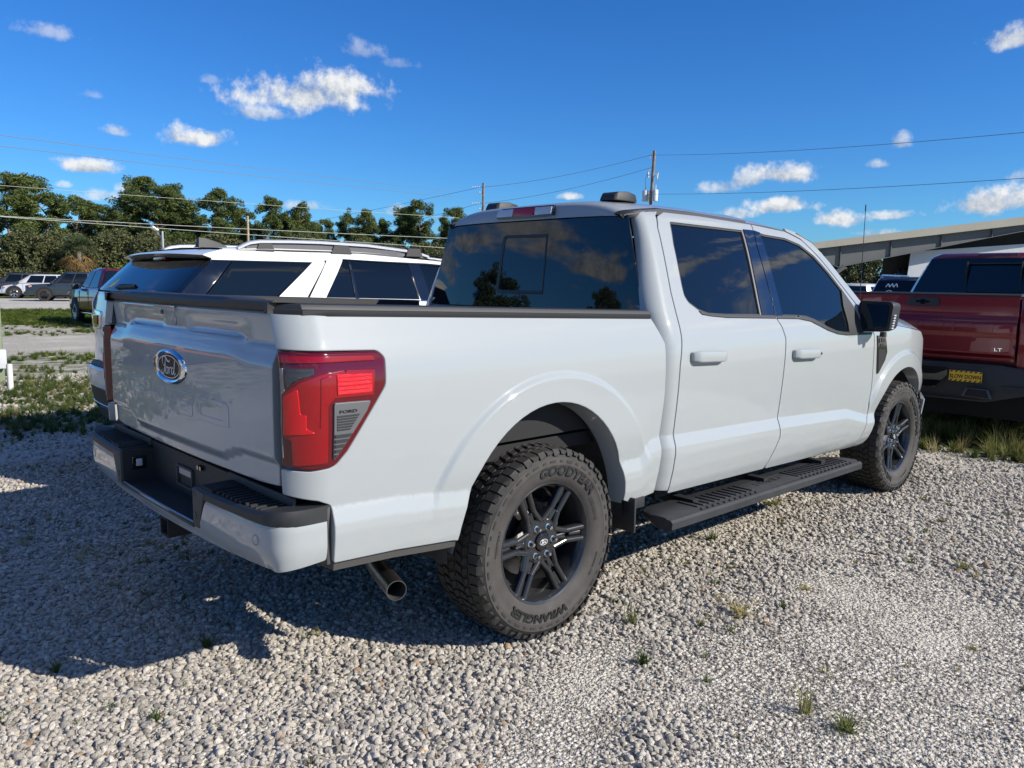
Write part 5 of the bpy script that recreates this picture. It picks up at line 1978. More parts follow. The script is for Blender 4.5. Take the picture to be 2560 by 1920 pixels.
def simple_vehicle(name, label, cat, kind, col, loc, yaw=0.0, group=None, L=5.1, Wd=1.98, H=1.80, wb=3.0, R=.37, belt=1.12, rim=None, trim=None, roofcol=None, lift=0.0, flake=True, front_detail=True, rear_oh=1.10, spokes=6, rails=True, plain_rear=False):
    """origin on the ground under the rear axle, nose along +y"""
    T = empty(name, loc, yaw)
    tag(T, label, cat, group)
    mp = paint('paint_' + '_'.join(str(int(c * 1000)) for c in col), col, flake=flake)
    mr = roofcol or mp
    rim = rim or mat('bright_alloy', (.55, .56, .58), .25, metal=.9)
    hw = Wd / 2
    y0, y1 = -rear_oh, L - rear_oh
    zb = .34 + lift
    pick = kind == 'pickup'
    hood = belt - (.02 if pick else .10)
    # lower body rings
    st = []
    if pick:
        yc0, yc1 = wb * .30 - .35, wb * .92
        prof = [(y0 + .10, .90, belt + .06, .97), (y0 + .20, .97, belt + .08, 1.0), (-.58, 1.0, belt + .08, 1.0), (-.50, 1.0, belt + .08, 1.0), (yc0, 1.0, belt + .06, 1.0), (yc1 - .2, 1.0, belt, 1.0), (yc1 + .1, .985, hood + .0, .98), (y1 - .35, .97, hood - .05, .95), (y1 - .10, .90, hood - .12, .88), (y1, .80, hood - .30, .72)]
    else:
        yc0, yc1 = y0 + .30, wb * .98
        prof = [(y0, .84, belt - .28, .80), (y0 + .08, .93, belt - .04, .90), (y0 + .35, .99, belt, .98), (wb * .4, 1.0, belt, 1.0), (yc1 - .2, 1.0, belt - .02, 1.0), (yc1 + .1, .985, hood + .02, .97), (y1 - .35, .96, hood - .06, .92), (y1 - .10, .88, hood - .14, .84), (y1, .78, hood - .30, .70)]
    rings = []
    for y, wl, zt, wt in prof:
        a, b = hw * wl, hw * wt
        zt += lift
        z_ = zb + (.26 if pick and y < -.55 else 0)
        half = [(a * .86, z_), (a * .97, z_ + .05), (a, z_ + .12), (a * .992, lerp(zb, zt, .62)), (b * .985, zt - .10), (b * .945, zt - .025), (b * .84, zt)]
        rings.append([(x, y, z) for x, z in half] + [(-x, y, z) for x, z in half[::-1]])
    body = MB().loft(rings, caps=True).build('body', mp, T, smooth=40)
    # cabin
    zb_, zt_ = belt + lift - .01, H + lift
    if pick:
        B = [yc0, yc1]
        Rf = [yc0 + .12, yc1 - .95]
    else:
        B = [y0 + .10, yc1 + .05]
        Rf = [y0 + .50, yc1 - .95]
    wb0, wt0 = hw * .945, hw * .70

    def cab(y, t, s):
        """side surface of the cabin: t 0 at the belt, 1 at the roof"""
        w_ = lerp(wb0, wt0, t ** 1.15)
        return (s * w_, y, lerp(zb_, zt_, t))
    rings = []
    for t in (0, .35, .7, .93, 1.0):
        k = 1 if t < 1 else .93
        w_ = lerp(wb0, wt0, t ** 1.15) * k
        ya, yb = lerp(B[0], Rf[0], t), lerp(B[1], Rf[1], t)
        if t == 1.0:
            ya += .05
            yb -= .10
        z = lerp(zb_, zt_, t) - (.035 if t == .93 else 0) * 0
        c = .16
        rings.append([(w_, ya + c, z), (w_, yb - c * 2.2, z), (w_ * .86, yb - c * .4, z), (0, yb + .10, z), (-w_ * .86, yb - c * .4, z), (-w_, yb - c * 2.2, z), (-w_, ya + c, z), (-w_ * .88, ya + .02, z), (0, ya - .03, z), (w_ * .88, ya + .02, z)])
    MB().loft(rings, caps=True).build('cabin', mr, T, smooth=45)
    # side glass
    tb, tt = .07, .86
    n = 2 if pick else 3
    for s in (-1, 1):
        cuts_b = [lerp(B[0], B[1], f) for f in ((.10, .46, .49, .80) if pick else (.05, .25, .27, .52, .54, .80))]
        cuts_t = [lerp(Rf[0], Rf[1], f) for f in ((.14, .56, .60, .96) if pick else (.08, .30, .33, .60, .63, .97))]
        for i in range(0, len(cuts_b), 2):
            q = []
            for (ya, yb, t) in ((cuts_b[i], cuts_b[i + 1], tb), (lerp(cuts_b[i], cuts_t[i], .5), lerp(cuts_b[i + 1], cuts_t[i + 1], .5), (tb + tt) / 2), (cuts_t[i], cuts_t[i + 1], tt)):
                q.append([cab(ya, t, s), cab(yb, t, s)])
            V = []
            for lift_ in (.014, -.02):
                for a, b in q:
                    V += [(a[0] + s * lift_, a[1], a[2] + .004), (b[0] + s * lift_, b[1], b[2] + .004)]
            mb = MB()
            mb.add(V, [(0, 1, 3, 2), (2, 3, 5, 4), (0, 6, 7, 1), (1, 7, 9, 3), (3, 9, 11, 5), (5, 11, 10, 4), (4, 10, 8, 2), (2, 8, 6, 0)])
            mb.build('side_window', M_GLASS, T, smooth=40)
    # windscreen and rear glass as slightly proud panes
    for nm, Y0, Y1, sgn in (('windscreen', B[1], Rf[1], 1), ('rear_window', B[0], Rf[0], -1)):
        rg = []
        for t in ((.10, .5, .88) if nm == 'windscreen' else (.12, .5, .88)):
            w_ = lerp(wb0, wt0, t ** 1.15) * .90
            yy = lerp(Y0, Y1, t)
            rg.append([(w_ * f, yy + sgn * (.012 + (.10 * (1 - f * f) - .09 if sgn > 0 else .03 * (1 - f * f) + .0)), lerp(zb_, zt_, t) + .008) for f in (-1, -.66, -.33, 0, .33, .66, 1)])
        MB().loft(rg, closed=False).build(nm, M_GLASS, T, smooth=60)
    # wheels, arches
    for y in (0, wb):
        for s in (-1, 1):
            arch = MB()
            pts = [(s * (hw * .90), y + (R + .09) * math.cos(rad(a)), R + .02 + (R + .09) * math.sin(rad(a))) for a in range(-20, 201, 10)]
            p2 = [(s * (hw + .006), a[1], a[2]) for a in pts]
            arch.loft([pts, p2], closed=False)
            arch.add(p2 + [(s * (hw + .006), y, R)], [(i, i + 1, len(p2)) for i in range(len(p2) - 1)])
            arch.build('wheel_arch', M_DARK, T)
            if trim:
                a1 = [(s * (hw + .008), y + (R + .09) * math.cos(rad(a)), R + .02 + (R + .09) * math.sin(rad(a))) for a in range(-14, 195, 10)]
                a2 = [(s * (hw + .012), y + (R + .15) * math.cos(rad(a)), R + .02 + (R + .15) * math.sin(rad(a))) for a in range(-14, 195, 10)]
                MB().loft([a1, a2], closed=False).build('arch_trim', trim, T, smooth=60)
            wheel_simple(T, (s * (hw - .10), y, R), R, .27, s, rim, spokes)
    # door seams, handles, mirrors
    for s in (-1, 1):
        doors = ((yc0 + .05, lerp(yc0, yc1, .47), lerp(yc0, yc1, .88)) if pick else (lerp(y0, yc1, .27), lerp(y0, yc1, .57), lerp(y0, yc1, .87)))
        mb = MB()
        for y in doors:
            mb.box((s * (hw * .995), y, lerp(zb, zb_, .5)), (.012, .010, (zb_ - zb) * .84))
        mb.build('door_seam', M_DARK, T)
        for y in doors[:2]:
            MB().box((s * hw * 1.0, y + .22, belt + lift - .17), (.035, .20, .035)).build('door_handle', M_CHROME if trim is None else mp, T, bevel=.008)
        MB().box((s * (hw + .09), yc1 - .22, belt + lift + .06), (.22, .14, .19)).build('door_mirror', M_BLACK, T, bevel=.04)
        if pick or trim:
            MB().box((s * (hw - .05), wb * .5, zb - .03), (.12, wb * .62, .05)).build('side_step', M_CHROME if trim is None and pick else M_BLACK, T, bevel=.01)
    # ends
    fz = hood + lift
    for s in (-1, 1):
        MB().hexa([(s * hw * .58, y1 - .03, fz - .30), (s * hw * .93, y1 - .28, fz - .30), (s * hw * .93, y1 - .40, fz - .30), (s * hw * .58, y1 - .2, fz - .30)], [(s * hw * .56, y1 - .05, fz - .15), (s * hw * .95, y1 - .25, fz - .13), (s * hw * .95, y1 - .42, fz - .13), (s * hw * .56, y1 - .22, fz - .15)]).build('headlamp', M_CLEAR, T, bevel=.01)
        MB().box((s * hw * .965, y1 - .30, fz - .19), (.05, .16, .05)).build('side_marker', M_AMBER, T, bevel=.008)
        if not plain_rear:
            MB().box((s * hw * .89, y0 + .10, belt + lift - .16), (.17, .12, .38 if pick else .22)).build('tail_lamp', M_RED, T, bevel=.02)
    MB().box((0, y1 - .02, fz - .30), (hw * 1.05, .10, .34)).build('grille', M_BLACKG if trim or pick else M_CHROME, T, bevel=.02)
    MB().box((0, y1 - .02, zb + .16), (hw * 1.62, .22, .26)).build('front_bumper', mp if trim or pick else M_BLACK, T, bevel=.05)
    if not plain_rear:
        MB().box((0, y0 + .05, zb + .22), (hw * 1.86, .24, .24)).build('rear_bumper', M_CHROME if pick and not trim else M_BLACK, T, bevel=.04)
    if pick:
        mb = MB()
        mb.box((0, (y0 + .18 + yc0 - .04) / 2, belt + lift + .052), (hw * 1.62, yc0 - y0 - .24, .06))
        mb.build('bed', M_DARK, T)
        mb = MB()
        for s in (-1, 1):
            mb.box((s * hw * .91, (y0 + .14 + yc0) / 2, belt + lift + .085), (hw * .16, yc0 - y0 - .16, .03))
        mb.box((0, y0 + .14, belt + lift + .085), (hw * 1.8, .07, .03))
        mb.build('bed_cap', M_BLACK, T, bevel=.006)
    elif rails:
        for s in (-1, 1):
            MB().tube([(s * wt0 * .92, Rf[0] + .05, zt_ - .01), (s * wt0 * .93, Rf[0] + .15, zt_ + .045), (s * wt0 * .93, Rf[1] - .3, zt_ + .045), (s * wt0 * .92, Rf[1] - .15, zt_ - .01)], .018, 8).build('roof_rail', M_CHROME if not trim else M_BLACKG, T, smooth=50)
    MB().box((0, wb * .5, zb + .02), (hw * 1.5, L * .8, .18)).build('underbody', M_DARK, T)
    if pick:
        MB().box((0, -.605, zb + .10), (hw * 1.99, .05, .34)).build('rear_valance', M_DARK, T)
    return T


# ------------------------------------------------------------------ white sport utility next to the truck
SUVX = -2.93
SPT = np.array([(.30, .88), (.42, .95), (.55, .975), (.8, .985), (1.0, .975), (1.2, .955), (1.33, .930), (1.40, .905), (1.55, .855), (1.62, .825), (1.655, .805), (1.69, .775), (1.72, .735)])


def suvM(y, z):
    y = np.asarray(y, float)
    z = np.asarray(z, float)
    x = np.interp(z, SPT[:, 0], SPT[:, 1])
    x = x - .07 * np.clip((-y - .05) / .5, 0, 1) ** 2 - .16 * np.clip((y - 3.4) / 1.1, 0, 1) ** 2
    return np.stack([SUVX + x + 0 * y, y + 0 * z, z + 0 * y], -1)


def suv_rear_y(z):
    return np.interp(z, [.3, .5, .70, .80, .82, .95, 1.2, 1.36, 1.41, 1.62, 1.70], [-.38, -.46, -.495, -.495, -.47, -.46, -.455, -.425, -.400, -.175, -.14])


def suvR(x, z):
    x = np.asarray(x, float)
    z = np.asarray(z, float)
    return np.stack([SUVX + x + 0 * z, suv_rear_y(z) + .055 * (np.abs(x) / .85) ** 3.6, z + 0 * x], -1)


def build_white_suv():
    W_ = paint('white_paint', (.74, .745, .74), dusty=0)
    T = empty('sport_utility', (SUVX, 0.05, 0))
    tag(T, 'white sport utility with black glass and silver roof rails parked beside the truck', 'suv')
    T.location = (0, 0, 0)
    REF = (SUVX, 1.5, 1.0)

    def P(name, m, pts, par=T, r=.006, holes=(), lift=0, M=suvM, both=True, g=.05, roll=.003, depth=.02):
        res = panel(name, m, M, fillet(pts, r, .03), holes, par, g=g, roll=roll, depth=depth, lift=lift, ref=REF)
        if both:
            o = panel(name, m, M, fillet(pts, r, .03), holes, par, g=g, roll=roll, depth=depth, lift=lift, ref=REF)
            for v in o.data.vertices:
                v.co.x = 2 * SUVX - v.co.x
            o.data.flip_normals()
        return res
    # white roof side band with slanting pillar, lower body
    P('roof_side', W_, [(-.128, 1.626), (.15, 1.627), (.640, 1.629), (.835, 1.657, .03), (1.70, 1.647), (2.2, 1.62), (2.2, 1.64), (1.757, 1.672), (.995, 1.712), (.470, 1.722), (-.036, 1.700)])
    P('quarter_pillar', W_, [(.640, 1.629), (.765, 1.652, .03), (.540, 1.37), (.296, 1.36)], r=.004)
    P('quarter_pillar', W_, [(.768, 1.652), (.905, 1.655), (.680, 1.35), (.545, 1.35)], r=.004)
    P('body_side', W_, [(-.36, .82, .03), (-.40, 1.30, .05), (-.36, 1.395), (.70, 1.372), (2.6, 1.33), (4.2, 1.08, .15), (4.42, .85, .1), (4.30, .42), (3.52, .42), (3.50, .55), (3.3, .80, .1), (2.9, .80, .1), (2.65, .55), (2.60, .40), (.50, .40), (.48, .55), (.28, .80, .1), (-.13, .80, .1), (-.30, .60)], g=.08)
    P('quarter_window', M_GLASS, [(.03, 1.624), (.636, 1.627), (.290, 1.366), (-.20, 1.385)], lift=-.002, r=.004)
    P('pillar_trim', M_BLACKG, [(-.122, 1.626), (.024, 1.624), (-.206, 1.385), (-.365, 1.392)], lift=-.001, r=.004)
    P('rear_door_window', M_GLASS, [(.908, 1.652), (1.53, 1.640), (1.575, 1.345), (.690, 1.366)], lift=-.004, r=.004)
    P('front_door_window', M_GLASS, [(1.60, 1.636), (2.15, 1.61, .1), (2.62, 1.335), (1.64, 1.345)], lift=-.004, r=.004)
    P('window_post', M_BLACKG, [(.940, 1.648), (.962, 1.648), (.975, 1.352), (.945, 1.352)], lift=.002, r=.002)
    P('window_post', M_BLACKG, [(1.50, 1.648), (1.615, 1.645), (1.665, 1.340), (1.545, 1.342)], lift=.001, r=.002)
    P('window_trim', M_BLACKG, [(.905, 1.660), (2.2, 1.628), (2.2, 1.618), (.900, 1.650)], lift=.003, r=.002)
    P('window_trim', M_CHROME, [(-.30, 1.383), (.70, 1.360), (2.6, 1.330), (2.6, 1.318), (-.30, 1.371)], lift=.004, r=.002)
    # back: glass, gate, spoiler
    P('rear_window', M_GLASS, [(-.80, 1.395, .03), (.80, 1.395, .03), (.765, 1.62, .03), (-.765, 1.62, .03)], M=suvR, both=False, lift=.002)
    P('rear_corner_glass', M_GLASS, [(.80, 1.395, .01), (.875, 1.395, .01), (.835, 1.62, .01), (.770, 1.62, .01)], M=suvR, both=True, lift=.0)
    P('liftgate', W_, [(-.80, .835), (.80, .835), (.88, 1.0), (.88, 1.385), (-.88, 1.385), (-.88, 1.0)], M=suvR, both=False, g=.06)
    for s in (-1, 1):
        P('tail_lamp', M_CHROME, [(s * .52, 1.10), (s * .90, 1.08), (s * .90, 1.245), (s * .50, 1.235)], M=suvR, both=False, lift=.012, r=.02, roll=.01)
        P('tail_lens', M_RED, [(s * .58, 1.13), (s * .90, 1.115), (s * .90, 1.205), (s * .57, 1.20)], M=suvR, both=False, lift=.018, r=.015)
    P('rear_bumper', W_, [(-.86, .655), (.86, .655), (.93, .80, .04), (-.93, .80, .04)], M=suvR, both=False, lift=.03, r=.02, g=.06)
    P('bumper_pad', M_BLACK, [(-.70, .800), (.70, .800), (.74, .845, .02), (-.74, .845, .02)], M=suvR, both=False, lift=.026, r=.01)
    P('bumper_lower', M_BLACK, [(-.84, .40), (.84, .40), (.86, .648), (-.86, .648)], M=suvR, both=False, lift=.025, r=.02, g=.08)
    P('bumper_strip', M_CHROME, [(-.80, .50), (.80, .50), (.80, .525), (-.80, .525)], M=suvR, both=False, lift=.034, r=.006)
    wp = MB()
    P('wiper', M_BLACK, [(-.26, 1.408), (.10, 1.420), (.10, 1.440), (-.22, 1.436)], M=suvR, both=False, lift=.022, r=.008, roll=.006)
    rings = []
    for t in np.linspace(-1, 1, 17):
        x = SUVX + .80 * t
        tip = -.235 + .065 * abs(t) ** 3.0
        zt = 1.680 - .018 * t * t
        rings.append([(x, tip, zt - .006), (x, tip + .03, zt + .008), (x, -.06, 1.708 - .016 * t * t), (x, .02, 1.716 - .018 * t * t), (x, .03, 1.66), (x, -.09, 1.632), (x, tip + .05, zt - .022)])
    MB().loft(rings, caps=True).build('roof_spoiler', W_, T, smooth=40)
    rings = []
    for y, zc, hw_ in ((-.01, 1.722, .77), (.3, 1.738, .775), (.9, 1.744, .768), (1.5, 1.735, .752), (2.0, 1.70, .73), (2.35, 1.64, .70), (2.9, 1.40, .80), (3.3, 1.24, .84)):
        rings.append([(SUVX + hw_ * math.sin(rad(a)), y + (.12 * math.cos(rad(a)) if y > 1.9 else 0), zc - .028 + .028 * math.cos(rad(a)) ** .6) for a in range(-90, 91, 15)])
    MB().loft(rings[:6], closed=False).build('roof', W_, T, smooth=50)
    MB().loft(rings[5:], closed=False).build('windscreen', M_GLASS, T, smooth=50)
    rings = []
    for y, zc, hw_ in ((3.25, 1.25, .86), (3.8, 1.22, .84), (4.2, 1.15, .80), (4.42, 1.02, .74), (4.48, .80, .72), (4.45, .45, .74)):
        rings.append([(SUVX + hw_ * math.sin(rad(a)), y + .08 * math.cos(rad(a)), zc - .10 + .10 * math.cos(rad(a)) ** .6) for a in range(-90, 91, 15)])
    MB().loft(rings, closed=False).build('bonnet', W_, T, smooth=50)
    MB().box((SUVX, 1.9, .70), (1.80, 4.4, .55)).build('underbody', M_DARK, T)
    MB().box((SUVX, 1.2, 1.40), (1.45, 2.6, .40)).build('cabin_lining', mat('dark_cabin', (.012, .012, .013), .8), T)
    for s in (-1, 1):
        mb = MB()
        pth = [(.094, 1.712), (.14, 1.735), (.182, 1.753), (.26, 1.766), (.5, 1.775), (.734, 1.779), (1.154, 1.773), (1.615, 1.740), (1.766, 1.706)]
        rg = []
        for y, z in pth:
            x = SUVX + s * (.752 if y < 1.5 else .735)
            rg.append([(x - .020, y, z - .013), (x - .022, y, z + .006), (x, y, z + .012), (x + .022, y, z + .004), (x + .021, y, z - .012)])
        MB().loft(rg, caps=True).build('roof_rail', mat('satin_silver', (.72, .73, .74), .38, metal=.55), T, smooth=50)
        rb = []  # dark strip standing in for the roof shade in the gap below the rail
        for y in np.linspace(.16, 1.70, 12):
            x = SUVX + s * (.745 if y < 1.5 else .73)
            zr = np.interp(y, [p[0] for p in pth], [p[1] for p in pth])
            rb.append([(x - .012, y, 1.69), (x - .012, y, zr - .010), (x + .010, y, zr - .010), (x + .010, y, 1.69)])
        MB().loft(rb, caps=True).build('rail_gap_shade', mat('rail_shade_grey', (.10, .10, .11), .5), T, smooth=50)
        mb = MB()
        for ya, yb in ((.26, .34), (.86, .98), (1.55, 1.66)):
            mb.hexa([(SUVX + s * .752 - .015, ya - .03, 1.70), (SUVX + s * .752 + .018, ya - .03, 1.70), (SUVX + s * .752 + .018, yb + .03, 1.70), (SUVX + s * .752 - .015, yb + .03, 1.70)], [(SUVX + s * .75 - .015, ya, 1.765), (SUVX + s * .75 + .016, ya, 1.765), (SUVX + s * .75 + .016, yb, 1.765), (SUVX + s * .75 - .015, yb, 1.765)])
        mb.build('rail_foot', M_BLACK, T)
        for y in (.08, 3.09):
            wheel_simple(T, (SUVX + s * .86, y, .385), .385, .25, s, mat('bright_alloy', (.55, .56, .58), .25, metal=.9), 5, .70)
        MB().box((SUVX + s * 1.05, 2.55, 1.35), (.20, .14, .17)).build('door_mirror', M_BLACK, T, bevel=.04)
    # fin aerial
    rg = []
    for y, w_, h in ((.10, .036, .012), (.115, .034, .075), (.17, .028, .070), (.26, .018, .045), (.34, .006, .014)):
        rg.append([(SUVX - w_, y, 1.735), (SUVX - w_ * .5, y + .01, 1.735 + h), (SUVX + w_ * .5, y + .01, 1.735 + h), (SUVX + w_, y, 1.735)])
    MB().loft(rg, caps=True).build('fin_aerial', M_BLACK, T, smooth=45)
    MB().box((SUVX + .02, -.165, 1.640), (.24, .03, .022)).build('high_brake_lamp', M_REDD, T, bevel=.004)


build_white_suv()


# ------------------------------------------------------------------ dark red pickup ahead on the right
def build_red_pickup():
    cx, cy = .40, 6.80
    col = (.19, .004, .010)
    T = simple_vehicle('pickup_truck', 'dark red pickup seen from behind, tailgate in shade, right of the grey truck', 'pickup truck', 'pickup', col, (cx, cy, 0), 0, None, L=5.88, Wd=2.06, H=1.90, wb=3.75, R=.41, belt=1.34, rear_oh=1.16, rim=mat('dark_alloy2', (.06, .06, .065), .3, metal=.6), trim=M_BLACK, lift=0.0, plain_rear=True, rails=False)
    mp = MATS['paint_190_4_10']
    yb = -1.175

    def rp(x, z):
        x = np.asarray(x, float)
        z = np.asarray(z, float)
        p = .012 * sstep(1.30, 1.27, z) * sstep(1.235, 1.26, z) * -1
        p = p + .030 * sstep(1.25, 1.19, z) - .016 * sstep(1.10, 1.07, z) + .010 * sstep(1.00, .985, z) - .020 * sstep(.93, .90, z)
        return np.stack([x + 0 * z, yb - p - .02 * (1 - (x / .8) ** 2) + 0 * z, z + 0 * x], -1)
    q = fillet([(-.79, .862), (.79, .862), (.79, 1.438), (-.79, 1.438)], .012, .03)
    g = panel('tailgate', mp, rp, q, (), T, g=.03, roll=.005, depth=.05, ref=(0, 1, 1.1))
    rings = []
    for x in np.linspace(-.80, .80, 12):
        rings.append([(x, yb - .02, 1.436), (x, yb - .030, 1.448), (x, yb + .0, 1.462), (x, yb + .10, 1.462), (x, yb + .10, 1.436)])
    MB().loft(rings, caps=True).build('tailgate_cap', M_BLACK, g, smooth=40)

    def fn(u, v, w):
        return (u, float(rp(np.array(u), np.array(v))[1]) - w, v)
    hq = fillet([(-.150, 1.335, .03), (.150, 1.335, .03), (.135, 1.418, .03), (-.135, 1.418, .03)], .03, .03)
    hd = MB().prism(hq, fn, 0, .012).build('tailgate_handle', M_BLACK, g, bevel=.004)
    em = MB()
    for pts in ([(-.058, -.008), (-.018, -.008), (-.018, -.022), (.018, -.022), (.018, -.008), (.058, -.008), (.058, .010), (.018, .010), (.018, .022), (-.018, .022), (-.018, .010), (-.058, .010)],):
        em.prism([(a, b + 1.376) for a, b in pts], lambda u, v, w: fn(u, v, w + .011), 0, .004)
    em.build('handle_emblem', M_BLACKG, hd)
    for i, ch in enumerate('CHEVROLET'):
        x = -.60 + i * .150
        solid_text('tailgate_letter', mp, ch, .125, lambda u, v, w, x=x: fn(x + u * 1.22, 1.118 + v, w), g, .006)
    solid_text('trim_letter', M_CHROME, 'LT', .040, lambda u, v, w: fn(.66 + u * 1.5, .955 + v, w), g, .005)
    for s in (-1, 1):
        lq = fillet([(s * .815, .985), (s * 1.005, .985), (s * 1.005, 1.40), (s * .815, 1.40)], .02, .03)
        lm = MB().prism(lq, lambda u, v, w: (u, yb + .10 - w - .04 * (1 - abs(u)), v), 0, .10).build('tail_lamp', M_RED, T, bevel=.008)
        MB().box((s * .91, yb - .012, 1.205), (.15, .02, .07)).build('reverse_lens', M_CLEAR, lm, bevel=.004)
        MB().box((s * .91, yb - .010, 1.02), (.15, .018, .07)).build('lamp_base', M_REDD, lm, bevel=.004)
        MB().box((s * .91, yb + .02, 1.12), (.20, .10, .62)).build('bed_corner', mp, T, bevel=.01)
        MB().box((s * .91, yb + .05, .90), (.20, .12, .12)).build('bed_corner_lower', mp, T, bevel=.01)
    # bumper with plate recess, corner steps, tail pipe outlet
    bq = [(-.98, .60, .05), (-.62, .50), (.62, .50), (.98, .60, .05), (1.0, .80, .04), (.70, .835, .02), (-.70, .835, .02), (-1.0, .80, .04)]
    b = MB().prism(fillet(bq, .03, .05), lambda u, v, w: (u, yb + .16 - w - .10 * (1 - (u / 1.0) ** 2), v), 0, .20).build('rear_bumper', M_BLACK, T, bevel=.014)
    MB().prism(fillet([(-.20, .60), (.20, .60), (.30, .72), (.30, .79), (-.30, .79), (-.30, .72)], .01, .05), lambda u, v, w: (u, yb - .140 - w, v), 0, .006).build('plate_recess', M_BLACKG, b, bevel=.002)
    for s in (-1, 1):
        MB().prism(fillet([(s * .70, .655), (s * .93, .665), (s * .93, .745), (s * .74, .735)], .012, .04), lambda u, v, w: (u, yb - .045 - w, v), 0, .004).build('step_recess', mat('step_grey', (.11, .11, .115), .5), b)
        MB().box((s * .84, yb - .03, .645), (.24, .10, .016)).build('corner_step', M_STEP, b, bevel=.004)
        rg = []
        for w_, d in ((1.0, 0), (.80, -.004), (.78, .03)):
            rg.append([(s * .55 + a * w_, yb - .128 - .012 + d + .012 * w_, .575 + c * w_) for a, c in [(-.125, -.035), (.125, -.04), (.09, .04), (-.095, .045)]])
        MB().loft(rg).build('pipe_outlet', mat('dull_steel', (.10, .10, .105), .4, metal=.8), b)
        MB().prism([(s * .55 + a, .575 + c) for a, c in [(-.10, -.028), (.10, -.032), (.07, .032), (-.075, .036)]], lambda u, v, w: (u, yb - .120 - w, v), 0, .006).build('pipe_hole', M_DARK, b)
    sq = MB().prism([(.315, .672), (.585, .672), (.585, .768), (.315, .768)], lambda u, v, w: (u, yb - .138 - w, v + .0), 0, .004)
    st = sq.build('bumper_sticker', mat('sticker_yellow', (.72, .42, .02), .5), b)
    mb = MB()
    for k in range(7):
        x = .318 + k * .040
        for z0 in (.673, .753):
            mb.prism([(x, z0), (x + .018, z0), (x + .031, z0 + .014), (x + .013, z0 + .014)], lambda u, v, w: (u, yb - .1425 - w, v), 0, .001)
    mb.build('sticker_stripes', M_BLACK, st, smooth=None)
    solid_text('sticker_lettering', mat('sticker_black', (.01, .01, .01), .5), 'SLOW DOWN', .050, lambda u, v, w: (.450 + u * .80, yb - .1425 - w, .699 + v), st, .001, 0, .0012)
    # rear glass details
    z0 = 1.34
    mb = MB()
    for x in (-.27, .27):
        mb.box((x, .775, 1.62), (.016, .02, .36))
    mb.box((0, .80, 1.78), (.54, .02, .016)).box((0, .75, 1.47), (.54, .02, .016))
    mb.build('slider_frame', M_BLACK, T)
    MB().box((0, .90, 1.872), (.40, .04, .035)).build('high_brake_lamp', M_REDD, T, bevel=.006)
    sw = MB().lathe([(-.10, .22), (-.11, .36), (0, .39), (.11, .36), (.10, .22)], 28, (-.05, -.60, .56), axis='z')
    sw.build('spare_tyre', M_TYRE, T, smooth=40)
    return T


build_red_pickup()

ALLOY = mat('bright_alloy', (.55, .56, .58), .25, metal=.9)
BLKAL = mat('black_alloy', (.03, .03, .033), .25, metal=.6)


def gpos(x, y):
    return (x, y, float(gz(np.array(x), np.array(y))))


far_red = simple_vehicle('pickup_truck', 'dark red crew cab pickup with chrome wheels on the grass strip, facing away', 'pickup truck', 'pickup', (.13, .008, .012), gpos(-29.35, 8.27), rad(90), None, L=5.9, Wd=2.05, H=1.90, wb=3.65, R=.42, belt=1.18, rim=ALLOY, spokes=10, lift=.10)
simple_vehicle('pickup_truck', 'dark blue-grey pickup with black wheels parked across the road before the pines', 'pickup truck', 'pickup', (.030, .045, .058), gpos(-55.4, 14.8), rad(158), 'vehicles parked before the pines', L=5.8, Wd=2.0, H=1.92, wb=3.6, R=.40, belt=1.16, rim=BLKAL, trim=M_BLACK)
simple_vehicle('sport_utility', 'small white sport utility with black arches left of the blue-grey pickup', 'suv', 'suv', (.70, .71, .71), gpos(-62.9, 13.9), rad(158), 'vehicles parked before the pines', L=4.9, Wd=1.98, H=1.74, wb=2.9, R=.38, belt=1.10, rim=ALLOY, trim=M_BLACK)
simple_vehicle('sport_utility', 'dark grey sport utility farthest left, half behind the white one', 'suv', 'suv', (.05, .052, .056), gpos(-69.5, 13.9), rad(157), 'vehicles parked before the pines', L=5.0, Wd=2.0, H=1.82, wb=2.95, R=.38, belt=1.12, rim=ALLOY, trim=M_BLACK)
simple_vehicle('pickup_truck', 'white pickup cab seen behind the dark red tailgate, left of the red cab', 'pickup truck', 'pickup', (.68, .69, .69), gpos(-8.6, 23.2), rad(8), None, L=5.9, Wd=2.03, H=1.90, wb=3.7, R=.40, belt=1.16, rim=BLKAL)
wsuv = simple_vehicle('sport_utility', 'dark blue sport utility with white window writing behind the red pickup', 'suv', 'suv', (.03, .04, .07), gpos(-4.5, 18.6), rad(4), None, L=4.8, Wd=1.92, H=1.86, wb=2.9, R=.37, belt=1.08, rim=ALLOY)


far_red.scale = (1.13, 1.13, 1.13)


def writing(u, v, w):
    return (-.25 + u, -1.0 + .40 * (1.45 + v - 1.07) / .79 - .07 - w, 1.45 + v)


mb = MB()
for x0, z0, n in ((-.16, .19, 7), (-.20, -.19, 9)):
    pts = [(x0 + .045 * i, z0 + (.05 if i % 2 else -.03)) for i in range(n)]
    ribbon(mb, pts, [.018] * n, writing, .004)
pts = [(-.06 + .09 * math.cos(2 * PI * k / 14), .0 + .075 * math.sin(2 * PI * k / 14)) for k in range(15)]
ribbon(mb, pts, [.016] * 15, writing, .004)
ribbon(mb, [(-.09, -.02), (-.06, .03), (-.03, -.02)], [.014] * 3, writing, .004)
mb.build('window_writing', M_WHITEP, wsuv, smooth=None)
simple_vehicle('pickup_truck', 'orange pickup truck parked left behind the camera, mirrored in the tailgate', 'pickup truck', 'pickup', (.50, .13, .02), (-11.0, -4.4, 0), rad(170), None, L=5.6, Wd=1.98, H=1.85, wb=3.4, R=.40, belt=1.14, rim=BLKAL, trim=M_BLACK, flake=False)

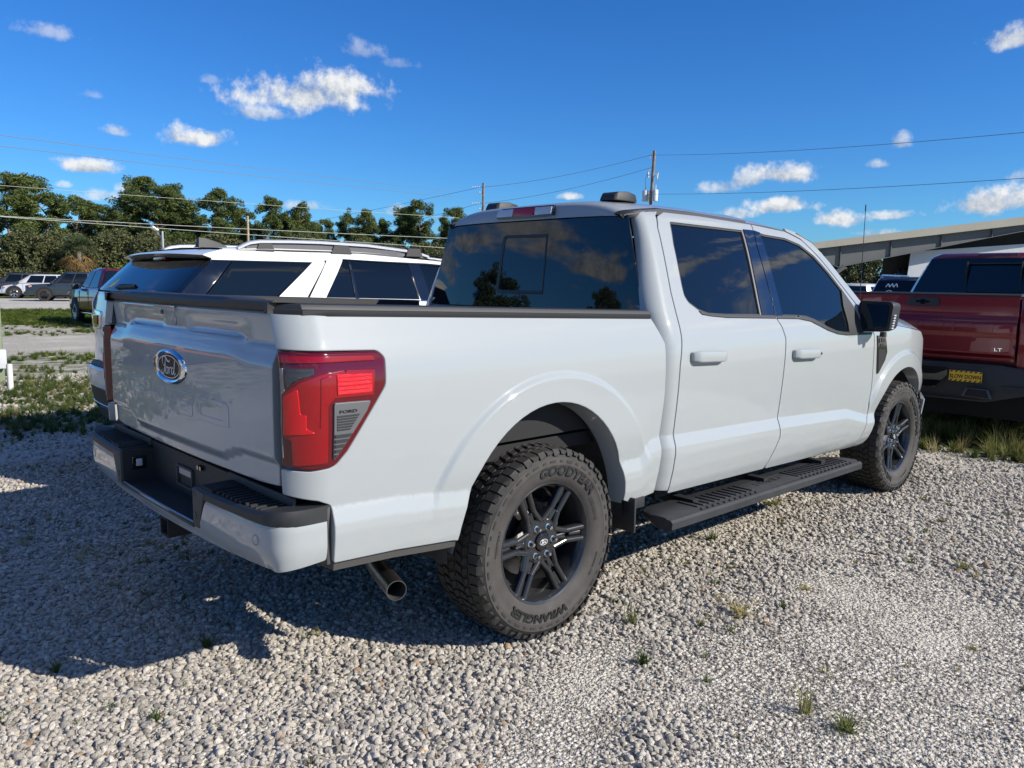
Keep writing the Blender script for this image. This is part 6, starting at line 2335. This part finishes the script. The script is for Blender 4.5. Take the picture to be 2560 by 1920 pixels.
# ------------------------------------------------------------------ trees and shrubs
def leaf_mat(name, cols, trans=.25):
    m = bpy.data.materials.new(name)
    m.use_nodes = True
    T = NT(m.node_tree)
    b = T.n('ShaderNodeBsdfPrincipled')
    o = T.n('ShaderNodeOutputMaterial')
    b.inputs['Roughness'].default_value = .55
    b.inputs['Specular IOR Level'].default_value = .25
    g = T.n('ShaderNodeNewGeometry')
    oi = T.n('ShaderNodeObjectInfo')
    f = T.m('ADD', T.m('MULTIPLY', g.outputs['Random Per Island'], .7), T.m('MULTIPLY', oi.outputs['Random'], .3))
    c = T.ramp(f, [(i / (len(cols) - 1), k) for i, k in enumerate(cols)])
    T.link(c, b.inputs['Base Color'])
    tr = T.n('ShaderNodeBsdfTranslucent')
    T.link(c, tr.inputs[0])
    mx = T.n('ShaderNodeMixShader')
    mx.inputs[0].default_value = trans
    T.link(b.outputs[0], mx.inputs[1])
    T.link(tr.outputs[0], mx.inputs[2])
    T.link(mx.outputs[0], o.inputs[0])
    return m


M_PINE = leaf_mat('pine_needles', [(.050, .078, .024), (.085, .120, .033), (.12, .155, .042), (.155, .175, .062)])
M_OAK = leaf_mat('oak_leaves', [(.066, .078, .032), (.095, .108, .042), (.125, .134, .056), (.165, .152, .075)])
M_LIME = leaf_mat('yellow_green_leaves', [(.07, .095, .015), (.13, .15, .020), (.22, .21, .03), (.30, .24, .04)])
M_BUSH = leaf_mat('bright_shrub_leaves', [(.045, .075, .015), (.075, .115, .020), (.11, .14, .025), (.15, .16, .035)])
M_DEADLEAF = leaf_mat('dead_fronds', [(.14, .09, .035), (.20, .13, .05), (.26, .17, .07), (.30, .21, .10)])
M_PALM = leaf_mat('palm_fronds', [(.05, .075, .030), (.075, .10, .045), (.10, .125, .06), (.13, .145, .075)])
M_BARK = mat('pine_bark', (.16, .105, .075), .9, vary=(6, .45), bump=(14, .6, 4))
M_BARKG = mat('grey_bark', (.17, .15, .125), .9, vary=(5, .4), bump=(12, .6, 4))


def clump(V, F, c, r, n, size, rs, flat=.75, asp=.55):
    """leaf-sized faces through an uneven ellipsoid"""
    for _ in range(n):
        d = Vector((rs.gauss(0, 1), rs.gauss(0, 1), rs.gauss(0, 1))).normalized()
        p = Vector(c) + Vector((d.x * r, d.y * r, d.z * r * flat)) * rs.uniform(.25, 1.0) ** .6
        s = size * rs.uniform(.6, 1.4)
        a = Vector((rs.gauss(0, 1), rs.gauss(0, 1), rs.gauss(0, .8))).normalized()
        b = a.cross(Vector((rs.gauss(0, 1), rs.gauss(0, 1), rs.gauss(0, 1)))).normalized()
        k = len(V)
        V += [tuple(p - a * s), tuple(p + b * s * asp), tuple(p + a * s), tuple(p - b * s * asp)]
        F.append((k, k + 1, k + 2, k + 3))


def limb(mb, a, b, r0, r1, rs, n=5):
    a, b = Vector(a), Vector(b)
    L = (b - a).length
    pts = []
    for i in range(n):
        t = i / (n - 1)
        p = a.lerp(b, t) + Vector((rs.gauss(0, .03), rs.gauss(0, .03), rs.gauss(0, .02))) * L * (0 if i in (0, n - 1) else 1)
        pts.append(p)
    mb.tube(pts, [lerp(r0, r1, i / (n - 1)) for i in range(n)], 6)


def make_pine(seed, h=11.0, low=.42, spread=2.6, dens=1.0, top=1.0):
    rs = random.Random(seed)
    mb = MB()
    V, F = [], []
    tp = [Vector((rs.gauss(0, .10) * i, rs.gauss(0, .10) * i, h * i / 6)) for i in range(7)]
    mb.tube(tp, [.17 * (1 - .82 * i / 6) for i in range(7)], 7)

    def tr(z):
        f = min(max(z / h * 6, 0), 5.999)
        i = int(f)
        return tp[i].lerp(tp[i + 1], f - i)
    n = int(26 * dens)
    for i in range(n):
        t = low + (1 - low) * (i + rs.uniform(0, .9)) / n
        t = min(t, .985)
        z = h * t
        a = rs.uniform(0, 2 * PI)
        prof = math.sin(PI * min(1, (t - low) / (1 - low) * .80 + .20)) ** .7
        L = spread * prof * rs.uniform(.55, 1.05)
        p0 = tr(z - L * .12)
        p1 = tr(z) + Vector((math.cos(a) * L, math.sin(a) * L, L * rs.uniform(.05, .40)))
        limb(mb, p0, p1, .055, .015, rs)
        for f, rr in ((1.0, .62), (.68, .50)):
            if f < 1 and rs.random() < .25:
                continue
            c = p0.lerp(p1, f) + Vector((rs.gauss(0, .15), rs.gauss(0, .15), .12))
            R_ = rr * rs.uniform(.75, 1.25)
            clump(V, F, c, R_ * 1.12, int(210 * R_ / .6), .165, rs, .66, .24)
        for _ in range(2):
            c = p1 + Vector((rs.gauss(0, .55), rs.gauss(0, .55), rs.gauss(.1, .3)))
            limb(mb, p0.lerp(p1, .7), c, .02, .008, rs, 3)
            clump(V, F, c, rs.uniform(.42, .66), 115, .16, rs, .7, .24)
    for _ in range(3):
        clump(V, F, tr(h * .985) + Vector((rs.gauss(0, .3), rs.gauss(0, .3), rs.uniform(-.2, .25))), rs.uniform(.40, .62) * top, 130, .16, rs, .8, .24)
    return mb, V, F


def make_broad(seed, h=6.5, spread=3.0, leaf=.125, n=44, fill=150):
    rs = random.Random(seed)
    mb = MB()
    V, F = [], []
    mb.tube([(0, 0, 0), (rs.gauss(0, .1), rs.gauss(0, .1), h * .25), (rs.gauss(0, .2), rs.gauss(0, .2), h * .5)], [.18, .14, .09], 7)
    for i in range(n):
        a = rs.uniform(0, 2 * PI)
        el = rs.uniform(-.2, 1.0)
        R_ = math.sqrt(rs.uniform(.1, 1))
        c = Vector((math.cos(a) * spread * R_ * math.cos(el * 1.2), math.sin(a) * spread * R_ * math.cos(el * 1.2), h * (.42 + .50 * el * (1 - .25 * R_))))
        limb(mb, (0, 0, h * rs.uniform(.22, .48)), c, .05, .012, rs, 4)
        clump(V, F, c, rs.uniform(.55, 1.05), fill, leaf, rs, .75)
    return mb, V, F


def make_shrub(seed, h=2.2, spread=1.8, leaf=.11, n=22, fill=130):
    rs = random.Random(seed)
    mb = MB()
    V, F = [], []
    for i in range(n):
        a = rs.uniform(0, 2 * PI)
        R_ = math.sqrt(rs.uniform(0, 1))
        c = Vector((math.cos(a) * spread * R_, math.sin(a) * spread * R_, h * rs.uniform(.25, .85) * (1 - .3 * R_)))
        mb.tube([(c.x * .2, c.y * .2, 0), tuple(c)], [.03, .01], 5)
        clump(V, F, c, rs.uniform(.4, .7), fill, leaf, rs, .8)
    return mb, V, F


class Proto:
    def __init__(s, parts):
        s.parts = parts   # (name, mesh)


def finish(mb, V, F, bark, leaf):
    o1 = mb.build('trunk', bark, None, smooth=60)
    o2 = mesh_obj('crown', V, F, leaf)
    p = Proto([('trunk', o1.data), ('crown', o2.data)])
    bpy.data.objects.remove(o1)
    bpy.data.objects.remove(o2)
    return p


def plant(proto, name, loc, s, rz, label, cat, group):
    r = empty(name, loc, rz)
    r.scale = s if isinstance(s, (tuple, list)) else (s, s, s)
    tag(r, label, cat, group)
    for nm, me in proto.parts:
        o = bpy.data.objects.new(nm, me)
        COL.objects.link(o)
        o.parent = r
    return r


def build_trees():
    PINES = [finish(*make_pine(200 + k, low=lo, spread=sp, dens=de), M_BARK, M_PINE) for k, (lo, sp, de) in enumerate(((.34, 2.7, 1.15), (.48, 2.4, .95), (.30, 2.9, 1.3), (.55, 2.0, .75), (.40, 2.3, 1.0)))]
    SPARSE = finish(*make_pine(231, low=.60, spread=2.5, dens=.62), M_BARK, M_PINE)
    THIN = finish(*make_pine(232, low=.66, spread=1.5, dens=.5), M_BARK, M_PINE)
    OAKS = [finish(*make_broad(300 + k), M_BARKG, M_OAK) for k in range(4)]
    LIME = finish(*make_broad(320, 4.5, 2.0, .13, 16, 70), M_BARKG, M_LIME)
    SHRUB = [finish(*make_shrub(340 + k), M_BARKG, M_BUSH) for k in range(3)]
    SCRUB = [finish(*make_shrub(350 + k, 3.0, 2.2), M_BARKG, M_OAK) for k in range(3)]

    def put(pr, name, x, y, h, base, wid, label, cat, group, rz=None):
        z = float(gz(np.array(x), np.array(y)))
        sz = (h - z) / base
        plant(pr, name, (x, y, z - .05), (sz * wid, sz * wid, sz), random.uniform(0, 6.28) if rz is None else rz, label, cat, group)
    GP = 'pines along the far edge of the lot'
    rows = [   # x, y, top height, prototype, width factor, label
        (-82.2, 14.3, 10.3, PINES[0], 1.25, 'tall dense pine at the left edge of the picture'),
        (-86.7, 18.4, 10.7, SPARSE, 1.15, 'open pine with bare forked trunk and flat crown, second from the left'),
        (-88.5, 22.0, 9.3, PINES[2], 1.0, 'round-topped pine right of the open flat-crowned pine'),
        (-92.5, 25.4, 9.0, PINES[1], 1.0, 'lower pine in the dip left of the tallest slender pine'),
        (-90.9, 28.9, 12.2, THIN, 1.0, 'tallest slender pine with a small tufted top'),
        (-80.8, 27.6, 10.4, PINES[2], 1.20, 'broad dark pine right of the tallest slender pine'),
        (-83.4, 24.6, 9.9, PINES[0], 1.05, 'dense pine under the slender pine top'),
        (-83.0, 31.0, 9.7, PINES[4], 1.0, 'mid-height pine right of the broad dark pine'),
        (-78.9, 32.5, 10.2, PINES[1], .95, 'pine with pointed double top above the street lamp'),
        (-82.8, 37.0, 8.8, PINES[4], .85, 'small pine left of the thin wooden pole'),
        (-77.3, 37.1, 9.7, PINES[0], .85, 'rounded pine right of the thin wooden pole'),
        (-79.2, 40.6, 8.2, PINES[3], .95, 'low pine above the yellow-green tree'),
        (-76.4, 40.9, 9.2, PINES[2], .72, 'pine right of the yellow-green tree'),
        (-80.0, 45.7, 8.1, PINES[3], .80, 'slim low pine, left of a pair of small pines'),
        (-76.8, 46.2, 8.6, PINES[4], .72, 'left one of a pair of small pines'),
        (-73.4, 47.0, 8.9, PINES[1], .70, 'right one of a pair of small pines'),
        (-73.6, 49.6, 8.1, PINES[3], .8, 'low pine left of the see-through pines'),
        (-72.2, 51.3, 9.5, THIN, .95, 'narrow see-through pine nearest to the utility pole on the left'),
        (-69.4, 51.4, 9.8, SPARSE, .75, 'see-through pine with two rounded heads near the utility pole'),
        (-65.2, 52.8, 9.1, PINES[1], .85, 'pine half hidden behind the truck cab corner'),
    ]
    for x, y, h, pr, wd, lab in rows:
        put(pr, 'pine_tree', x, y, h, 11.0, wd, lab, 'pine tree', GP)
    GF = 'pines filling the back of the wood'
    for i in range(26):
        t = i / 25
        x, y = lerp(-101, -66, t) + random.uniform(-3, 3), lerp(8, 62, t) + random.uniform(-3, 3)
        put(PINES[i % 5], 'pine_tree', x, y, random.uniform(7.4, 8.9) * (1 - .12 * t), 11.0, 1.0, 'ordinary pine in the shaded back row of the wood', 'pine tree', GF)
    GO = 'scrubby oaks under the pines'
    for i in range(40):
        t = i / 39
        x, y = lerp(-82, -58, t) + random.uniform(-2.5, 2.5), lerp(6, 60, t) + random.uniform(-2, 2)
        put(OAKS[i % 4], 'scrub_oak', x, y, random.uniform(4.9, 6.4) + .5 * t, 6.6, random.uniform(.75, 1.0), 'olive brown scrub oak in the thicket below the pines', 'oak', GO)
    GU = 'undergrowth shrubs in front of the wood'
    for i in range(46):
        t = i / 45
        x, y = lerp(-77, -54, t) + random.uniform(-1.5, 1.5), lerp(5, 58, t) + random.uniform(-1.5, 1.5)
        pr = SHRUB[i % 3] if (i * 7) % 5 < 3 else SCRUB[i % 3]
        put(pr, 'shrub', x, y, random.uniform(1.3, 2.7), 2.4, random.uniform(.9, 1.3), 'leafy green shrub at the foot of the wood', 'shrub', GU)
    put(SHRUB[1], 'shrub', -69.0, 21.2, 3.9, 2.4, .95, 'fresh green bush right of the palm, above the white car spoiler', 'shrub', None)
    put(LIME, 'small_tree', -62.5, 31.4, 5.2, 4.6, .75, 'yellow-green tree above the white car roof rail, left one', 'tree', None)
    put(LIME, 'small_tree', -63.3, 33.8, 5.7, 4.6, .85, 'brightest yellow-green tree above the white car roof rail, right one', 'tree', None, 2.0)
    # cabbage palm with a skirt of dead fronds
    T = empty('cabbage_palm', gpos(-71.8, 17.5))
    tag(T, 'cabbage palm with a brown skirt of dead fronds at the edge of the wood', 'palm tree')
    MB().tube([(0, 0, 0), (.05, 0, 1.8), (0, 0, 3.7)], [.22, .18, .2], 9).build('trunk', M_BARKG, T, smooth=60)
    rs = random.Random(5)
    for nm, m, n, el0, el1, L in (('crown', M_PALM, 40, -.05, 1.3, 1.9), ('dead_fronds', M_DEADLEAF, 44, -1.25, -.30, 1.9)):
        V, F = [], []
        for i in range(n):
            a, e = rs.uniform(0, 2 * PI), rs.uniform(el0, el1)
            d = Vector((math.cos(a) * math.cos(e), math.sin(a) * math.cos(e), math.sin(e)))
            sd_ = Vector((-math.sin(a), math.cos(a), 0))
            up = d.cross(sd_)
            o = Vector((0, 0, 3.7))
            c = o + d * L * .5
            for j in range(9):
                q = (j - 4) / 4 * 1.15
                t = (d * math.cos(q) + sd_ * math.sin(q)) * L * .62 * rs.uniform(.8, 1.1)
                t.z -= .22 * abs(q) + .15
                k = len(V)
                w_ = (sd_ * math.cos(q) - d * math.sin(q)) * .05
                V += [tuple(c - w_), tuple(c + w_), tuple(c + t)]
                F.append((k, k + 1, k + 2))
            k = len(V)
            V += [tuple(o - sd_ * .02), tuple(o + sd_ * .02), tuple(c)]
            F.append((k, k + 1, k + 2))
        mesh_obj(nm, V, F, m, T)
    # oaks behind the steel building
    for x, y, h, lab in ((-25.6, 57.0, 3.7, 'left one of the oaks seen under the steel roof beam'), (-23.0, 58.3, 4.1, 'middle one of the oaks seen under the steel roof beam'), (-20.6, 59.5, 3.9, 'right one of the oaks seen under the steel roof beam, touching the dark post')):
        put(OAKS[int(-x) % 4], 'oak_tree', x, y, h + .2, 6.0, 1.05, lab, 'oak', 'oaks behind the steel building')
    for i, (x, y) in enumerate(((-31, 58), (-27.5, 62), (-17.5, 60), (-14, 66), (-36, 60), (-43, 58))):
        put(OAKS[i % 4], 'oak_tree', x, y, 4.0, 6.0, 1.2, 'oak in the hedge-like row far behind the truck cab', 'oak', 'distant oaks behind the cab')
    # trees behind the camera that the windows mirror
    for i, (x, y, h) in enumerate(((-13, -30, 6.0), (-17.5, -31, 5.2), (-22, -30, 7.4), (-26, -29, 5.0), (-33, -27, 8.0), (-9, -33, 6.2), (-4, -34, 5.0), (-40, -24, 7.0))):
        pr = PINES[i % 5] if i % 2 == 0 else OAKS[i % 4]
        put(pr, 'pine_tree' if i % 2 == 0 else 'oak_tree', x, y, h, 11.0 if i % 2 == 0 else 6.6, 1.2, 'tree behind the camera, seen only mirrored in the cab window', 'tree', 'trees mirrored in the cab window')


build_trees()

# ------------------------------------------------------------------ poles and wires
M_WOOD = mat('weathered_pole_wood', (.20, .165, .13), .85, vary=(3, .4), bump=(20, .5, 4))
M_WOODG = mat('greenish_treated_wood', (.20, .235, .15), .85, vary=(4, .35), bump=(26, .5, 4))
M_PORC = mat('insulator_grey', (.62, .63, .64), .3)
M_GALV = mat('galvanised_steel', (.42, .43, .44), .45, metal=.6)
M_WIRE = mat('weathered_wire', (.22, .23, .22), .5, metal=.3)
M_WIREL = mat('pale_cable', (.40, .42, .38), .5)


def sag(a, b, s, n=14):
    a, b = Vector(a), Vector(b)
    return [a.lerp(b, i / n) - Vector((0, 0, s * 4 * (i / n) * (1 - i / n))) for i in range(n + 1)]


def cam_at(px, py, depth):
    """scene point that the photograph shows at a pixel (2560 wide), at a depth along the view"""
    d = _f + _r2 * ((px - 1280) / 1990.96) - _u2 * ((py - 960) / 1990.96)
    return CAMP + d * depth


def build_poles():
    # pole with three transformers
    x, y = -34.75, 47.1
    T = empty('utility_pole', (x, y, -.1))
    T.rotation_euler = (rad(-1.2), rad(1.6), rad(0))
    tag(T, 'leaning wooden utility pole with hanging transformers behind the truck roof', 'utility pole')
    MB().tube([(0, 0, 0), (0, 0, 11.5)], [.17, .115], 12).build('pole_shaft', M_WOOD, T, smooth=60)
    for k, (dx, dy) in enumerate(((-.46, -.18), (.42, -.10), (-.30, .30))):
        c = (dx * 1.0, dy, 8.2)
        mb = MB().lathe([(-.42, 0), (-.42, .22), (.34, .22), (.40, .19), (.42, 0)], 18, c, axis='z')
        t = mb.build('transformer', M_PORC, T, smooth=40)
        MB().tube([(c[0], c[1], 8.6), (c[0], c[1], 9.0)], [.05, .03], 8).build('bushing', M_PORC, t)
        MB().tube([(0, 0, 8.25), c], .04, 6).build('hanger', M_GALV, t)
        mb = MB()
        mb.tube([(c[0], c[1], 9.0), (c[0] * 1.2, c[1], 9.35), (c[0] * .9, c[1], 9.8)], .014, 5)
        mb.build('lead', M_WIRE, t)
    for dx, z in ((-.42, 9.75), (.40, 9.65)):
        mb = MB().tube([(dx, 0, z - .22), (dx * 1.1, 0, z + .22)], .07, 8)
        a = mb.build('fuse_cutout', M_PORC, T)
        MB().tube([(0, 0, z), (dx, 0, z)], .025, 6).build('cutout_arm', M_GALV, a)
    for z in (11.15, 10.25):
        mb = MB()
        for i in range(4):
            mb.ball((-.25 - .11 * i, .06 * i, z - .03 * i), .055, 8, 5)
        mb.build('insulator_string', M_PORC, T)
    # pole further back
    x2, y2 = -58.55, 51.35
    T2 = empty('utility_pole', (x2, y2, -.45))
    tag(T2, 'plain wooden utility pole with grey insulators left of the truck roof', 'utility pole')
    MB().tube([(0, 0, 0), (0, 0, 11.75)], [.17, .115], 12).build('pole_shaft', M_WOOD, T2, smooth=60)
    for z in (11.35, 9.75):
        for kk, (ln, zz) in enumerate(((.9, z), (.42, z - .55))):
            mb = MB()
            d = Vector((-.72, -.69, 0))
            for i in range(5 if kk == 0 else 3):
                p = d * (.2 + ln * i / 4)
                mb.ball((p.x, p.y, zz), .085 if kk else .06, 8, 5)
            mb.build('insulator_string', M_PORC, T2)
    # thin bare pole in front of the pines
    T3 = empty('utility_pole', gpos(-64.7, 29.3))
    tag(T3, 'short bare wooden pole in front of the pines', 'utility pole')
    p = cam_at(535 * 1.1573, 473 * 1.1573, 70)
    MB().tube([(0, 0, 0), (0, 0, p.z + .45)], [.14, .10], 10).build('pole_shaft', mat('pale_pole_wood', (.36, .28, .17), .85, vary=(3, .3)), T3, smooth=60)
    MB().tube([(0, 0, p.z - .1), (.3, .2, p.z - .1)], .03, 6).build('pole_bracket', M_GALV, T3)
    # lamp post
    T4 = empty('street_lamp', gpos(-48.9, 16.3))
    tag(T4, 'grey street lamp with a square flood head before the pines', 'street lamp')
    MB().tube([(0, 0, 0), (0, 0, 4.55)], [.10, .07], 10).build('lamp_post', M_GALV, T4, smooth=60)
    MB().tube([(0, 0, 4.1), (-.30, -.25, 4.55)], .035, 6).build('lamp_arm', M_GALV, T4)
    MB().box((-.42, -.34, 4.72), (.55, .42, .10), Matrix.Rotation(rad(-32), 3, 'X')).build('lamp_head', mat('lamp_white', (.75, .76, .76), .4), T4, bevel=.02)
    # overhead lines
    top1, top2 = Vector((-34.5, 47.0, 11.05)), Vector((-34.55, 47.0, 10.1))
    far1, far2 = Vector((x2 - .3, y2 - .3, 10.85)), Vector((x2 - .3, y2 - .3, 9.25))
    GW = 'overhead lines across the lot'

    def wire(name, pts, r, m, lab):
        o = MB().tube(pts, r, 5).build(name, m, None, smooth=60)
        tag(o, lab, 'wire', GW)
    wire('overhead_wire', sag(top1, far1, .35), .016, M_WIRE, 'upper wire from the transformer pole to the plain pole')
    wire('overhead_wire', sag(top2, far2, .35), .016, M_WIRE, 'lower wire from the transformer pole to the plain pole')
    wire('overhead_wire', sag(top1, cam_at(2700, 318, 27), .25), .012, M_WIRE, 'upper wire running right from the transformer pole')
    wire('overhead_wire', sag(Vector((-34.6, 47.0, 8.2)), cam_at(2700, 436, 27), .2), .012, M_WIRE, 'lower wire running right from the transformer pole above the red pickup')
    wire('overhead_wire', sag(far1, cam_at(560, 590, 120), .3), .018, M_WIRE, 'upper wire dropping left from the plain pole to the pine tops')
    wire('overhead_wire', sag(far2, cam_at(700, 625, 120), .3), .018, M_WIRE, 'lower wire dropping left from the plain pole to the pine tops')
    wire('overhead_wire', sag(cam_at(-150, 318, 30), cam_at(1130, 478, 85), .1), .014, M_WIRE, 'highest wire across the upper left sky')
    wire('overhead_wire', sag(cam_at(-150, 347, 30), cam_at(1130, 492, 85), .1), .014, M_WIRE, 'second highest wire across the upper left sky')
    wire('overhead_wire', sag(cam_at(-150, 452, 40), cam_at(1150, 545, 58), .05), .012, M_WIREL, 'pale cable crossing the pine crowns')
    wire('overhead_wire', sag(cam_at(-150, 532, 40), cam_at(1150, 597, 58), .05), .017, M_WIREL, 'pale thick cable crossing the pine trunks, upper of two')
    wire('overhead_wire', sag(cam_at(-150, 530, 40), cam_at(1150, 622, 58), .05), .017, M_WIREL, 'pale thick cable crossing the pine trunks, lower of two')
    # post at the left edge with meter box and conduit
    T5 = empty('wooden_post', (-10.05, -.02, -.01))
    tag(T5, 'greenish round wooden post at the left edge with a white box', 'post')
    MB().tube([(0, 0, 0), (.0, .0, 3.2)], [.135, .125], 16).build('post_shaft', M_WOODG, T5, smooth=60)
    b = MB().box((.13, .03, .33), (.20, .20, .27)).build('meter_box', mat('white_enamel', (.50, .52, .55), .4), T5, bevel=.02)
    T6 = MB().tube([(-8.45, -.13, 0), (-8.45, -.13, .38)], .035, 12).build('plastic_pipe', mat('white_pvc', (.70, .69, .66), .4), None, smooth=60)
    tag(T6, 'white plastic pipe standing in the weeds beside the wooden post', 'pipe')


build_poles()


# ------------------------------------------------------------------ steel building on the right
def build_building():
    M_BEAM = mat('weathered_steel_beam', (.105, .112, .108), .55, vary=(.7, .12))
    M_FASC = mat('tan_metal_roof_edge', (.36, .335, .27), .45, vary=(.5, .06))
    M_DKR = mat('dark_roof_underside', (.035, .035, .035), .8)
    T = empty('steel_shed', (0, 0, 0))
    tag(T, 'open steel shed with sloping tan roof edge and grey tapered beam on the right', 'shed')
    A = Vector((-15.05, 34.5, 0))
    B = Vector((-8.33, 41.88, 0))
    d = (B - A).normalized()
    back = Vector((-.62, .78, 0))
    L = 26.0

    def pt(s, z, w=0.0):
        p = A + d * s + back * w
        return (p.x, p.y, z)
    zl = lambda s: 3.50 + .136 * s
    s0, s1 = -.6, L
    n = 24
    # roof slab
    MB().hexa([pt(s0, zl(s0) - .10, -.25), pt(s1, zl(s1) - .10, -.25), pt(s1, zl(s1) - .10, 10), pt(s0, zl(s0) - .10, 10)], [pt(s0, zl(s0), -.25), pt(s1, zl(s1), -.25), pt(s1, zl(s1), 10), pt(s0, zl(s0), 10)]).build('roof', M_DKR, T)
    MB().hexa([pt(s0 - .05, zl(s0) - .25, -.34), pt(s1, zl(s1) - .42, -.34), pt(s1, zl(s1) - .42, -.27), pt(s0 - .05, zl(s0) - .25, -.27)], [pt(s0 - .05, zl(s0) + .06, -.34), pt(s1, zl(s1) + .06, -.34), pt(s1, zl(s1) + .06, -.27), pt(s0 - .05, zl(s0) + .06, -.27)]).build('roof_edge', M_FASC, T)
    # tapered rigid-frame beam, deep at the haunch
    for w_ in (0.0, 9.0):
        top, bot = [], []
        for i in range(n + 1):
            s = lerp(.1, L, i / n)
            z1 = zl(s) - .16
            dep = 1.10 - .62 * min(max((s - 1.2) / 8.5, 0), 1) if s > 1.0 else .45 + .67 * float(sstep(0, 1.0, s))
            top.append((s, z1))
            bot.append((s, z1 - dep))
        V, F = [], []
        for (s, a), (_, b) in zip(top, bot):
            V += [pt(s, a, w_), pt(s, b, w_), pt(s, a, w_ + .05), pt(s, b, w_ + .05)]
        for i in range(n):
            k = 4 * i
            F += [(k, k + 1, k + 5, k + 4), (k + 2, k + 6, k + 7, k + 3), (k, k + 4, k + 6, k + 2), (k + 1, k + 3, k + 7, k + 5)]
        mb = MB()
        mb.add(V, F)
        for seq in (top, bot):
            rg = [[pt(s, z, w_ - .10), pt(s, z + .03, w_ - .10), pt(s, z + .03, w_ + .15), pt(s, z, w_ + .15)] for s, z in seq]
            mb.loft(rg, caps=True)
        bm_ = mb.build('roof_beam', M_BEAM, T)
        for k in range(9):
            s = 1.25 + k * 2.4
            a = zl(s) - .16
            dep = 1.10 - .62 * min(max((s - 1.2) / 8.5, 0), 1)
            MB().hexa([pt(s, a - dep, w_ - .09), pt(s + .03, a - dep, w_ - .09), pt(s + .03, a - dep, w_), pt(s, a - dep, w_)], [pt(s, a, w_ - .09), pt(s + .03, a, w_ - .09), pt(s + .03, a, w_), pt(s, a, w_)]).build('stiffener', M_BEAM, bm_)
        mb = MB().box((0, 0, 0), (.30, .30, 3.2))
        o = mb.build('column', M_BEAM, T)
        o.location = pt(.25, 1.5, w_)
        mb = MB()
        mb.tube([pt(.3, 1.6, w_), pt(1.5, 2.45, w_)], .12, 6)
        mb.build('knee_brace', M_BEAM, T)
    for k in range(7):
        s = 3 + k * 3
        MB().hexa([pt(s, zl(s) - .32, 0), pt(s + .12, zl(s) - .32, 0), pt(s + .12, zl(s) - .32, 9.5), pt(s, zl(s) - .32, 9.5)], [pt(s, zl(s) - .11, 0), pt(s + .12, zl(s) - .11, 0), pt(s + .12, zl(s) - .11, 9.5), pt(s, zl(s) - .11, 9.5)]).build('purlin', M_BEAM, T)
    # dark inner wall behind a post
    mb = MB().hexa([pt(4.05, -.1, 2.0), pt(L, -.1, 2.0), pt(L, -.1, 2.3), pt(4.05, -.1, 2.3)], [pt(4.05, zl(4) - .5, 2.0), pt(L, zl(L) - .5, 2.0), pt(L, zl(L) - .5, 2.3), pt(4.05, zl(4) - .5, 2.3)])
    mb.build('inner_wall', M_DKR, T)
    # white hanging sheet
    o = MB().hexa([pt(4.75, 1.93, .55), pt(15.0, 2.15, .55), pt(15.0, 2.15, .62), pt(4.75, 1.93, .62)], [pt(4.85, 3.22, .55), pt(15.0, 4.05, .55), pt(15.0, 4.05, .62), pt(4.85, 3.22, .62)]).build('white_panel', mat('white_sheeting', (.50, .52, .54), .6, vary=(1.2, .06)), T)
    # small lean-to roof under it
    V = [pt(4.0, 1.45, -.9), pt(7.5, 1.50, -.9), pt(7.5, 2.35, 1.9), pt(4.7, 2.30, 1.9)]
    T2 = empty('small_shed', (0, 0, 0))
    tag(T2, 'small shed with a grey ribbed roof below the white panel', 'shed')
    mb = MB().hexa(V, [(a, b, c + .06) for a, b, c in V])
    mb.build('roof', mat('grey_shingle', (.21, .205, .19), .8, vary=(3, .25)), T2)
    mb = MB()
    for k in range(11):
        t = k / 10
        a, b = Vector(V[0]).lerp(Vector(V[1]), t), Vector(V[3]).lerp(Vector(V[2]), t)
        mb.tube([a + Vector((0, 0, .07)), b + Vector((0, 0, .07))], .03, 5)
    mb.build('roof_ribs', mat('grey_shingle', (.21, .205, .19), .8), T2)
    MB().hexa([pt(4.5, -.1, -.3), pt(7.2, -.1, -.3), pt(7.2, -.1, 1.7), pt(4.5, -.1, 1.7)], [pt(4.5, 1.5, -.3), pt(7.2, 1.5, -.3), pt(7.2, 2.2, 1.7), pt(4.5, 2.2, 1.7)]).build('wall', mat('cream_wall', (.45, .44, .40), .7), T2)


build_building()
